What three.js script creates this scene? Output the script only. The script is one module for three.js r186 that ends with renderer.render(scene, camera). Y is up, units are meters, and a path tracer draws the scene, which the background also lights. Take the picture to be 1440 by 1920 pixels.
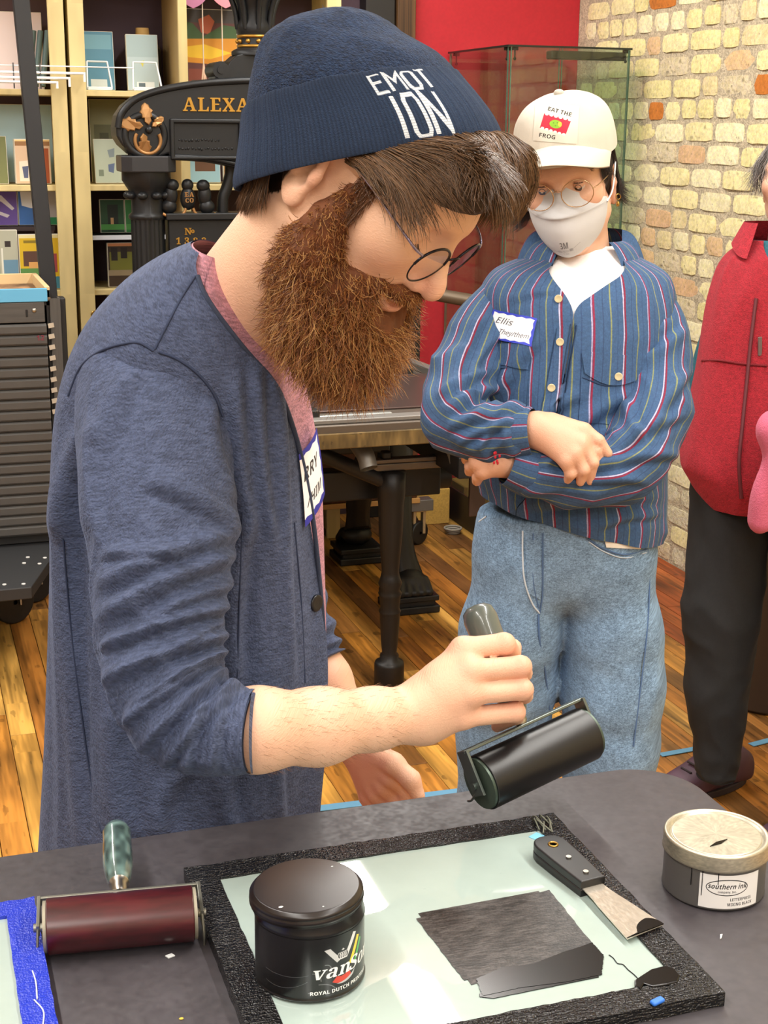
import * as THREE from 'three';
import { RoundedBoxGeometry } from 'three/addons/geometries/RoundedBoxGeometry.js';
import { mergeGeometries, mergeVertices, toCreasedNormals } from 'three/addons/utils/BufferGeometryUtils.js';
import { ImprovedNoise } from 'three/addons/math/ImprovedNoise.js';
import { FontLoader } from 'three/addons/loaders/FontLoader.js';
import { TextGeometry } from 'three/addons/geometries/TextGeometry.js';
import { RectAreaLightUniformsLib } from 'three/addons/lights/RectAreaLightUniformsLib.js';

// ---------------------------------------------------------------- camera, light, exposure
const scene = new THREE.Scene();
const FOC = 2700, CAMH = 1.60, PITCH = 15 * Math.PI / 180, ROLL = 0.6 * Math.PI / 180, YAW = 18.5 * Math.PI / 180;
const camera = new THREE.PerspectiveCamera(2 * Math.atan(960 / FOC) * 180 / Math.PI, 0.75, 0.05, 60);
camera.rotation.order = 'YXZ';
camera.position.set(0, CAMH, 0);
camera.rotation.set(-PITCH, -YAW, ROLL);
camera.updateMatrixWorld(true);
scene.add(camera);
scene.background = new THREE.Color(0x15161a);
const renderer = new THREE.WebGLRenderer({ antialias: true });
renderer.toneMapping = THREE.LinearToneMapping;
renderer.toneMappingExposure = 1.0;
renderer.shadowMap.enabled = true;
RectAreaLightUniformsLib.init();

// tube fixtures hung under the ceiling, running along z: [x, z, length, strength]
const CEIL = 3.35, LAMPY = 3.02;
const LAMPS = [[1.5, -4.1, 2.4, 1], [1.5, -1.2, 2.4, 1], [-0.7, -4.1, 2.4, 1], [-0.7, -1.2, 2.4, 1], [-0.7, 1.6, 2.4, 1], [1.5, 1.6, 2.4, 1]];
const LAMP_POWER = 52;
for (const [x, z, len, k] of LAMPS) {
  const l = new THREE.RectAreaLight(new THREE.Color(1.0, 0.975, 0.93), LAMP_POWER * 0.15 / 0.085 * k, 0.085, len);
  l.position.set(x, LAMPY - 0.075, z); l.lookAt(x, 0, z); l.name = 'tube_light';
  scene.add(l);
}

// ---------------------------------------------------------------- helpers
function rng(seed) { let a = seed >>> 0; return () => { a |= 0; a = a + 0x6D2B79F5 | 0; let t = Math.imul(a ^ a >>> 15, 1 | a); t = t + Math.imul(t ^ t >>> 7, 61 | t) ^ t; return ((t ^ t >>> 14) >>> 0) / 4294967296; }; }
const NZ = new ImprovedNoise();
const noise = (x, y, z = 0) => NZ.noise(x + 31.7, y + 17.3, z + 5.1);
const fbm = (x, y, z = 0, o = 4) => { let a = 0, s = 1, t = 0; for (let i = 0; i < o; i++) { a += s * noise(x, y, z); t += s; x *= 2.03; y *= 2.03; z *= 2.03; s *= 0.5; } return a / t; };
const clamp = (x, a = 0, b = 1) => Math.min(b, Math.max(a, x));
const lerp = (a, b, t) => a + (b - a) * t;
const smooth = (a, b, x) => { const t = clamp((x - a) / (b - a)); return t * t * (3 - 2 * t); };
const V = (x, y, z) => new THREE.Vector3(x, y, z);
const camF = V(0, 0, -1).applyEuler(camera.rotation), camR = V(1, 0, 0).applyEuler(camera.rotation), camU = V(0, 1, 0).applyEuler(camera.rotation);
const ray = (px, py) => camF.clone().addScaledVector(camR, (px - 720) / FOC).addScaledVector(camU, -(py - 960) / FOC);
const at = (px, py, d) => camera.position.clone().addScaledVector(ray(px, py), d);       // photo pixel + depth in metres -> point
const onY = (px, py, h) => { const k = ray(px, py); return camera.position.clone().addScaledVector(k, (h - CAMH) / k.y); };
const onZ = (px, py, z) => { const k = ray(px, py); return camera.position.clone().addScaledVector(k, z / k.z); };
const onX = (px, py, x) => { const k = ray(px, py); return camera.position.clone().addScaledVector(k, x / k.x); };

const taken = {};
function numbered(n) { if (taken[n] === undefined) { taken[n] = 0; return n; } taken[n]++; return n + '_' + String(taken[n]).padStart(3, '0'); }
function shade(m) { m.castShadow = true; m.receiveShadow = true; return m; }
function part(name, geo, mat, parent) { const m = shade(new THREE.Mesh(Array.isArray(geo) ? merge(geo) : geo, mat)); m.name = name; parent.add(m); return m; }
function thing(name, label, category, pos = [0, 0, 0], turn = 0, group) {
  const o = new THREE.Group(); o.name = numbered(name); scene.add(o);
  o.position.set(...(pos.isVector3 ? pos.toArray() : pos)); o.rotation.y = turn; o.userData = { label, category }; if (group) o.userData.group = group; return o;
}
function solo(name, label, category, geo, mat, pos, turn = 0, group) {
  const m = shade(new THREE.Mesh(Array.isArray(geo) ? merge(geo) : geo, mat)); m.name = numbered(name); scene.add(m);
  if (pos) m.position.set(...(pos.isVector3 ? pos.toArray() : pos)); m.rotation.y = turn; m.userData = { label, category }; if (group) m.userData.group = group; return m;
}
function struct(name, geo, mat, label) { const m = geo ? shade(new THREE.Mesh(Array.isArray(geo) ? merge(geo) : geo, mat)) : new THREE.Group(); m.name = name; m.userData = { kind: 'structure', label, category: name.split('_')[0] }; scene.add(m); return m; }
function copy(o, pos, turn, label) { const c = o.clone(); c.name = numbered(o.name.replace(/_\d{3}$/, '')); c.userData = { ...o.userData }; scene.add(c); if (pos) c.position.set(...(pos.isVector3 ? pos.toArray() : pos)); if (turn !== undefined) c.rotation.y = turn; if (label) c.userData.label = label; return c; }
function plain(g) { const n = g.index ? g.toNonIndexed() : g; for (const k of Object.keys(n.attributes)) if (!['position', 'normal', 'uv'].includes(k)) n.deleteAttribute(k); if (!n.attributes.uv) n.setAttribute('uv', new THREE.BufferAttribute(new Float32Array(n.attributes.position.count * 2), 2)); return n; }
function merge(list) { const c = list.every(g => g.attributes.color); if (c) return mergeGeometries(list.map(g => g.index ? g.toNonIndexed() : g)); return mergeGeometries(list.map(plain)); }
const mv = (g, x, y, z) => g.translate(x, y, z);
const rot = (g, x = 0, y = 0, z = 0) => { if (x) g.rotateX(x); if (y) g.rotateY(y); if (z) g.rotateZ(z); return g; };
const box = (w, h, d, x = 0, y = 0, z = 0) => new THREE.BoxGeometry(w, h, d).translate(x, y, z);
const rbox = (w, h, d, x = 0, y = 0, z = 0, r = 0.004, s = 2) => new RoundedBoxGeometry(w, h, d, s, Math.min(r, w / 2.01, h / 2.01, d / 2.01)).translate(x, y, z);
const cyl = (r1, r2, h, x = 0, y = 0, z = 0, n = 24) => new THREE.CylinderGeometry(r1, r2, h, n).translate(x, y, z);
const ball = (r, x = 0, y = 0, z = 0, sx = 1, sy = 1, sz = 1, n = 16) => new THREE.SphereGeometry(r, n, Math.ceil(n * 0.7)).scale(sx, sy, sz).translate(x, y, z);
const lathe = (pts, n = 32) => new THREE.LatheGeometry(pts.map(p => new THREE.Vector2(p[0], p[1])), n);
const tube = (pts, r, n = 24, k = 8, closed = false) => new THREE.TubeGeometry(new THREE.CatmullRomCurve3(pts.map(p => p.isVector3 ? p : V(...p)), closed, 'catmullrom', 0.5), n, r, k, closed);
function bar(a, b, r, k = 10, r2) { a = a.isVector3 ? a : V(...a); b = b.isVector3 ? b : V(...b); const d = b.clone().sub(a), L = d.length(); const g = new THREE.CylinderGeometry(r2 ?? r, r, L, k); g.translate(0, L / 2, 0); g.applyQuaternion(new THREE.Quaternion().setFromUnitVectors(V(0, 1, 0), d.normalize())); return g.translate(a.x, a.y, a.z); }
function extrude(pts, depth, bevel = 0.003, seg = 2) { const s = !Array.isArray(pts) ? pts : new THREE.Shape(pts.map(p => new THREE.Vector2(p[0], p[1]))); return new THREE.ExtrudeGeometry(s, { depth, bevelEnabled: bevel > 0, bevelSize: bevel, bevelThickness: bevel, bevelSegments: seg, curveSegments: 16 }); }
// metre-based uv by dominant normal direction
function boxUV(g, s = 1, ox = 0, oy = 0) { g = g.index ? g.toNonIndexed() : g; const p = g.attributes.position, n = g.attributes.normal, uv = new Float32Array(p.count * 2); for (let i = 0; i < p.count; i++) { const ax = Math.abs(n.getX(i)), ay = Math.abs(n.getY(i)), az = Math.abs(n.getZ(i)); let a, b; if (ay >= ax && ay >= az) { a = p.getX(i); b = p.getZ(i); } else if (ax >= az) { a = p.getZ(i); b = p.getY(i); } else { a = p.getX(i); b = p.getY(i); } uv[2 * i] = a * s + ox; uv[2 * i + 1] = b * s + oy; } g.setAttribute('uv', new THREE.BufferAttribute(uv, 2)); return g; }

function tex(w, h, fn, srgb = true, wrap = true) {
  const d = new Uint8Array(w * h * 4);
  for (let y = 0; y < h; y++) for (let x = 0; x < w; x++) { const c = fn((x + 0.5) / w, (y + 0.5) / h), i = 4 * (y * w + x); if (typeof c === 'number') { d[i] = d[i + 1] = d[i + 2] = clamp(c) * 255; } else { d[i] = clamp(c[0]) * 255; d[i + 1] = clamp(c[1]) * 255; d[i + 2] = clamp(c[2]) * 255; } d[i + 3] = 255; }
  const t = new THREE.DataTexture(d, w, h); if (wrap) t.wrapS = t.wrapT = THREE.RepeatWrapping; t.magFilter = THREE.LinearFilter; t.minFilter = THREE.LinearMipmapLinearFilter; t.generateMipmaps = true; if (srgb) t.colorSpace = THREE.SRGBColorSpace; t.needsUpdate = true; return t;
}
function canvasTex(w, h, draw) { const c = document.createElement('canvas'); c.width = w; c.height = h; const g = c.getContext('2d'); draw(g, w, h); const t = new THREE.CanvasTexture(c); t.colorSpace = THREE.SRGBColorSpace; t.wrapS = t.wrapT = THREE.ClampToEdgeWrapping; t.anisotropy = 4; return t; }
const hex = h => { const c = new THREE.Color(h); const o = {}; c.getRGB(o, THREE.SRGBColorSpace); return [o.r, o.g, o.b]; };
const mix = (a, b, t) => [lerp(a[0], b[0], t), lerp(a[1], b[1], t), lerp(a[2], b[2], t)];
// tileable value noise on a torus
function tileNoise(seed, n) { const r = rng(seed), g = Float32Array.from({ length: n * n }, () => r()); return (u, v) => { let x = ((u % 1) + 1) % 1 * n, y = ((v % 1) + 1) % 1 * n; const i = Math.floor(x) % n, j = Math.floor(y) % n; x -= Math.floor(x); y -= Math.floor(y); x = x * x * (3 - 2 * x); y = y * y * (3 - 2 * y); const a = g[j * n + i], b = g[j * n + (i + 1) % n], c = g[((j + 1) % n) * n + i], d = g[((j + 1) % n) * n + (i + 1) % n]; return lerp(lerp(a, b, x), lerp(c, d, x), y); }; }
const mat = (color, rough = 0.6, o = {}) => new THREE.MeshStandardMaterial({ color, roughness: rough, ...o });
const phys = (color, rough = 0.4, o = {}) => new THREE.MeshPhysicalMaterial({ color, roughness: rough, ...o });
const rep = (t, x, y) => { const c = t.clone(); c.repeat.set(x, y); c.needsUpdate = true; return c; };

// smooth loft: keys = [{c:Vector3, a:Vector3 (half axis 1), b:Vector3 (half axis 2), e:exponent}], disp(theta, t, p, n) -> metres along the outward direction
function crv(P, t) { const n = P.length - 1, x = clamp(t) * n, i = Math.min(n - 1, Math.floor(x)), f = x - i; const p0 = P[Math.max(0, i - 1)], p1 = P[i], p2 = P[i + 1], p3 = P[Math.min(n, i + 2)]; if (typeof p1 === 'number') { const c = (p2 - p0) * 0.5, d = (p3 - p1) * 0.5; return (2 * p1 - 2 * p2 + c + d) * f * f * f + (-3 * p1 + 3 * p2 - 2 * c - d) * f * f + c * f + p1; } return V(crv([p0.x, p1.x, p2.x, p3.x], (1 + f) / 3), crv([p0.y, p1.y, p2.y, p3.y], (1 + f) / 3), crv([p0.z, p1.z, p2.z, p3.z], (1 + f) / 3)); }
function loft(keys, { nu = 64, nv = 64, disp = null, cap0 = false, cap1 = false, th0 = 0, th1 = Math.PI * 2, uvs = 1, uper = 0 } = {}) {
  const C = keys.map(k => k.c), A = keys.map(k => k.a), B = keys.map(k => k.b), E = keys.map(k => k.e ?? 2);
  const full = typeof th0 !== 'function' && typeof th1 !== 'function' && Math.abs(th1 - th0 - Math.PI * 2) < 1e-6; const pos = [], uv = [], idx = []; let vlen = 0, prev = null;
  for (let j = 0; j <= nv; j++) {
    const t = j / nv, c = crv(C, t), a = crv(A, t), b = crv(B, t), e = crv(E, t); if (prev) vlen += c.distanceTo(prev); prev = c;
    const per = Math.PI * (a.length() + b.length());
    for (let i = 0; i <= nu; i++) {
      const ta = typeof th0 === 'function' ? th0(t) : th0, tb = typeof th1 === 'function' ? th1(t) : th1, th = ta + (tb - ta) * i / nu, cs = Math.cos(th), sn = Math.sin(th);
      const ca = Math.sign(cs) * Math.pow(Math.abs(cs), 2 / e), sb = Math.sign(sn) * Math.pow(Math.abs(sn), 2 / e);
      const off = a.clone().multiplyScalar(ca).addScaledVector(b, sb); const p = c.clone().add(off);
      if (disp) { const d = disp(th, t, p, off); if (d && d.isVector3) p.add(d); else p.addScaledVector(off.normalize(), d); }
      pos.push(p.x, p.y, p.z); uv.push(th / (Math.PI * 2) * (uper || per) * uvs, vlen * uvs);
    }
  }
  const w = nu + 1;
  for (let j = 0; j < nv; j++) for (let i = 0; i < nu; i++) { const q = j * w + i; idx.push(q, q + 1, q + w, q + 1, q + w + 1, q + w); }
  const capf = (j, flip) => { const c = crv(C, j / nv), k = pos.length / 3; pos.push(c.x, c.y, c.z); uv.push(0, 0); for (let i = 0; i < nu; i++) { const q = j * w + i; flip ? idx.push(k, q + 1, q) : idx.push(k, q, q + 1); } };
  if (cap0) capf(0, true); if (cap1) capf(nv, false);
  const g = new THREE.BufferGeometry(); g.setAttribute('position', new THREE.Float32BufferAttribute(pos, 3)); g.setAttribute('uv', new THREE.Float32BufferAttribute(uv, 2)); g.setIndex(idx); g.computeVertexNormals();
  if (full) { const n = g.attributes.normal; for (let j = 0; j <= nv; j++) { const a = j * w, b = a + nu; const m = V(n.getX(a) + n.getX(b), n.getY(a) + n.getY(b), n.getZ(a) + n.getZ(b)).normalize(); n.setXYZ(a, m.x, m.y, m.z); n.setXYZ(b, m.x, m.y, m.z); } }
  return g;
}
// naive surface nets over a signed distance function; col(p) optional -> linear rgb vertex colours
function nets(sdf, lo, hi, cell, col) {
  const nx = Math.ceil((hi[0] - lo[0]) / cell) + 1, ny = Math.ceil((hi[1] - lo[1]) / cell) + 1, nz = Math.ceil((hi[2] - lo[2]) / cell) + 1;
  const f = new Float32Array(nx * ny * nz), id = new Int32Array(nx * ny * nz).fill(-1); const I = (x, y, z) => (z * ny + y) * nx + x;
  // coarse pass: skip blocks far from the surface
  const B = 4; for (let z0 = 0; z0 < nz; z0 += B) for (let y0 = 0; y0 < ny; y0 += B) for (let x0 = 0; x0 < nx; x0 += B) {
    const cx = lo[0] + (x0 + 1.5) * cell, cy = lo[1] + (y0 + 1.5) * cell, cz = lo[2] + (z0 + 1.5) * cell, d = sdf(cx, cy, cz), far = Math.abs(d) > cell * 8;
    for (let z = z0; z < Math.min(nz, z0 + B); z++) for (let y = y0; y < Math.min(ny, y0 + B); y++) for (let x = x0; x < Math.min(nx, x0 + B); x++) f[I(x, y, z)] = far ? d : sdf(lo[0] + x * cell, lo[1] + y * cell, lo[2] + z * cell);
  }
  const pos = [], idx = []; const c8 = [[0, 0, 0], [1, 0, 0], [0, 1, 0], [1, 1, 0], [0, 0, 1], [1, 0, 1], [0, 1, 1], [1, 1, 1]], ed = [[0, 1], [2, 3], [4, 5], [6, 7], [0, 2], [1, 3], [4, 6], [5, 7], [0, 4], [1, 5], [2, 6], [3, 7]];
  const v = new Float32Array(8);
  for (let z = 0; z < nz - 1; z++) for (let y = 0; y < ny - 1; y++) for (let x = 0; x < nx - 1; x++) {
    let m = 0; for (let k = 0; k < 8; k++) { v[k] = f[I(x + c8[k][0], y + c8[k][1], z + c8[k][2])]; if (v[k] < 0) m |= 1 << k; } if (m === 0 || m === 255) continue;
    let sx = 0, sy = 0, sz = 0, n = 0; for (const [a, b] of ed) if ((v[a] < 0) !== (v[b] < 0)) { const t = v[a] / (v[a] - v[b]); sx += lerp(c8[a][0], c8[b][0], t); sy += lerp(c8[a][1], c8[b][1], t); sz += lerp(c8[a][2], c8[b][2], t); n++; }
    id[I(x, y, z)] = pos.length / 3; pos.push(lo[0] + (x + sx / n) * cell, lo[1] + (y + sy / n) * cell, lo[2] + (z + sz / n) * cell);
  }
  const quad = (a, b, c, d, flip) => { if (a < 0 || b < 0 || c < 0 || d < 0) return; flip ? idx.push(a, c, b, a, d, c) : idx.push(a, b, c, a, c, d); };
  for (let z = 1; z < nz - 1; z++) for (let y = 1; y < ny - 1; y++) for (let x = 1; x < nx - 1; x++) {
    const s = f[I(x, y, z)] < 0;
    if (s !== (f[I(x + 1, y, z)] < 0)) quad(id[I(x, y - 1, z - 1)], id[I(x, y, z - 1)], id[I(x, y, z)], id[I(x, y - 1, z)], !s);
    if (s !== (f[I(x, y + 1, z)] < 0)) quad(id[I(x - 1, y, z - 1)], id[I(x - 1, y, z)], id[I(x, y, z)], id[I(x, y, z - 1)], !s);
    if (s !== (f[I(x, y, z + 1)] < 0)) quad(id[I(x - 1, y - 1, z)], id[I(x, y - 1, z)], id[I(x, y, z)], id[I(x - 1, y, z)], !s);
  }
  const g = new THREE.BufferGeometry(); g.setAttribute('position', new THREE.Float32BufferAttribute(pos, 3)); g.setIndex(idx);
  const e = cell * 0.5, nn = new Float32Array(pos.length), uv = new Float32Array(pos.length / 3 * 2), cc = col ? new Float32Array(pos.length) : null;
  for (let i = 0; i < pos.length; i += 3) { const x = pos[i], y = pos[i + 1], z = pos[i + 2]; let a = sdf(x + e, y, z) - sdf(x - e, y, z), b = sdf(x, y + e, z) - sdf(x, y - e, z), c = sdf(x, y, z + e) - sdf(x, y, z - e); const l = Math.hypot(a, b, c) || 1; a /= l; b /= l; c /= l; nn[i] = a; nn[i + 1] = b; nn[i + 2] = c; uv[i / 3 * 2] = x * 0.8 + z * 0.6; uv[i / 3 * 2 + 1] = y + 0.35 * z - 0.2 * x; if (col) { const k = col(x, y, z, a, b, c); cc[i] = k[0]; cc[i + 1] = k[1]; cc[i + 2] = k[2]; } }
  g.setAttribute('normal', new THREE.BufferAttribute(nn, 3)); g.setAttribute('uv', new THREE.BufferAttribute(uv, 2)); if (col) g.setAttribute('color', new THREE.BufferAttribute(cc, 3));
  return g;
}
const smin = (a, b, k) => { const h = Math.max(k - Math.abs(a - b), 0) / k; return Math.min(a, b) - h * h * k * 0.25; };
const smax = (a, b, k) => -smin(-a, -b, k);
// tapered capsule distance
function cap(a, b, ra, rb) { const bx = b.x - a.x, by = b.y - a.y, bz = b.z - a.z, L = bx * bx + by * by + bz * bz || 1e-9; return (x, y, z) => { const px = x - a.x, py = y - a.y, pz = z - a.z; const t = clamp((px * bx + py * by + pz * bz) / L); return Math.hypot(px - bx * t, py - by * t, pz - bz * t) - (ra + (rb - ra) * t); }; }
const ell = (cx, cy, cz, rx, ry, rz) => (x, y, z) => { const a = (x - cx) / rx, b = (y - cy) / ry, c = (z - cz) / rz, k0 = Math.hypot(a, b, c), k1 = Math.hypot(a / rx, b / ry, c / rz); return k1 < 1e-9 ? -Math.min(rx, ry, rz) : k0 * (k0 - 1) / k1; };
function bounds(pts, pad) { const lo = [1e9, 1e9, 1e9], hi = [-1e9, -1e9, -1e9]; for (const p of pts) { const q = [p.x, p.y, p.z]; for (let i = 0; i < 3; i++) { lo[i] = Math.min(lo[i], q[i] - pad); hi[i] = Math.max(hi[i], q[i] + pad); } } return [lo, hi]; }
// point where the picture ray through (px, py) first meets a mesh
const caster = new THREE.Raycaster();
function hit(mesh, px, py, lift = 0) { mesh.updateMatrixWorld(true); caster.set(camera.position, ray(px, py).normalize()); const h = caster.intersectObject(mesh, false)[0]; if (!h) return null; return h.point.clone().addScaledVector(ray(px, py).normalize(), -lift); }
const stick = (mesh, pts, lift) => pts.map(([a, b]) => hit(mesh, a, b, lift)).filter(Boolean);
// patch draped over a mesh: a grid of picture points dropped on the surface; uv runs 0..1 over the patch, or continues the mesh's own print
function drape(mesh, quad, nu, nv, lift, own = false, edge = null) {
  const pos = [], uv = [], idx = []; let bad = 0; mesh.updateMatrixWorld(true); const [A, B, C, D] = quad; let last = null; // A top left, B top right, C bottom right, D bottom left
  for (let j = 0; j <= nv; j++) for (let i = 0; i <= nu; i++) {
    const s = i / nu, t = j / nv; let x = lerp(lerp(A[0], B[0], s), lerp(D[0], C[0], s), t), y = lerp(lerp(A[1], B[1], s), lerp(D[1], C[1], s), t); if (edge) { const o = edge(s, t); x += o[0]; y += o[1]; }
    const dir = ray(x, y).normalize(); caster.set(camera.position, dir); const h = caster.intersectObject(mesh, false)[0]; let p, q;
    if (h) { last = h; const n = h.face.normal.clone(); if (n.dot(dir) > 0) n.negate(); p = h.point.clone().addScaledVector(n, lift * 0.6).addScaledVector(dir, -lift * 0.4); q = h.uv; } else { bad++; p = last ? camera.position.clone().addScaledVector(dir, last.distance - lift) : at(x, y, 2); q = last ? last.uv : new THREE.Vector2(); }
    pos.push(p.x, p.y, p.z); own ? uv.push(q.x, q.y) : uv.push(s, 1 - t);
  }
  for (let j = 0; j < nv; j++) for (let i = 0; i < nu; i++) { const k = j * (nu + 1) + i; idx.push(k, k + nu + 1, k + 1, k + 1, k + nu + 1, k + nu + 2); }
  const g = new THREE.BufferGeometry(); g.setAttribute('position', new THREE.Float32BufferAttribute(pos, 3)); g.setAttribute('uv', new THREE.Float32BufferAttribute(uv, 2)); g.setIndex(idx); g.computeVertexNormals(); return g;
}
const pix = p => { const d = p.clone().sub(camera.position), q = d.dot(camF); return [720 + FOC * d.dot(camR) / q, 960 - FOC * d.dot(camU) / q]; };
// cloth creases traced from the photograph as real relief: [x1, y1, x2, y2, width in picture pixels, height in metres]
function creases(lines) { return p => { const [x, y] = pix(p); let s = 0; for (const [x1, y1, x2, y2, w, a] of lines) { const dx = x2 - x1, dy = y2 - y1, L2 = dx * dx + dy * dy, t = ((x - x1) * dx + (y - y1) * dy) / L2; if (t < -0.15 || t > 1.15) continue; const L = Math.sqrt(L2), d = ((x - x1) * dy - (y - y1) * dx) / L + 10 * Math.sin(t * 3) * (w / 22); if (Math.abs(d) > w * 3) continue; const k = d / w, fade = smooth(-0.15, 0.12, t) * smooth(1.15, 0.85, t); s += a * fade * (Math.exp(-k * k) - 0.55 * Math.exp(-Math.pow((k - 1.25) / 0.55, 2))); } return s; }; }
const facing = (p, off) => -off.clone().normalize().dot(p.clone().sub(camera.position).normalize());

// ---------------------------------------------------------------- the room
const BX = 2.706, BZ = -5.68, LX = -4.0, FZ = 3.0;
const n8 = tileNoise(11, 8), n16 = tileNoise(12, 16), n32 = tileNoise(13, 32), n64 = tileNoise(14, 64), n128 = tileNoise(15, 128);
const tn = (u, v) => 0.4 * n8(u, v) + 0.3 * n16(u, v) + 0.2 * n32(u, v) + 0.1 * n64(u, v);
const grainTex = [1, 2, 3].map(k => tex(128, 512, (u, v) => { const w = tileNoise.c ??= {}; const g = (w[k] ??= [tileNoise(20 + k, 24), tileNoise(40 + k, 6)]); const a = g[0](u * 1 + 0.08 * g[1](u, v * 0.5), v * 0.125), b = n64(u * 1.0, v * 0.25 + k * 0.3), s = g[1](u * 0.5, v); let q = 0.84 + 0.26 * (a - 0.5) + 0.18 * (b - 0.5) + 0.4 * (s - 0.5); if (n32(u + k * 0.37, v * 0.5) > 0.88) q -= 0.16; return [q, q * 0.985, q * 0.95]; }));
const floorCols = [0xd99a45, 0xcb8b3c, 0xe2aa52, 0xbd7d38, 0xa8743c, 0xdca656, 0x8a6038, 0xd09548, 0xe6b25c];
const rustCols = [0xb5602c, 0xa85428, 0xc06a35];
const floorMats = floorCols.map((c, i) => mat(c, 0.38, { map: rep(grainTex[i % 3], 1, 1), bumpMap: grainTex[(i + 1) % 3], bumpScale: 0.0006 }));
const rustMats = rustCols.map((c, i) => mat(c, 0.45, { map: grainTex[i % 3] }));
{
  const floor = struct('floor', null, null, 'worn honey-brown hardwood strip floor');
  part('subfloor', box(BX - LX + 0.4, 0.1, FZ - BZ + 0.4, (BX + LX) / 2, -0.066, (FZ + BZ) / 2), mat(0x3b2716, 0.9), floor);
  const R = rng(5), W = 0.068, lens = [0.7, 0.95, 1.2, 1.45, 1.7], geoms = [];
  for (const L of lens) for (let k = 0; k < 3; k++) { const g = boxUV(rbox(W - 0.0016, 0.016, L - 0.002, 0, -0.008, 0, 0.0012, 1), 1); const uv = g.attributes.uv; for (let i = 0; i < uv.count; i++) uv.setXY(i, uv.getX(i) * 3.5 + k * 0.31, uv.getY(i) * 0.9 + k * 0.37 + L); geoms.push([L, g]); }
  const inView = (x, z) => { const d = V(x, 0, z).sub(camera.position), q = d.dot(camF); if (q < 0.3) return false; const px = 720 + FOC * d.dot(camR) / q, py = 960 - FOC * d.dot(camU) / q; return px > -30 && px < 1470 && py < 1620; };
  let count = 0; const rest = [[], [], []];
  const nRows = Math.floor((BX - LX) / W);
  for (let r = 0; r < nRows; r++) {
    const x = BX - W / 2 - r * W; let z = BZ + 0.0; let first = true;
    while (z < FZ) {
      let k = Math.floor(R() * geoms.length), L = geoms[k][0]; if (first) { z -= R() * 0.7; first = false; }
      const zc = z + L / 2, vis = [0, 0.25, 0.5, 0.75, 1].some(t => inView(x, z + L * t)), rust = x > 2.30; const pick = R(), pick2 = R();
      if (vis && count < 298) { const m = part('plank', geoms[k][1], rust ? rustMats[Math.floor(pick * 3)] : floorMats[Math.floor(pick * floorMats.length)], floor); m.position.set(x, (pick2 - 0.5) * 0.0008, zc); count++; }
      else rest[Math.floor(pick * 3)].push(geoms[k][1].clone().translate(x, 0, zc));
      z += L;
    }
  }
  rest.forEach((l, i) => { if (l.length) { const m = part('far_planks', l, floorMats[[0, 3, 5][i]], floor); m.userData.kind = 'stuff'; } });
}
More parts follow.
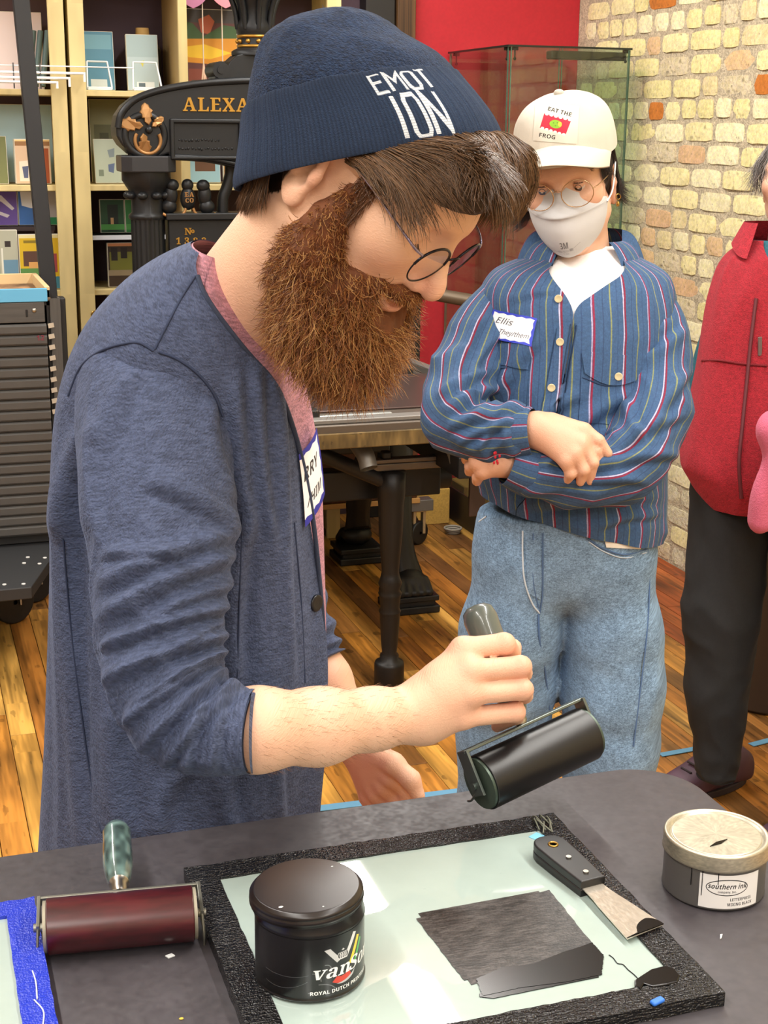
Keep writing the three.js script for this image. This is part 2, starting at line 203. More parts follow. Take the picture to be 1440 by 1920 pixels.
// brick wall on the right
{
  const wall = struct('wall_right', null, null, 'pale cream common-brick wall with grey mortar');
  const mortarT = tex(256, 256, (u, v) => { const q = 0.78 + 0.3 * (tn(u * 2, v * 2) - 0.5) + 0.25 * (n128(u, v) - 0.5); return [q, q * 0.965, q * 0.89]; });
  const mg = boxUV(box(0.24, CEIL + 0.3, FZ - BZ + 0.5, BX + 0.12 + 0.0015, CEIL / 2 - 0.05, (FZ + BZ) / 2), 2.2);
  part('mortar', mg, mat(0xeee6d6, 0.95, { map: mortarT, bumpMap: mortarT, bumpScale: 0.004 }), wall);
  const pitT = [3, 4, 5].map(s => { const p = tileNoise(60 + s, 24), p2 = tileNoise(70 + s, 80); return tex(256, 128, (u, v) => { let q = 0.95 + 0.13 * (p(u, v) - 0.5) + 0.12 * (p2(u, v) - 0.5) + 0.08 * (n8(u + s, v) - 0.5); const h = p(u * 0.5 + 0.3, v * 0.5 + s * 0.2); if (h > 0.9) q -= 0.25 * (h - 0.9) / 0.1; return [q, q * (0.985 + 0.02 * n16(u, v)), q * (0.93 + 0.1 * (p(v, u) - 0.5))]; }); });
  const cols = [0xf6edc2, 0xf1e6b4, 0xf8f1d4, 0xeee3b0, 0xf5eabc, 0xf2eacb, 0xe9d9b2];
  const M = [...cols.map((c, i) => mat(c, 0.92, { map: pitT[i % 3], bumpMap: pitT[i % 3], bumpScale: 0.0018 })), mat(0xe2bd9c, 0.92, { map: pitT[0], bumpMap: pitT[0], bumpScale: 0.0018 }), mat(0xddd0b8, 0.95, { map: pitT[1], bumpMap: pitT[1], bumpScale: 0.004 }), mat(0xe3c3a0, 0.92, { map: pitT[2], bumpMap: pitT[2], bumpScale: 0.0018 }), mat(0xcb7b34, 0.9, { map: pitT[0], bumpMap: pitT[1], bumpScale: 0.0018 }), mat(0xddd6c4, 0.95, { map: pitT[1], bumpMap: pitT[2], bumpScale: 0.005 })];
  const ORANGE = 10, PINK = 7, GREYW = 8, PEACH = 9, PLASTER = 11;
  const geo = {}; const bgeo = (len, k) => geo[len + '_' + k] ??= (() => {
    const h = 0.062; const g = new THREE.BoxGeometry(0.03, h, len, 1, 2, 5); const p = g.attributes.position;
    for (let i = 0; i < p.count; i++) { const x = p.getX(i), y = p.getY(i), z = p.getZ(i); const s = k * 7.7; const ey = Math.abs(y) > h * 0.4 ? 1 : 0, ez = Math.abs(z) > len * 0.45 ? 1 : 0; const fr = x < 0 ? 1 : 0; p.setXYZ(i, x + fr * (0.0035 * noise(y * 30 + s, z * 14) + 0.004 * ((ey && ez) ? 1.3 : (ey || ez) ? 0.5 : 0)), y - Math.sign(y) * ((ey && ez) ? 0.0045 : 0) + ey * 0.0035 * noise(z * 25 + s, y * 9, 3), z - Math.sign(z) * ((ey && ez) ? 0.005 : 0) + ez * 0.005 * noise(y * 25, s, z * 3)); }
    g.computeVertexNormals(); return boxUV(g, 5, k * 0.37, k * 0.21); })();
  const R = rng(77), rowH = 0.0775; let count = 0; const rest = M.map(() => []);
  const oranges = [[1228, 205], [1233, 4], [1438, 160]].map(([a, b]) => onX(a, b, BX));
  for (let r = 0; r * rowH < CEIL - 0.05; r++) {
    const y = r * rowH + 0.04; let z = BZ - R() * 0.2; const header = R() < 0.16;
    while (z < FZ) {
      const len = header ? [0.095, 0.105][Math.floor(R() * 2)] : [0.195, 0.205, 0.185, 0.2, 0.1][Math.floor(R() * 4.5)];
      const zc = z + len / 2; z += len + 0.013 + R() * 0.006; const k = Math.floor(R() * 3), a = R(), jx = (R() - 0.5) * 0.006, jy = (R() - 0.5) * 0.006 + 0.004 * noise(zc * 1.3, r * 3.1);
      let mi = a < 0.78 ? Math.floor(a / 0.78 * 7) : a < 0.84 ? PINK : a < 0.92 ? GREYW : a < 0.985 ? PEACH : ORANGE;
      if (y < 0.75 && a > (y < 0.3 ? 0.05 : 0.45)) mi = a > 0.7 ? GREYW : PLASTER;
      if (mi === ORANGE && zc < -3.8) mi = PEACH; for (const o of oranges) if (Math.abs(o.y - y) < rowH * 0.52 && Math.abs(o.z - zc) < len * 0.55) mi = ORANGE;
      const d = V(BX, y, zc).sub(camera.position), q = d.dot(camF), px = 720 + FOC * d.dot(camR) / q, py = 960 - FOC * d.dot(camU) / q;
      const vis = q > 1 && px > 1050 && px < 1475 && py > -30 && py < 1110;
      if (zc - len / 2 < BZ) continue;
      if (vis && count < 299) { const m = part('brick', bgeo(len, k), M[mi], wall); m.position.set(BX + 0.0115 + jx, y + jy, zc); count++; } else rest[mi].push(bgeo(len, k).clone().translate(BX + 0.0115 + jx, y + jy, zc));
    }
  }
  rest.forEach((l, i) => { if (l.length) { const m = part('far_bricks', l, M[i], wall); m.userData.kind = 'stuff'; } });
}
// back wall: red painted part on the right, plum-brown behind the shelves
const redT = tex(256, 256, (u, v) => { const q = 0.96 + 0.06 * (tn(u, v) - 0.5) + 0.05 * (n128(u, v) - 0.5); return [q, q, q]; });
const RX = 1.985;
{
  const w = struct('wall_back', boxUV(box(RX - LX + 0.2, CEIL + 0.2, 0.2, (RX + LX - 0.2) / 2, CEIL / 2, BZ - 0.1)), mat(0x4a3740, 0.85, { map: redT }), 'dark plum-brown painted back wall behind the shelves');
  const p = part('red_wall', boxUV(box(BX - RX, CEIL, 0.24, (BX + RX) / 2, CEIL / 2, BZ - 0.08)), mat(0xc2202f, 0.62, { map: redT, bumpMap: redT, bumpScale: 0.001 }), w);
  p.userData.label = 'crimson red painted section of wall beside the bricks';
  part('door_post', rbox(0.075, 2.9, 0.10, RX - 0.045, 1.45, BZ + 0.05, 0.004), mat(0x6a4a2c, 0.6, { map: grainTex[1] }), w);
  part('door_post', rbox(0.12, 2.9, 0.08, RX - 0.15, 1.45, BZ + 0.05, 0.004), mat(0x1c1b1c, 0.5), w);
  const cream = mat(0xe9e4d8, 0.8, { map: redT });
  struct('wall_left', box(0.2, CEIL + 0.2, FZ - BZ + 0.4, LX - 0.1, CEIL / 2, (FZ + BZ) / 2), cream, 'cream painted side wall');
  struct('wall_front', box(BX - LX + 0.4, CEIL + 0.2, 0.2, (BX + LX) / 2, CEIL / 2, FZ + 0.1), cream, 'cream painted wall behind the photographer');
  struct('ceiling', box(BX - LX + 0.6, 0.2, FZ - BZ + 0.6, (BX + LX) / 2, CEIL + 0.1, (FZ + BZ) / 2), mat(0xf1efe9, 0.85), 'white painted ceiling');
}
// ceiling fixtures
{
  const white = mat(0xf4f2ec, 0.4), glow = mat(0xfff6e6, 0.5, { emissive: 0xfff1dc, emissiveIntensity: 5 });
  LAMPS.forEach(([x, z, len], i) => {
    const t = thing('tube_lamp', 'long white twin-tube lamp hung from the ceiling', 'lamp', [x, LAMPY, z], 0, 'tube lamps under the ceiling');
    part('housing', [box(0.16, 0.05, len + 0.06, 0, 0, 0), box(0.05, 0.03, len, 0, -0.035, 0)], white, t);
    for (const s of [-1, 1]) part('tube', rot(cyl(0.014, 0.014, len, 0, 0, 0, 12), Math.PI / 2).translate(s * 0.05, -0.045, 0), glow, t);
    for (const s of [-1, 1]) part('rod', cyl(0.006, 0.006, CEIL - LAMPY - 0.02, 0, (CEIL - LAMPY) / 2 + 0.01, s * len * 0.35, 8), white, t);
  });
}
// blue tape on the floor
{
  const tm = mat(0x5f93b4, 0.7); const strip = (a, b, w) => { const p = onY(...a, 0), q = onY(...b, 0), d = q.clone().sub(p); return [box(d.length(), 0.0016, w, 0, 0, 0), p.add(q).multiplyScalar(0.5), -Math.atan2(d.z, d.x)]; };
  const put = (a, b, w, label) => { const [g, c, t] = strip(a, b, w); solo('floor_tape', label, 'tape', g, tm, [c.x, 0.0022, c.z], t, 'blue tape marks on the floor'); };
  put([560, 1522], [870, 1484], 0.03, 'long strip of blue tape on the floor behind the black table');
  put([1238, 1417], [1310, 1404], 0.022, 'short piece of blue tape on the floor beside the purple shoe');
  put([1408, 1398], [1470, 1382], 0.022, 'short piece of blue tape on the floor by the dark bin');
}

// ---------------------------------------------------------------- the black table and what lies on it
const TY = 0.86, TX0 = -1.05, TX1 = 0.838, TZ0 = -1.411, TZ1 = -0.65;
const inkBlack = phys(0x070608, 0.2, { specularIntensity: 0.7 });
const steel = mat(0xb9b4ab, 0.32, { metalness: 1 }), darkSteel = mat(0x565452, 0.4, { metalness: 0.9 }), brass = mat(0xb08d4a, 0.3, { metalness: 1 });
{
  const t = thing('work_table', 'black laminate worktable with rounded corners holding the inks and glass slab', 'table', [(TX0 + TX1) / 2, 0, (TZ0 + TZ1) / 2]);
  const w = (TX1 - TX0) / 2, d = (TZ1 - TZ0) / 2, r = 0.075, s = new THREE.Shape();
  s.moveTo(-w + r, -d); s.lineTo(w - r, -d); s.absarc(w - r, -d + r, r, -Math.PI / 2, 0); s.lineTo(w, d - r); s.absarc(w - r, d - r, r, 0, Math.PI / 2); s.lineTo(-w + r, d); s.absarc(-w + r, d - r, r, Math.PI / 2, Math.PI); s.lineTo(-w, -d + r); s.absarc(-w + r, -d + r, r, Math.PI, Math.PI * 1.5);
  const lam = tex(256, 256, (u, v) => 0.46 + 0.16 * (n128(u, v) - 0.5) + 0.08 * (n32(u, v) - 0.5), false);
  const lamC = tex(512, 512, (u, v) => { let q = 0.94 + 0.10 * (n64(u, v) - 0.5); if (n128(u, v) > 0.965) q += 0.35; return [q, q * 0.985, q]; });
  const top = extrude(s, 0.026, 0.002, 2).rotateX(Math.PI / 2).translate(0, TY - 0.002, 0);
  part('tabletop', boxUV(top, 2), mat(0x464346, 1.05, { map: lamC, roughnessMap: rep(lam, 1, 1) }), t);
  part('apron', [box(w * 1.8, 0.06, 0.02, 0, TY - 0.06, -d + 0.08), box(w * 1.8, 0.06, 0.02, 0, TY - 0.06, d - 0.08)], darkSteel, t);
  for (const sx of [-1, 1]) for (const sz of [-1, 1]) part('leg', [cyl(0.022, 0.022, TY - 0.04, sx * (w - 0.12), (TY - 0.04) / 2, sz * (d - 0.1), 16), cyl(0.03, 0.034, 0.02, sx * (w - 0.12), 0.01, sz * (d - 0.1), 16)], darkSteel, t);
}
const crinkleH = tex(256, 256, (u, v) => { const a = n32(u * 0.5, v * 3), b = n128(u, v * 0.6), c = n64(u * 2, v); return 0.5 * Math.abs(2 * a - 1) + 0.3 * b + 0.3 * c; }, false);
const tapeMat = phys(0x141416, 0.24, { bumpMap: crinkleH, bumpScale: 0.0026 });
function frameStrips(x0, x1, z0, z1, w, h, y) { // four tape-wrapped border strips with slightly uneven tops
  const strip = (lx, lz, x, z, along) => { const g = new THREE.BoxGeometry(lx, h, lz, along ? Math.ceil(lx / 0.006) : 6, 2, along ? 6 : Math.ceil(lz / 0.006)); const p = g.attributes.position; for (let i = 0; i < p.count; i++) { const X = p.getX(i) + x, Z = p.getZ(i) + z, up = p.getY(i) > 0 ? 1 : 0; const e = 0.0007 * noise(X * 60, Z * 60) + 0.0009 * noise(X * 200, Z * 70, 4); p.setXYZ(i, p.getX(i) + 0.001 * noise(Z * 50, X * 50, 9), p.getY(i) + up * e, p.getZ(i) + 0.001 * noise(X * 50, Z * 40, 2)); } g.computeVertexNormals(); return boxUV(g.translate(x, y + h / 2, z), 9); };
  return [strip(x1 - x0, w, (x0 + x1) / 2, z0 + w / 2, true), strip(x1 - x0, w, (x0 + x1) / 2, z1 - w / 2, true), strip(w, z1 - z0 - 2 * w, x0 + w / 2, (z0 + z1) / 2, false), strip(w, z1 - z0 - 2 * w, x1 - w / 2, (z0 + z1) / 2, false)];
}
const SLAB = { x0: 0.228, x1: 0.637, z0: -1.307, z1: -0.952, y: TY + 0.0005, top: TY + 0.0125 };
const mintT = tex(256, 256, (u, v) => { const q = 0.97 + 0.05 * (tn(u, v) - 0.5) + (n128(u, v) > 0.97 ? -0.05 : 0); return [q, q, q]; });
const slabGlass = () => phys(0xaec0ba, 0.025, { map: mintT, clearcoat: 1, clearcoatRoughness: 0.01 });
{
  const cx = (SLAB.x0 + SLAB.x1) / 2, cz = (SLAB.z0 + SLAB.z1) / 2, hw = (SLAB.x1 - SLAB.x0) / 2, hd = (SLAB.z1 - SLAB.z0) / 2;
  const t = thing('ink_slab', 'pale glass inking slab edged with crinkled black tape', 'slab', [cx, SLAB.y, cz]);
  part('board', box(hw * 2 - 0.006, 0.008, hd * 2 - 0.006, 0, 0.0045, 0), mat(0xd9dcd6, 0.8), t);
  const g = part('glass_plate', rbox(hw * 2 - 0.054, 0.0025, hd * 2 - 0.054, 0, 0.0100, 0, 0.001), slabGlass(), t); g.userData.label = 'pale mint glass rolling surface';
  for (const s of frameStrips(-hw, hw, -hd, hd, 0.030, 0.0135, 0)) { const m = part('tape_edge', s, tapeMat, t); m.userData.label = 'crinkled glossy black tape border'; }
  // ragged tape tuft at the far right corner, little tape scraps
  const R = rng(8), tuft = []; for (let i = 0; i < 9; i++) { const x = hw - 0.03 + R() * 0.02, z = -hd + 0.004 + R() * 0.015; tuft.push(tube([[x, 0.013, z], [x + (R() - 0.5) * 0.01, 0.017 + R() * 0.004, z + 0.006], [x + (R() - 0.5) * 0.016, 0.0145, z + 0.018 + R() * 0.01]], 0.0009, 6, 5)); }
  part('tape_tuft', tuft, mat(0x6e6f62, 0.6), t);
  const loc = (a, b) => { const p = onY(a, b, SLAB.top); return [p.x - cx, p.z - cz]; };
  const [ux, uz] = loc(1007, 1568); part('tape_scrap', rot(box(0.014, 0.0006, 0.012), 0, 0.5, 0).translate(ux, 0.0117, uz), mat(0x7fc3e2, 0.6), t);
  const [vx, vz] = loc(1232, 1884); part('tape_scrap', rot(rbox(0.013, 0.004, 0.007), 0, 0.2, 0.1).translate(vx, 0.0155, vz), mat(0x2c6fd0, 0.5), t);
  // rolled-out ink: overlapping passes of the roller, thin grey film and a thick black band
  const inkT = tex(256, 256, (u, v) => { const q = 0.75 + 0.5 * (n64(u * 0.3, v * 1.5) - 0.5) + 0.4 * (n128(u, v) - 0.5) + 0.4 * (n16(u * 0.5, v) - 0.5); return [q, q * 0.985, q * 0.98]; });
  const film = phys(0x4a4746, 0.42, { map: inkT, bumpMap: crinkleH, bumpScale: 0.0002 });
  const quad = (pts, h, y) => { const s = new THREE.Shape(); const P = pts.map(([a, b]) => loc(a, b)); const R2 = rng(Math.round(pts[0][0])); P.forEach((p, i) => { const q = P[(i + 1) % P.length], n = 22; for (let k = 0; k < n; k++) { const t2 = k / n, jit = 0.0011 * (R2() - 0.5); const x = lerp(p[0], q[0], t2) + jit, z = lerp(p[1], q[1], t2) + jit * (R2() - 0.3); (i === 0 && k === 0) ? s.moveTo(x, -z) : s.lineTo(x, -z); } }); return boxUV(new THREE.ExtrudeGeometry(s, { depth: h, bevelEnabled: false }).rotateX(-Math.PI / 2).translate(0, y, 0), 8); };
  part('ink_film', [quad([[784, 1712], [1010, 1670], [1112, 1776], [884, 1846]], 0.0004, 0.0114), quad([[800, 1733], [1030, 1668], [1128, 1790], [905, 1850]], 0.0004, 0.0115), quad([[780, 1722], [990, 1678], [1090, 1785], [870, 1838]], 0.0004, 0.0116)], film, t).userData.label = 'thin grey film of rolled-out ink';
  part('ink_band', [quad([[893, 1836], [940, 1815], [1000, 1808], [1050, 1788], [1088, 1776], [1110, 1768], [1132, 1792], [1128, 1828], [1060, 1842], [980, 1852], [905, 1868]], 0.0007, 0.0119), quad([[900, 1862], [1010, 1840], [1120, 1826], [1122, 1832], [925, 1872], [899, 1869]], 0.0006, 0.0117)], inkBlack, t).userData.label = 'thick glossy black ink at the edge of the film';
  const blob = new THREE.Shape(); [[1192, 1842], [1202, 1835], [1222, 1822], [1245, 1816], [1262, 1820], [1272, 1832], [1268, 1844], [1250, 1848], [1225, 1852], [1206, 1846], [1200, 1856], [1192, 1852]].forEach(([a, b], i) => { const [x, z] = loc(a, b); i ? blob.lineTo(x, -z) : blob.moveTo(x, -z); });
  part('ink_blob', new THREE.ExtrudeGeometry(blob, { depth: 0.0012, bevelEnabled: true, bevelSize: 0.0012, bevelThickness: 0.0016, bevelSegments: 4 }).rotateX(-Math.PI / 2).translate(0, 0.0116, 0), inkBlack, t).userData.label = 'blob of wet black ink';
  const dr = [[1203, 1842], [1190, 1828], [1178, 1818], [1168, 1808], [1158, 1806], [1150, 1796], [1142, 1790]].map(([a, b]) => { const [x, z] = loc(a, b); return V(x, 0.0118, z); });
  part('ink_drip', tube(dr, 0.0005, 30, 5), inkBlack, t);
}
// putty knife
{
  const a = onY(1030, 1592, SLAB.top + 0.01), b = onY(1208, 1752, SLAB.top + 0.002), d = b.clone().sub(a), L = Math.hypot(d.x, d.z), turn = -Math.atan2(d.z, d.x);
  const t = thing('putty_knife', 'putty knife with black handle and inky steel blade on the glass slab', 'knife', [a.x, SLAB.top + 0.0006, a.z], turn);
  const hL = L * 0.47;
  const hs = new THREE.Shape(); hs.moveTo(-0.012, 0); hs.quadraticCurveTo(-0.013, 0.0155, 0.004, 0.0165); hs.lineTo(hL * 0.4, 0.0155); hs.lineTo(hL, 0.0125); hs.lineTo(hL, -0.0125); hs.lineTo(hL * 0.4, -0.0155); hs.lineTo(0.004, -0.0165); hs.quadraticCurveTo(-0.013, -0.0155, -0.012, 0);
  const ho = new THREE.Path(); ho.absarc(0.006, 0, 0.0045, 0, Math.PI * 2, true); hs.holes.push(ho);
  const blk = mat(0x1b1b1d, 0.35);
  part('handle', [extrude(hs, 0.0058, 0.0016, 3).rotateX(-Math.PI / 2).translate(0, 0.0016, 0), extrude(hs, 0.0058, 0.0016, 3).rotateX(-Math.PI / 2).translate(0, 0.0105, 0)], blk, t);
  part('grommet', new THREE.TorusGeometry(0.0045, 0.0012, 8, 20).rotateX(Math.PI / 2).translate(0.006, 0.018, 0), brass, t);
  for (const x of [hL * 0.45, hL * 0.85]) part('rivet', cyl(0.0028, 0.0028, 0.0022, x, 0.0185, 0, 14), steel, t);
  const bs = new THREE.Shape(); bs.moveTo(hL * 0.3, 0.010); bs.lineTo(hL, 0.0115); bs.quadraticCurveTo(hL + 0.02, 0.0125, hL + 0.03, 0.015); bs.lineTo(L - 0.002, 0.0235); bs.lineTo(L + 0.004, -0.0225); bs.lineTo(hL + 0.03, -0.015); bs.quadraticCurveTo(hL + 0.02, -0.0125, hL, -0.0115); bs.lineTo(hL * 0.3, -0.010);
  const brush = tex(128, 128, (u, v) => 0.35 + 0.4 * (n128(u * 0.2, v) - 0.5), false);
  part('blade', boxUV(new THREE.ExtrudeGeometry(bs, { depth: 0.0011, bevelEnabled: false }).rotateX(-Math.PI / 2).translate(0, 0.0087, 0).applyMatrix4(new THREE.Matrix4().makeShear(0, 0, 0, 0, 0, 0)), 10), mat(0xd6cfc2, 0.42, { metalness: 0.6, roughnessMap: brush }), t);
  const ik = new THREE.Shape(); ik.moveTo(L + 0.0035, -0.022); ik.lineTo(L - 0.0018, 0.0225); ik.quadraticCurveTo(L - 0.014, 0.022, L - 0.016, 0.012); ik.quadraticCurveTo(L - 0.012, -0.004, L + 0.0005, -0.0075);
  part('ink_on_blade', new THREE.ExtrudeGeometry(ik, { depth: 0.0006, bevelEnabled: true, bevelSize: 0.0004, bevelThickness: 0.0004, bevelSegments: 2 }).rotateX(-Math.PI / 2).translate(0, 0.0100, 0), inkBlack, t);
  // blade dips to the slab: tilt the whole knife a little about its heel
  t.rotation.order = 'YXZ'; t.rotation.z = -0.028;
}
// open cylinder band carrying a print
function wrapGeo(r, y0, y1, t0, t1, n = 48) { const g = new THREE.CylinderGeometry(r, r, y1 - y0, n, 1, true, t0, t1 - t0); return g.translate(0, (y0 + y1) / 2, 0); }
// shallow grey tin with a steel lid
{
  const p = onY(1336, 1662, TY); const R = 0.0505, h = 0.056;
  const t = thing('ink_tin', 'shallow grey ink tin with dull steel lid and white label', 'tin', [p.x, TY + 0.0003, p.z]);
  const dentT = tex(256, 256, (u, v) => { const q = 0.9 + 0.25 * (tn(u, v) - 0.5) + 0.15 * (n128(u, v) - 0.5); return [q, q * 0.99, q * 0.95]; });
  part('body', lathe([[0, 0], [R - 0.002, 0], [R, 0.002], [R + 0.0006, 0.0035], [R, 0.005], [R, h - 0.012], [R - 0.001, h - 0.01], [R - 0.001, h - 0.002]], 64), mat(0x6f6d6b, 0.4, { metalness: 0.55 }), t);
  const lid = part('lid', lathe([[0, h + 0.0022], [R - 0.0075, h + 0.0022], [R - 0.006, h + 0.0018], [R - 0.0052, h + 0.0005], [R - 0.004, h + 0.003], [R - 0.001, h + 0.0045], [R + 0.001, h + 0.004], [R + 0.0018, h + 0.002], [R + 0.0018, h - 0.011], [R + 0.0024, h - 0.0125], [R + 0.001, h - 0.0135], [R + 0.0002, h - 0.0125]], 64), mat(0xd6d2c6, 0.4, { metalness: 0.8, map: dentT }), t);
  part('ink_mark', rot(extrude([[-0.012, 0], [0, 0.0025], [0.014, 0.0005], [0.002, -0.002]], 0.0003, 0.0002), -Math.PI / 2, 0.3).translate(-0.009, h + 0.0025, 0.018), inkBlack, lid);
  const lab = canvasTex(1024, 512, (g, w, hh) => {
    g.fillStyle = '#e6e5e4'; g.fillRect(0, 0, w, hh); g.strokeStyle = '#17171a'; g.lineWidth = 13; g.beginPath(); g.ellipse(450, 190, 340, 118, 0, 0, 7); g.stroke(); g.fillStyle = '#17171a'; g.textAlign = 'center';
    g.font = 'bold italic 104px sans-serif'; g.fillText('southern ink', 450, 210); g.font = 'bold 46px sans-serif'; g.fillText('company, Inc.', 450, 272); g.font = 'bold 62px sans-serif'; g.fillText('LETTERPRESS', 690, 396); g.fillText('MIXING BLACK', 680, 470);
  });
  // the label faces the camera a little to the right
  const ang = Math.atan2(-p.x, -p.z); // direction towards the camera
  const m = part('paper_label', wrapGeo(R + 0.0005, 0.004, 0.040, ang - 0.25, ang + 0.98), mat(0xffffff, 0.65, { map: lab, side: THREE.DoubleSide }), t); m.userData.label = 'white paper label with black print';
  const drip = []; for (const [a, y] of [[-0.42, 0.034], [-0.2, 0.026], [0.1, 0.040]]) { const x = Math.sin(ang + a) * (R + 0.0006), z = Math.cos(ang + a) * (R + 0.0006); drip.push(bar([x, h - 0.014, z], [x, y - 0.01, z], 0.0004, 6)); }
  part('ink_drips', [...drip, new THREE.TorusGeometry(R + 0.0004, 0.0007, 6, 64, 1.3).rotateX(Math.PI / 2).rotateY(-ang - 0.3 + Math.PI / 2 - 1.0).translate(0, h - 0.0145, 0)], inkBlack, t);
}
// tall black tin standing on the slab
{
  const p = onY(581, 1822, SLAB.top); const R = 0.0485, h = 0.083;
  const t = thing('ink_can', 'tall black ink can with black lid and script lettering standing on the glass slab', 'can', [p.x, SLAB.top + 0.0004, p.z]);
  const blk = phys(0x0d0c0e, 0.28, { clearcoat: 0.5, clearcoatRoughness: 0.2 });
  const ang = Math.atan2(-p.x, -p.z);
  const lab = canvasTex(2048, 720, (g, w, h2) => {
    g.fillStyle = '#0f0e11'; g.fillRect(0, 0, w, h2);
    const X = 1024; g.lineCap = 'round';
    g.strokeStyle = '#6a6a6d'; g.lineWidth = 10; for (const [a, b, c, d] of [[640, 420, 720, 520], [700, 560, 860, 640], [760, 330, 820, 400], [600, 660, 700, 690]]) { g.beginPath(); g.moveTo(a + 420, b); g.quadraticCurveTo((a + c) / 2 + 450, b, c + 420, d); g.stroke(); }
    g.strokeStyle = '#55565a'; g.lineWidth = 5; g.beginPath(); g.moveTo(560, 470); g.quadraticCurveTo(850, 500, 1020, 440); g.stroke(); g.beginPath(); g.moveTo(560, 610); g.quadraticCurveTo(800, 680, 1010, 520); g.stroke();
    // V of rays with a crown
    g.fillStyle = '#c9cbcd'; g.beginPath(); g.moveTo(1170, 150); g.lineTo(1230, 140); g.lineTo(1345, 300); g.lineTo(1300, 330); g.fill();
    g.fillStyle = '#dcdee0'; g.beginPath(); g.moveTo(1500, 40); g.lineTo(1545, 60); g.lineTo(1420, 300); g.lineTo(1380, 290); g.fill();
    g.fillStyle = '#e9d21f'; g.beginPath(); g.moveTo(1560, 110); g.lineTo(1600, 130); g.lineTo(1480, 420); g.lineTo(1440, 400); g.fill();
    g.fillStyle = '#3fb04a'; g.beginPath(); g.moveTo(1610, 170); g.lineTo(1640, 190); g.lineTo(1540, 420); g.lineTo(1510, 410); g.fill();
    g.fillStyle = '#26262a'; g.beginPath(); g.ellipse(1368, 250, 62, 56, 0, 0, 7); g.fill(); g.strokeStyle = '#d8d8da'; g.lineWidth = 7; for (let k = -2; k <= 2; k++) { g.beginPath(); g.ellipse(1368 + k * 22, 258, 16, 36, 0, 0, 7); g.stroke(); } g.fillStyle = '#d8d8da'; g.fillRect(1318, 292, 100, 14); g.fillRect(1362, 176, 10, 26); g.fillRect(1352, 186, 30, 8);
    g.fillStyle = '#cf3a26'; g.beginPath(); g.moveTo(1250, 560); g.quadraticCurveTo(1380, 640, 1470, 540); g.lineTo(1440, 470); g.quadraticCurveTo(1380, 540, 1300, 500); g.fill();
    g.fillStyle = '#b9bcc0'; g.beginPath(); g.moveTo(1290, 590); g.quadraticCurveTo(1400, 640, 1500, 560); g.lineTo(1530, 500); g.quadraticCurveTo(1420, 600, 1290, 590); g.fill();
    g.fillStyle = '#f3f3f2'; g.font = 'italic bold 220px serif'; g.fillText('van', 1040, 500); g.save(); g.fillText('Son', 1430, 500); g.restore();
    g.font = 'bold 62px sans-serif'; g.fillText('ROYAL DUTCH PRINTING INK', 1030, 690);
  });
  part('body', lathe([[0, 0], [R - 0.002, 0], [R + 0.0008, 0.001], [R + 0.0008, 0.003], [R - 0.0006, 0.0045], [R - 0.0006, h - 0.022], [R + 0.0004, h - 0.0205], [R - 0.0004, h - 0.0185], [R - 0.0014, h - 0.012], [R - 0.0014, h - 0.006]], 64), blk, t);
  // u runs with theta; print centre sits to the right of the camera-facing line
  part('printed_wrap', wrapGeo(R - 0.0002, 0.0048, h - 0.0222, ang - 0.02 - Math.PI * 0.62, ang - 0.02 + Math.PI * 0.62, 64), phys(0xffffff, 0.3, { map: lab, clearcoat: 0.4, clearcoatRoughness: 0.2, side: THREE.DoubleSide }), t).userData.label = 'black wrap printed with white script and a crowned emblem';
  const lid = part('lid', lathe([[0, h + 0.0035], [R - 0.003, h + 0.0035], [R - 0.0016, h + 0.0028], [R + 0.0002, h + 0.0005], [R + 0.0014, h - 0.0005], [R + 0.0014, h - 0.003], [R + 0.0004, h - 0.0035], [R + 0.0018, h - 0.0045], [R + 0.0018, h - 0.0075], [R + 0.0004, h - 0.0085], [R + 0.001, h - 0.010], [R - 0.001, h - 0.0115]], 64), phys(0x171112, 0.33, { clearcoat: 0.3, clearcoatRoughness: 0.3, map: tex(128, 128, (u, v) => { const q = 0.9 + 0.4 * (tn(u, v) - 0.4); return [q, q * 0.95, q * 0.95]; }) }), t);
  lid.rotation.z = 0.035;
  for (const g of [ball(0.0014, -0.03, h + 0.0036, 0.028, 1.6, 0.25, 1, 8), ball(0.0009, 0.004, h + 0.0036, 0.04, 1, 0.25, 1, 8), ball(0.0008, 0.03, h + 0.0036, -0.022, 1.4, 0.25, 1, 8)]) part('paint_fleck', g, mat(0xcfd3d2, 0.5), lid);
}
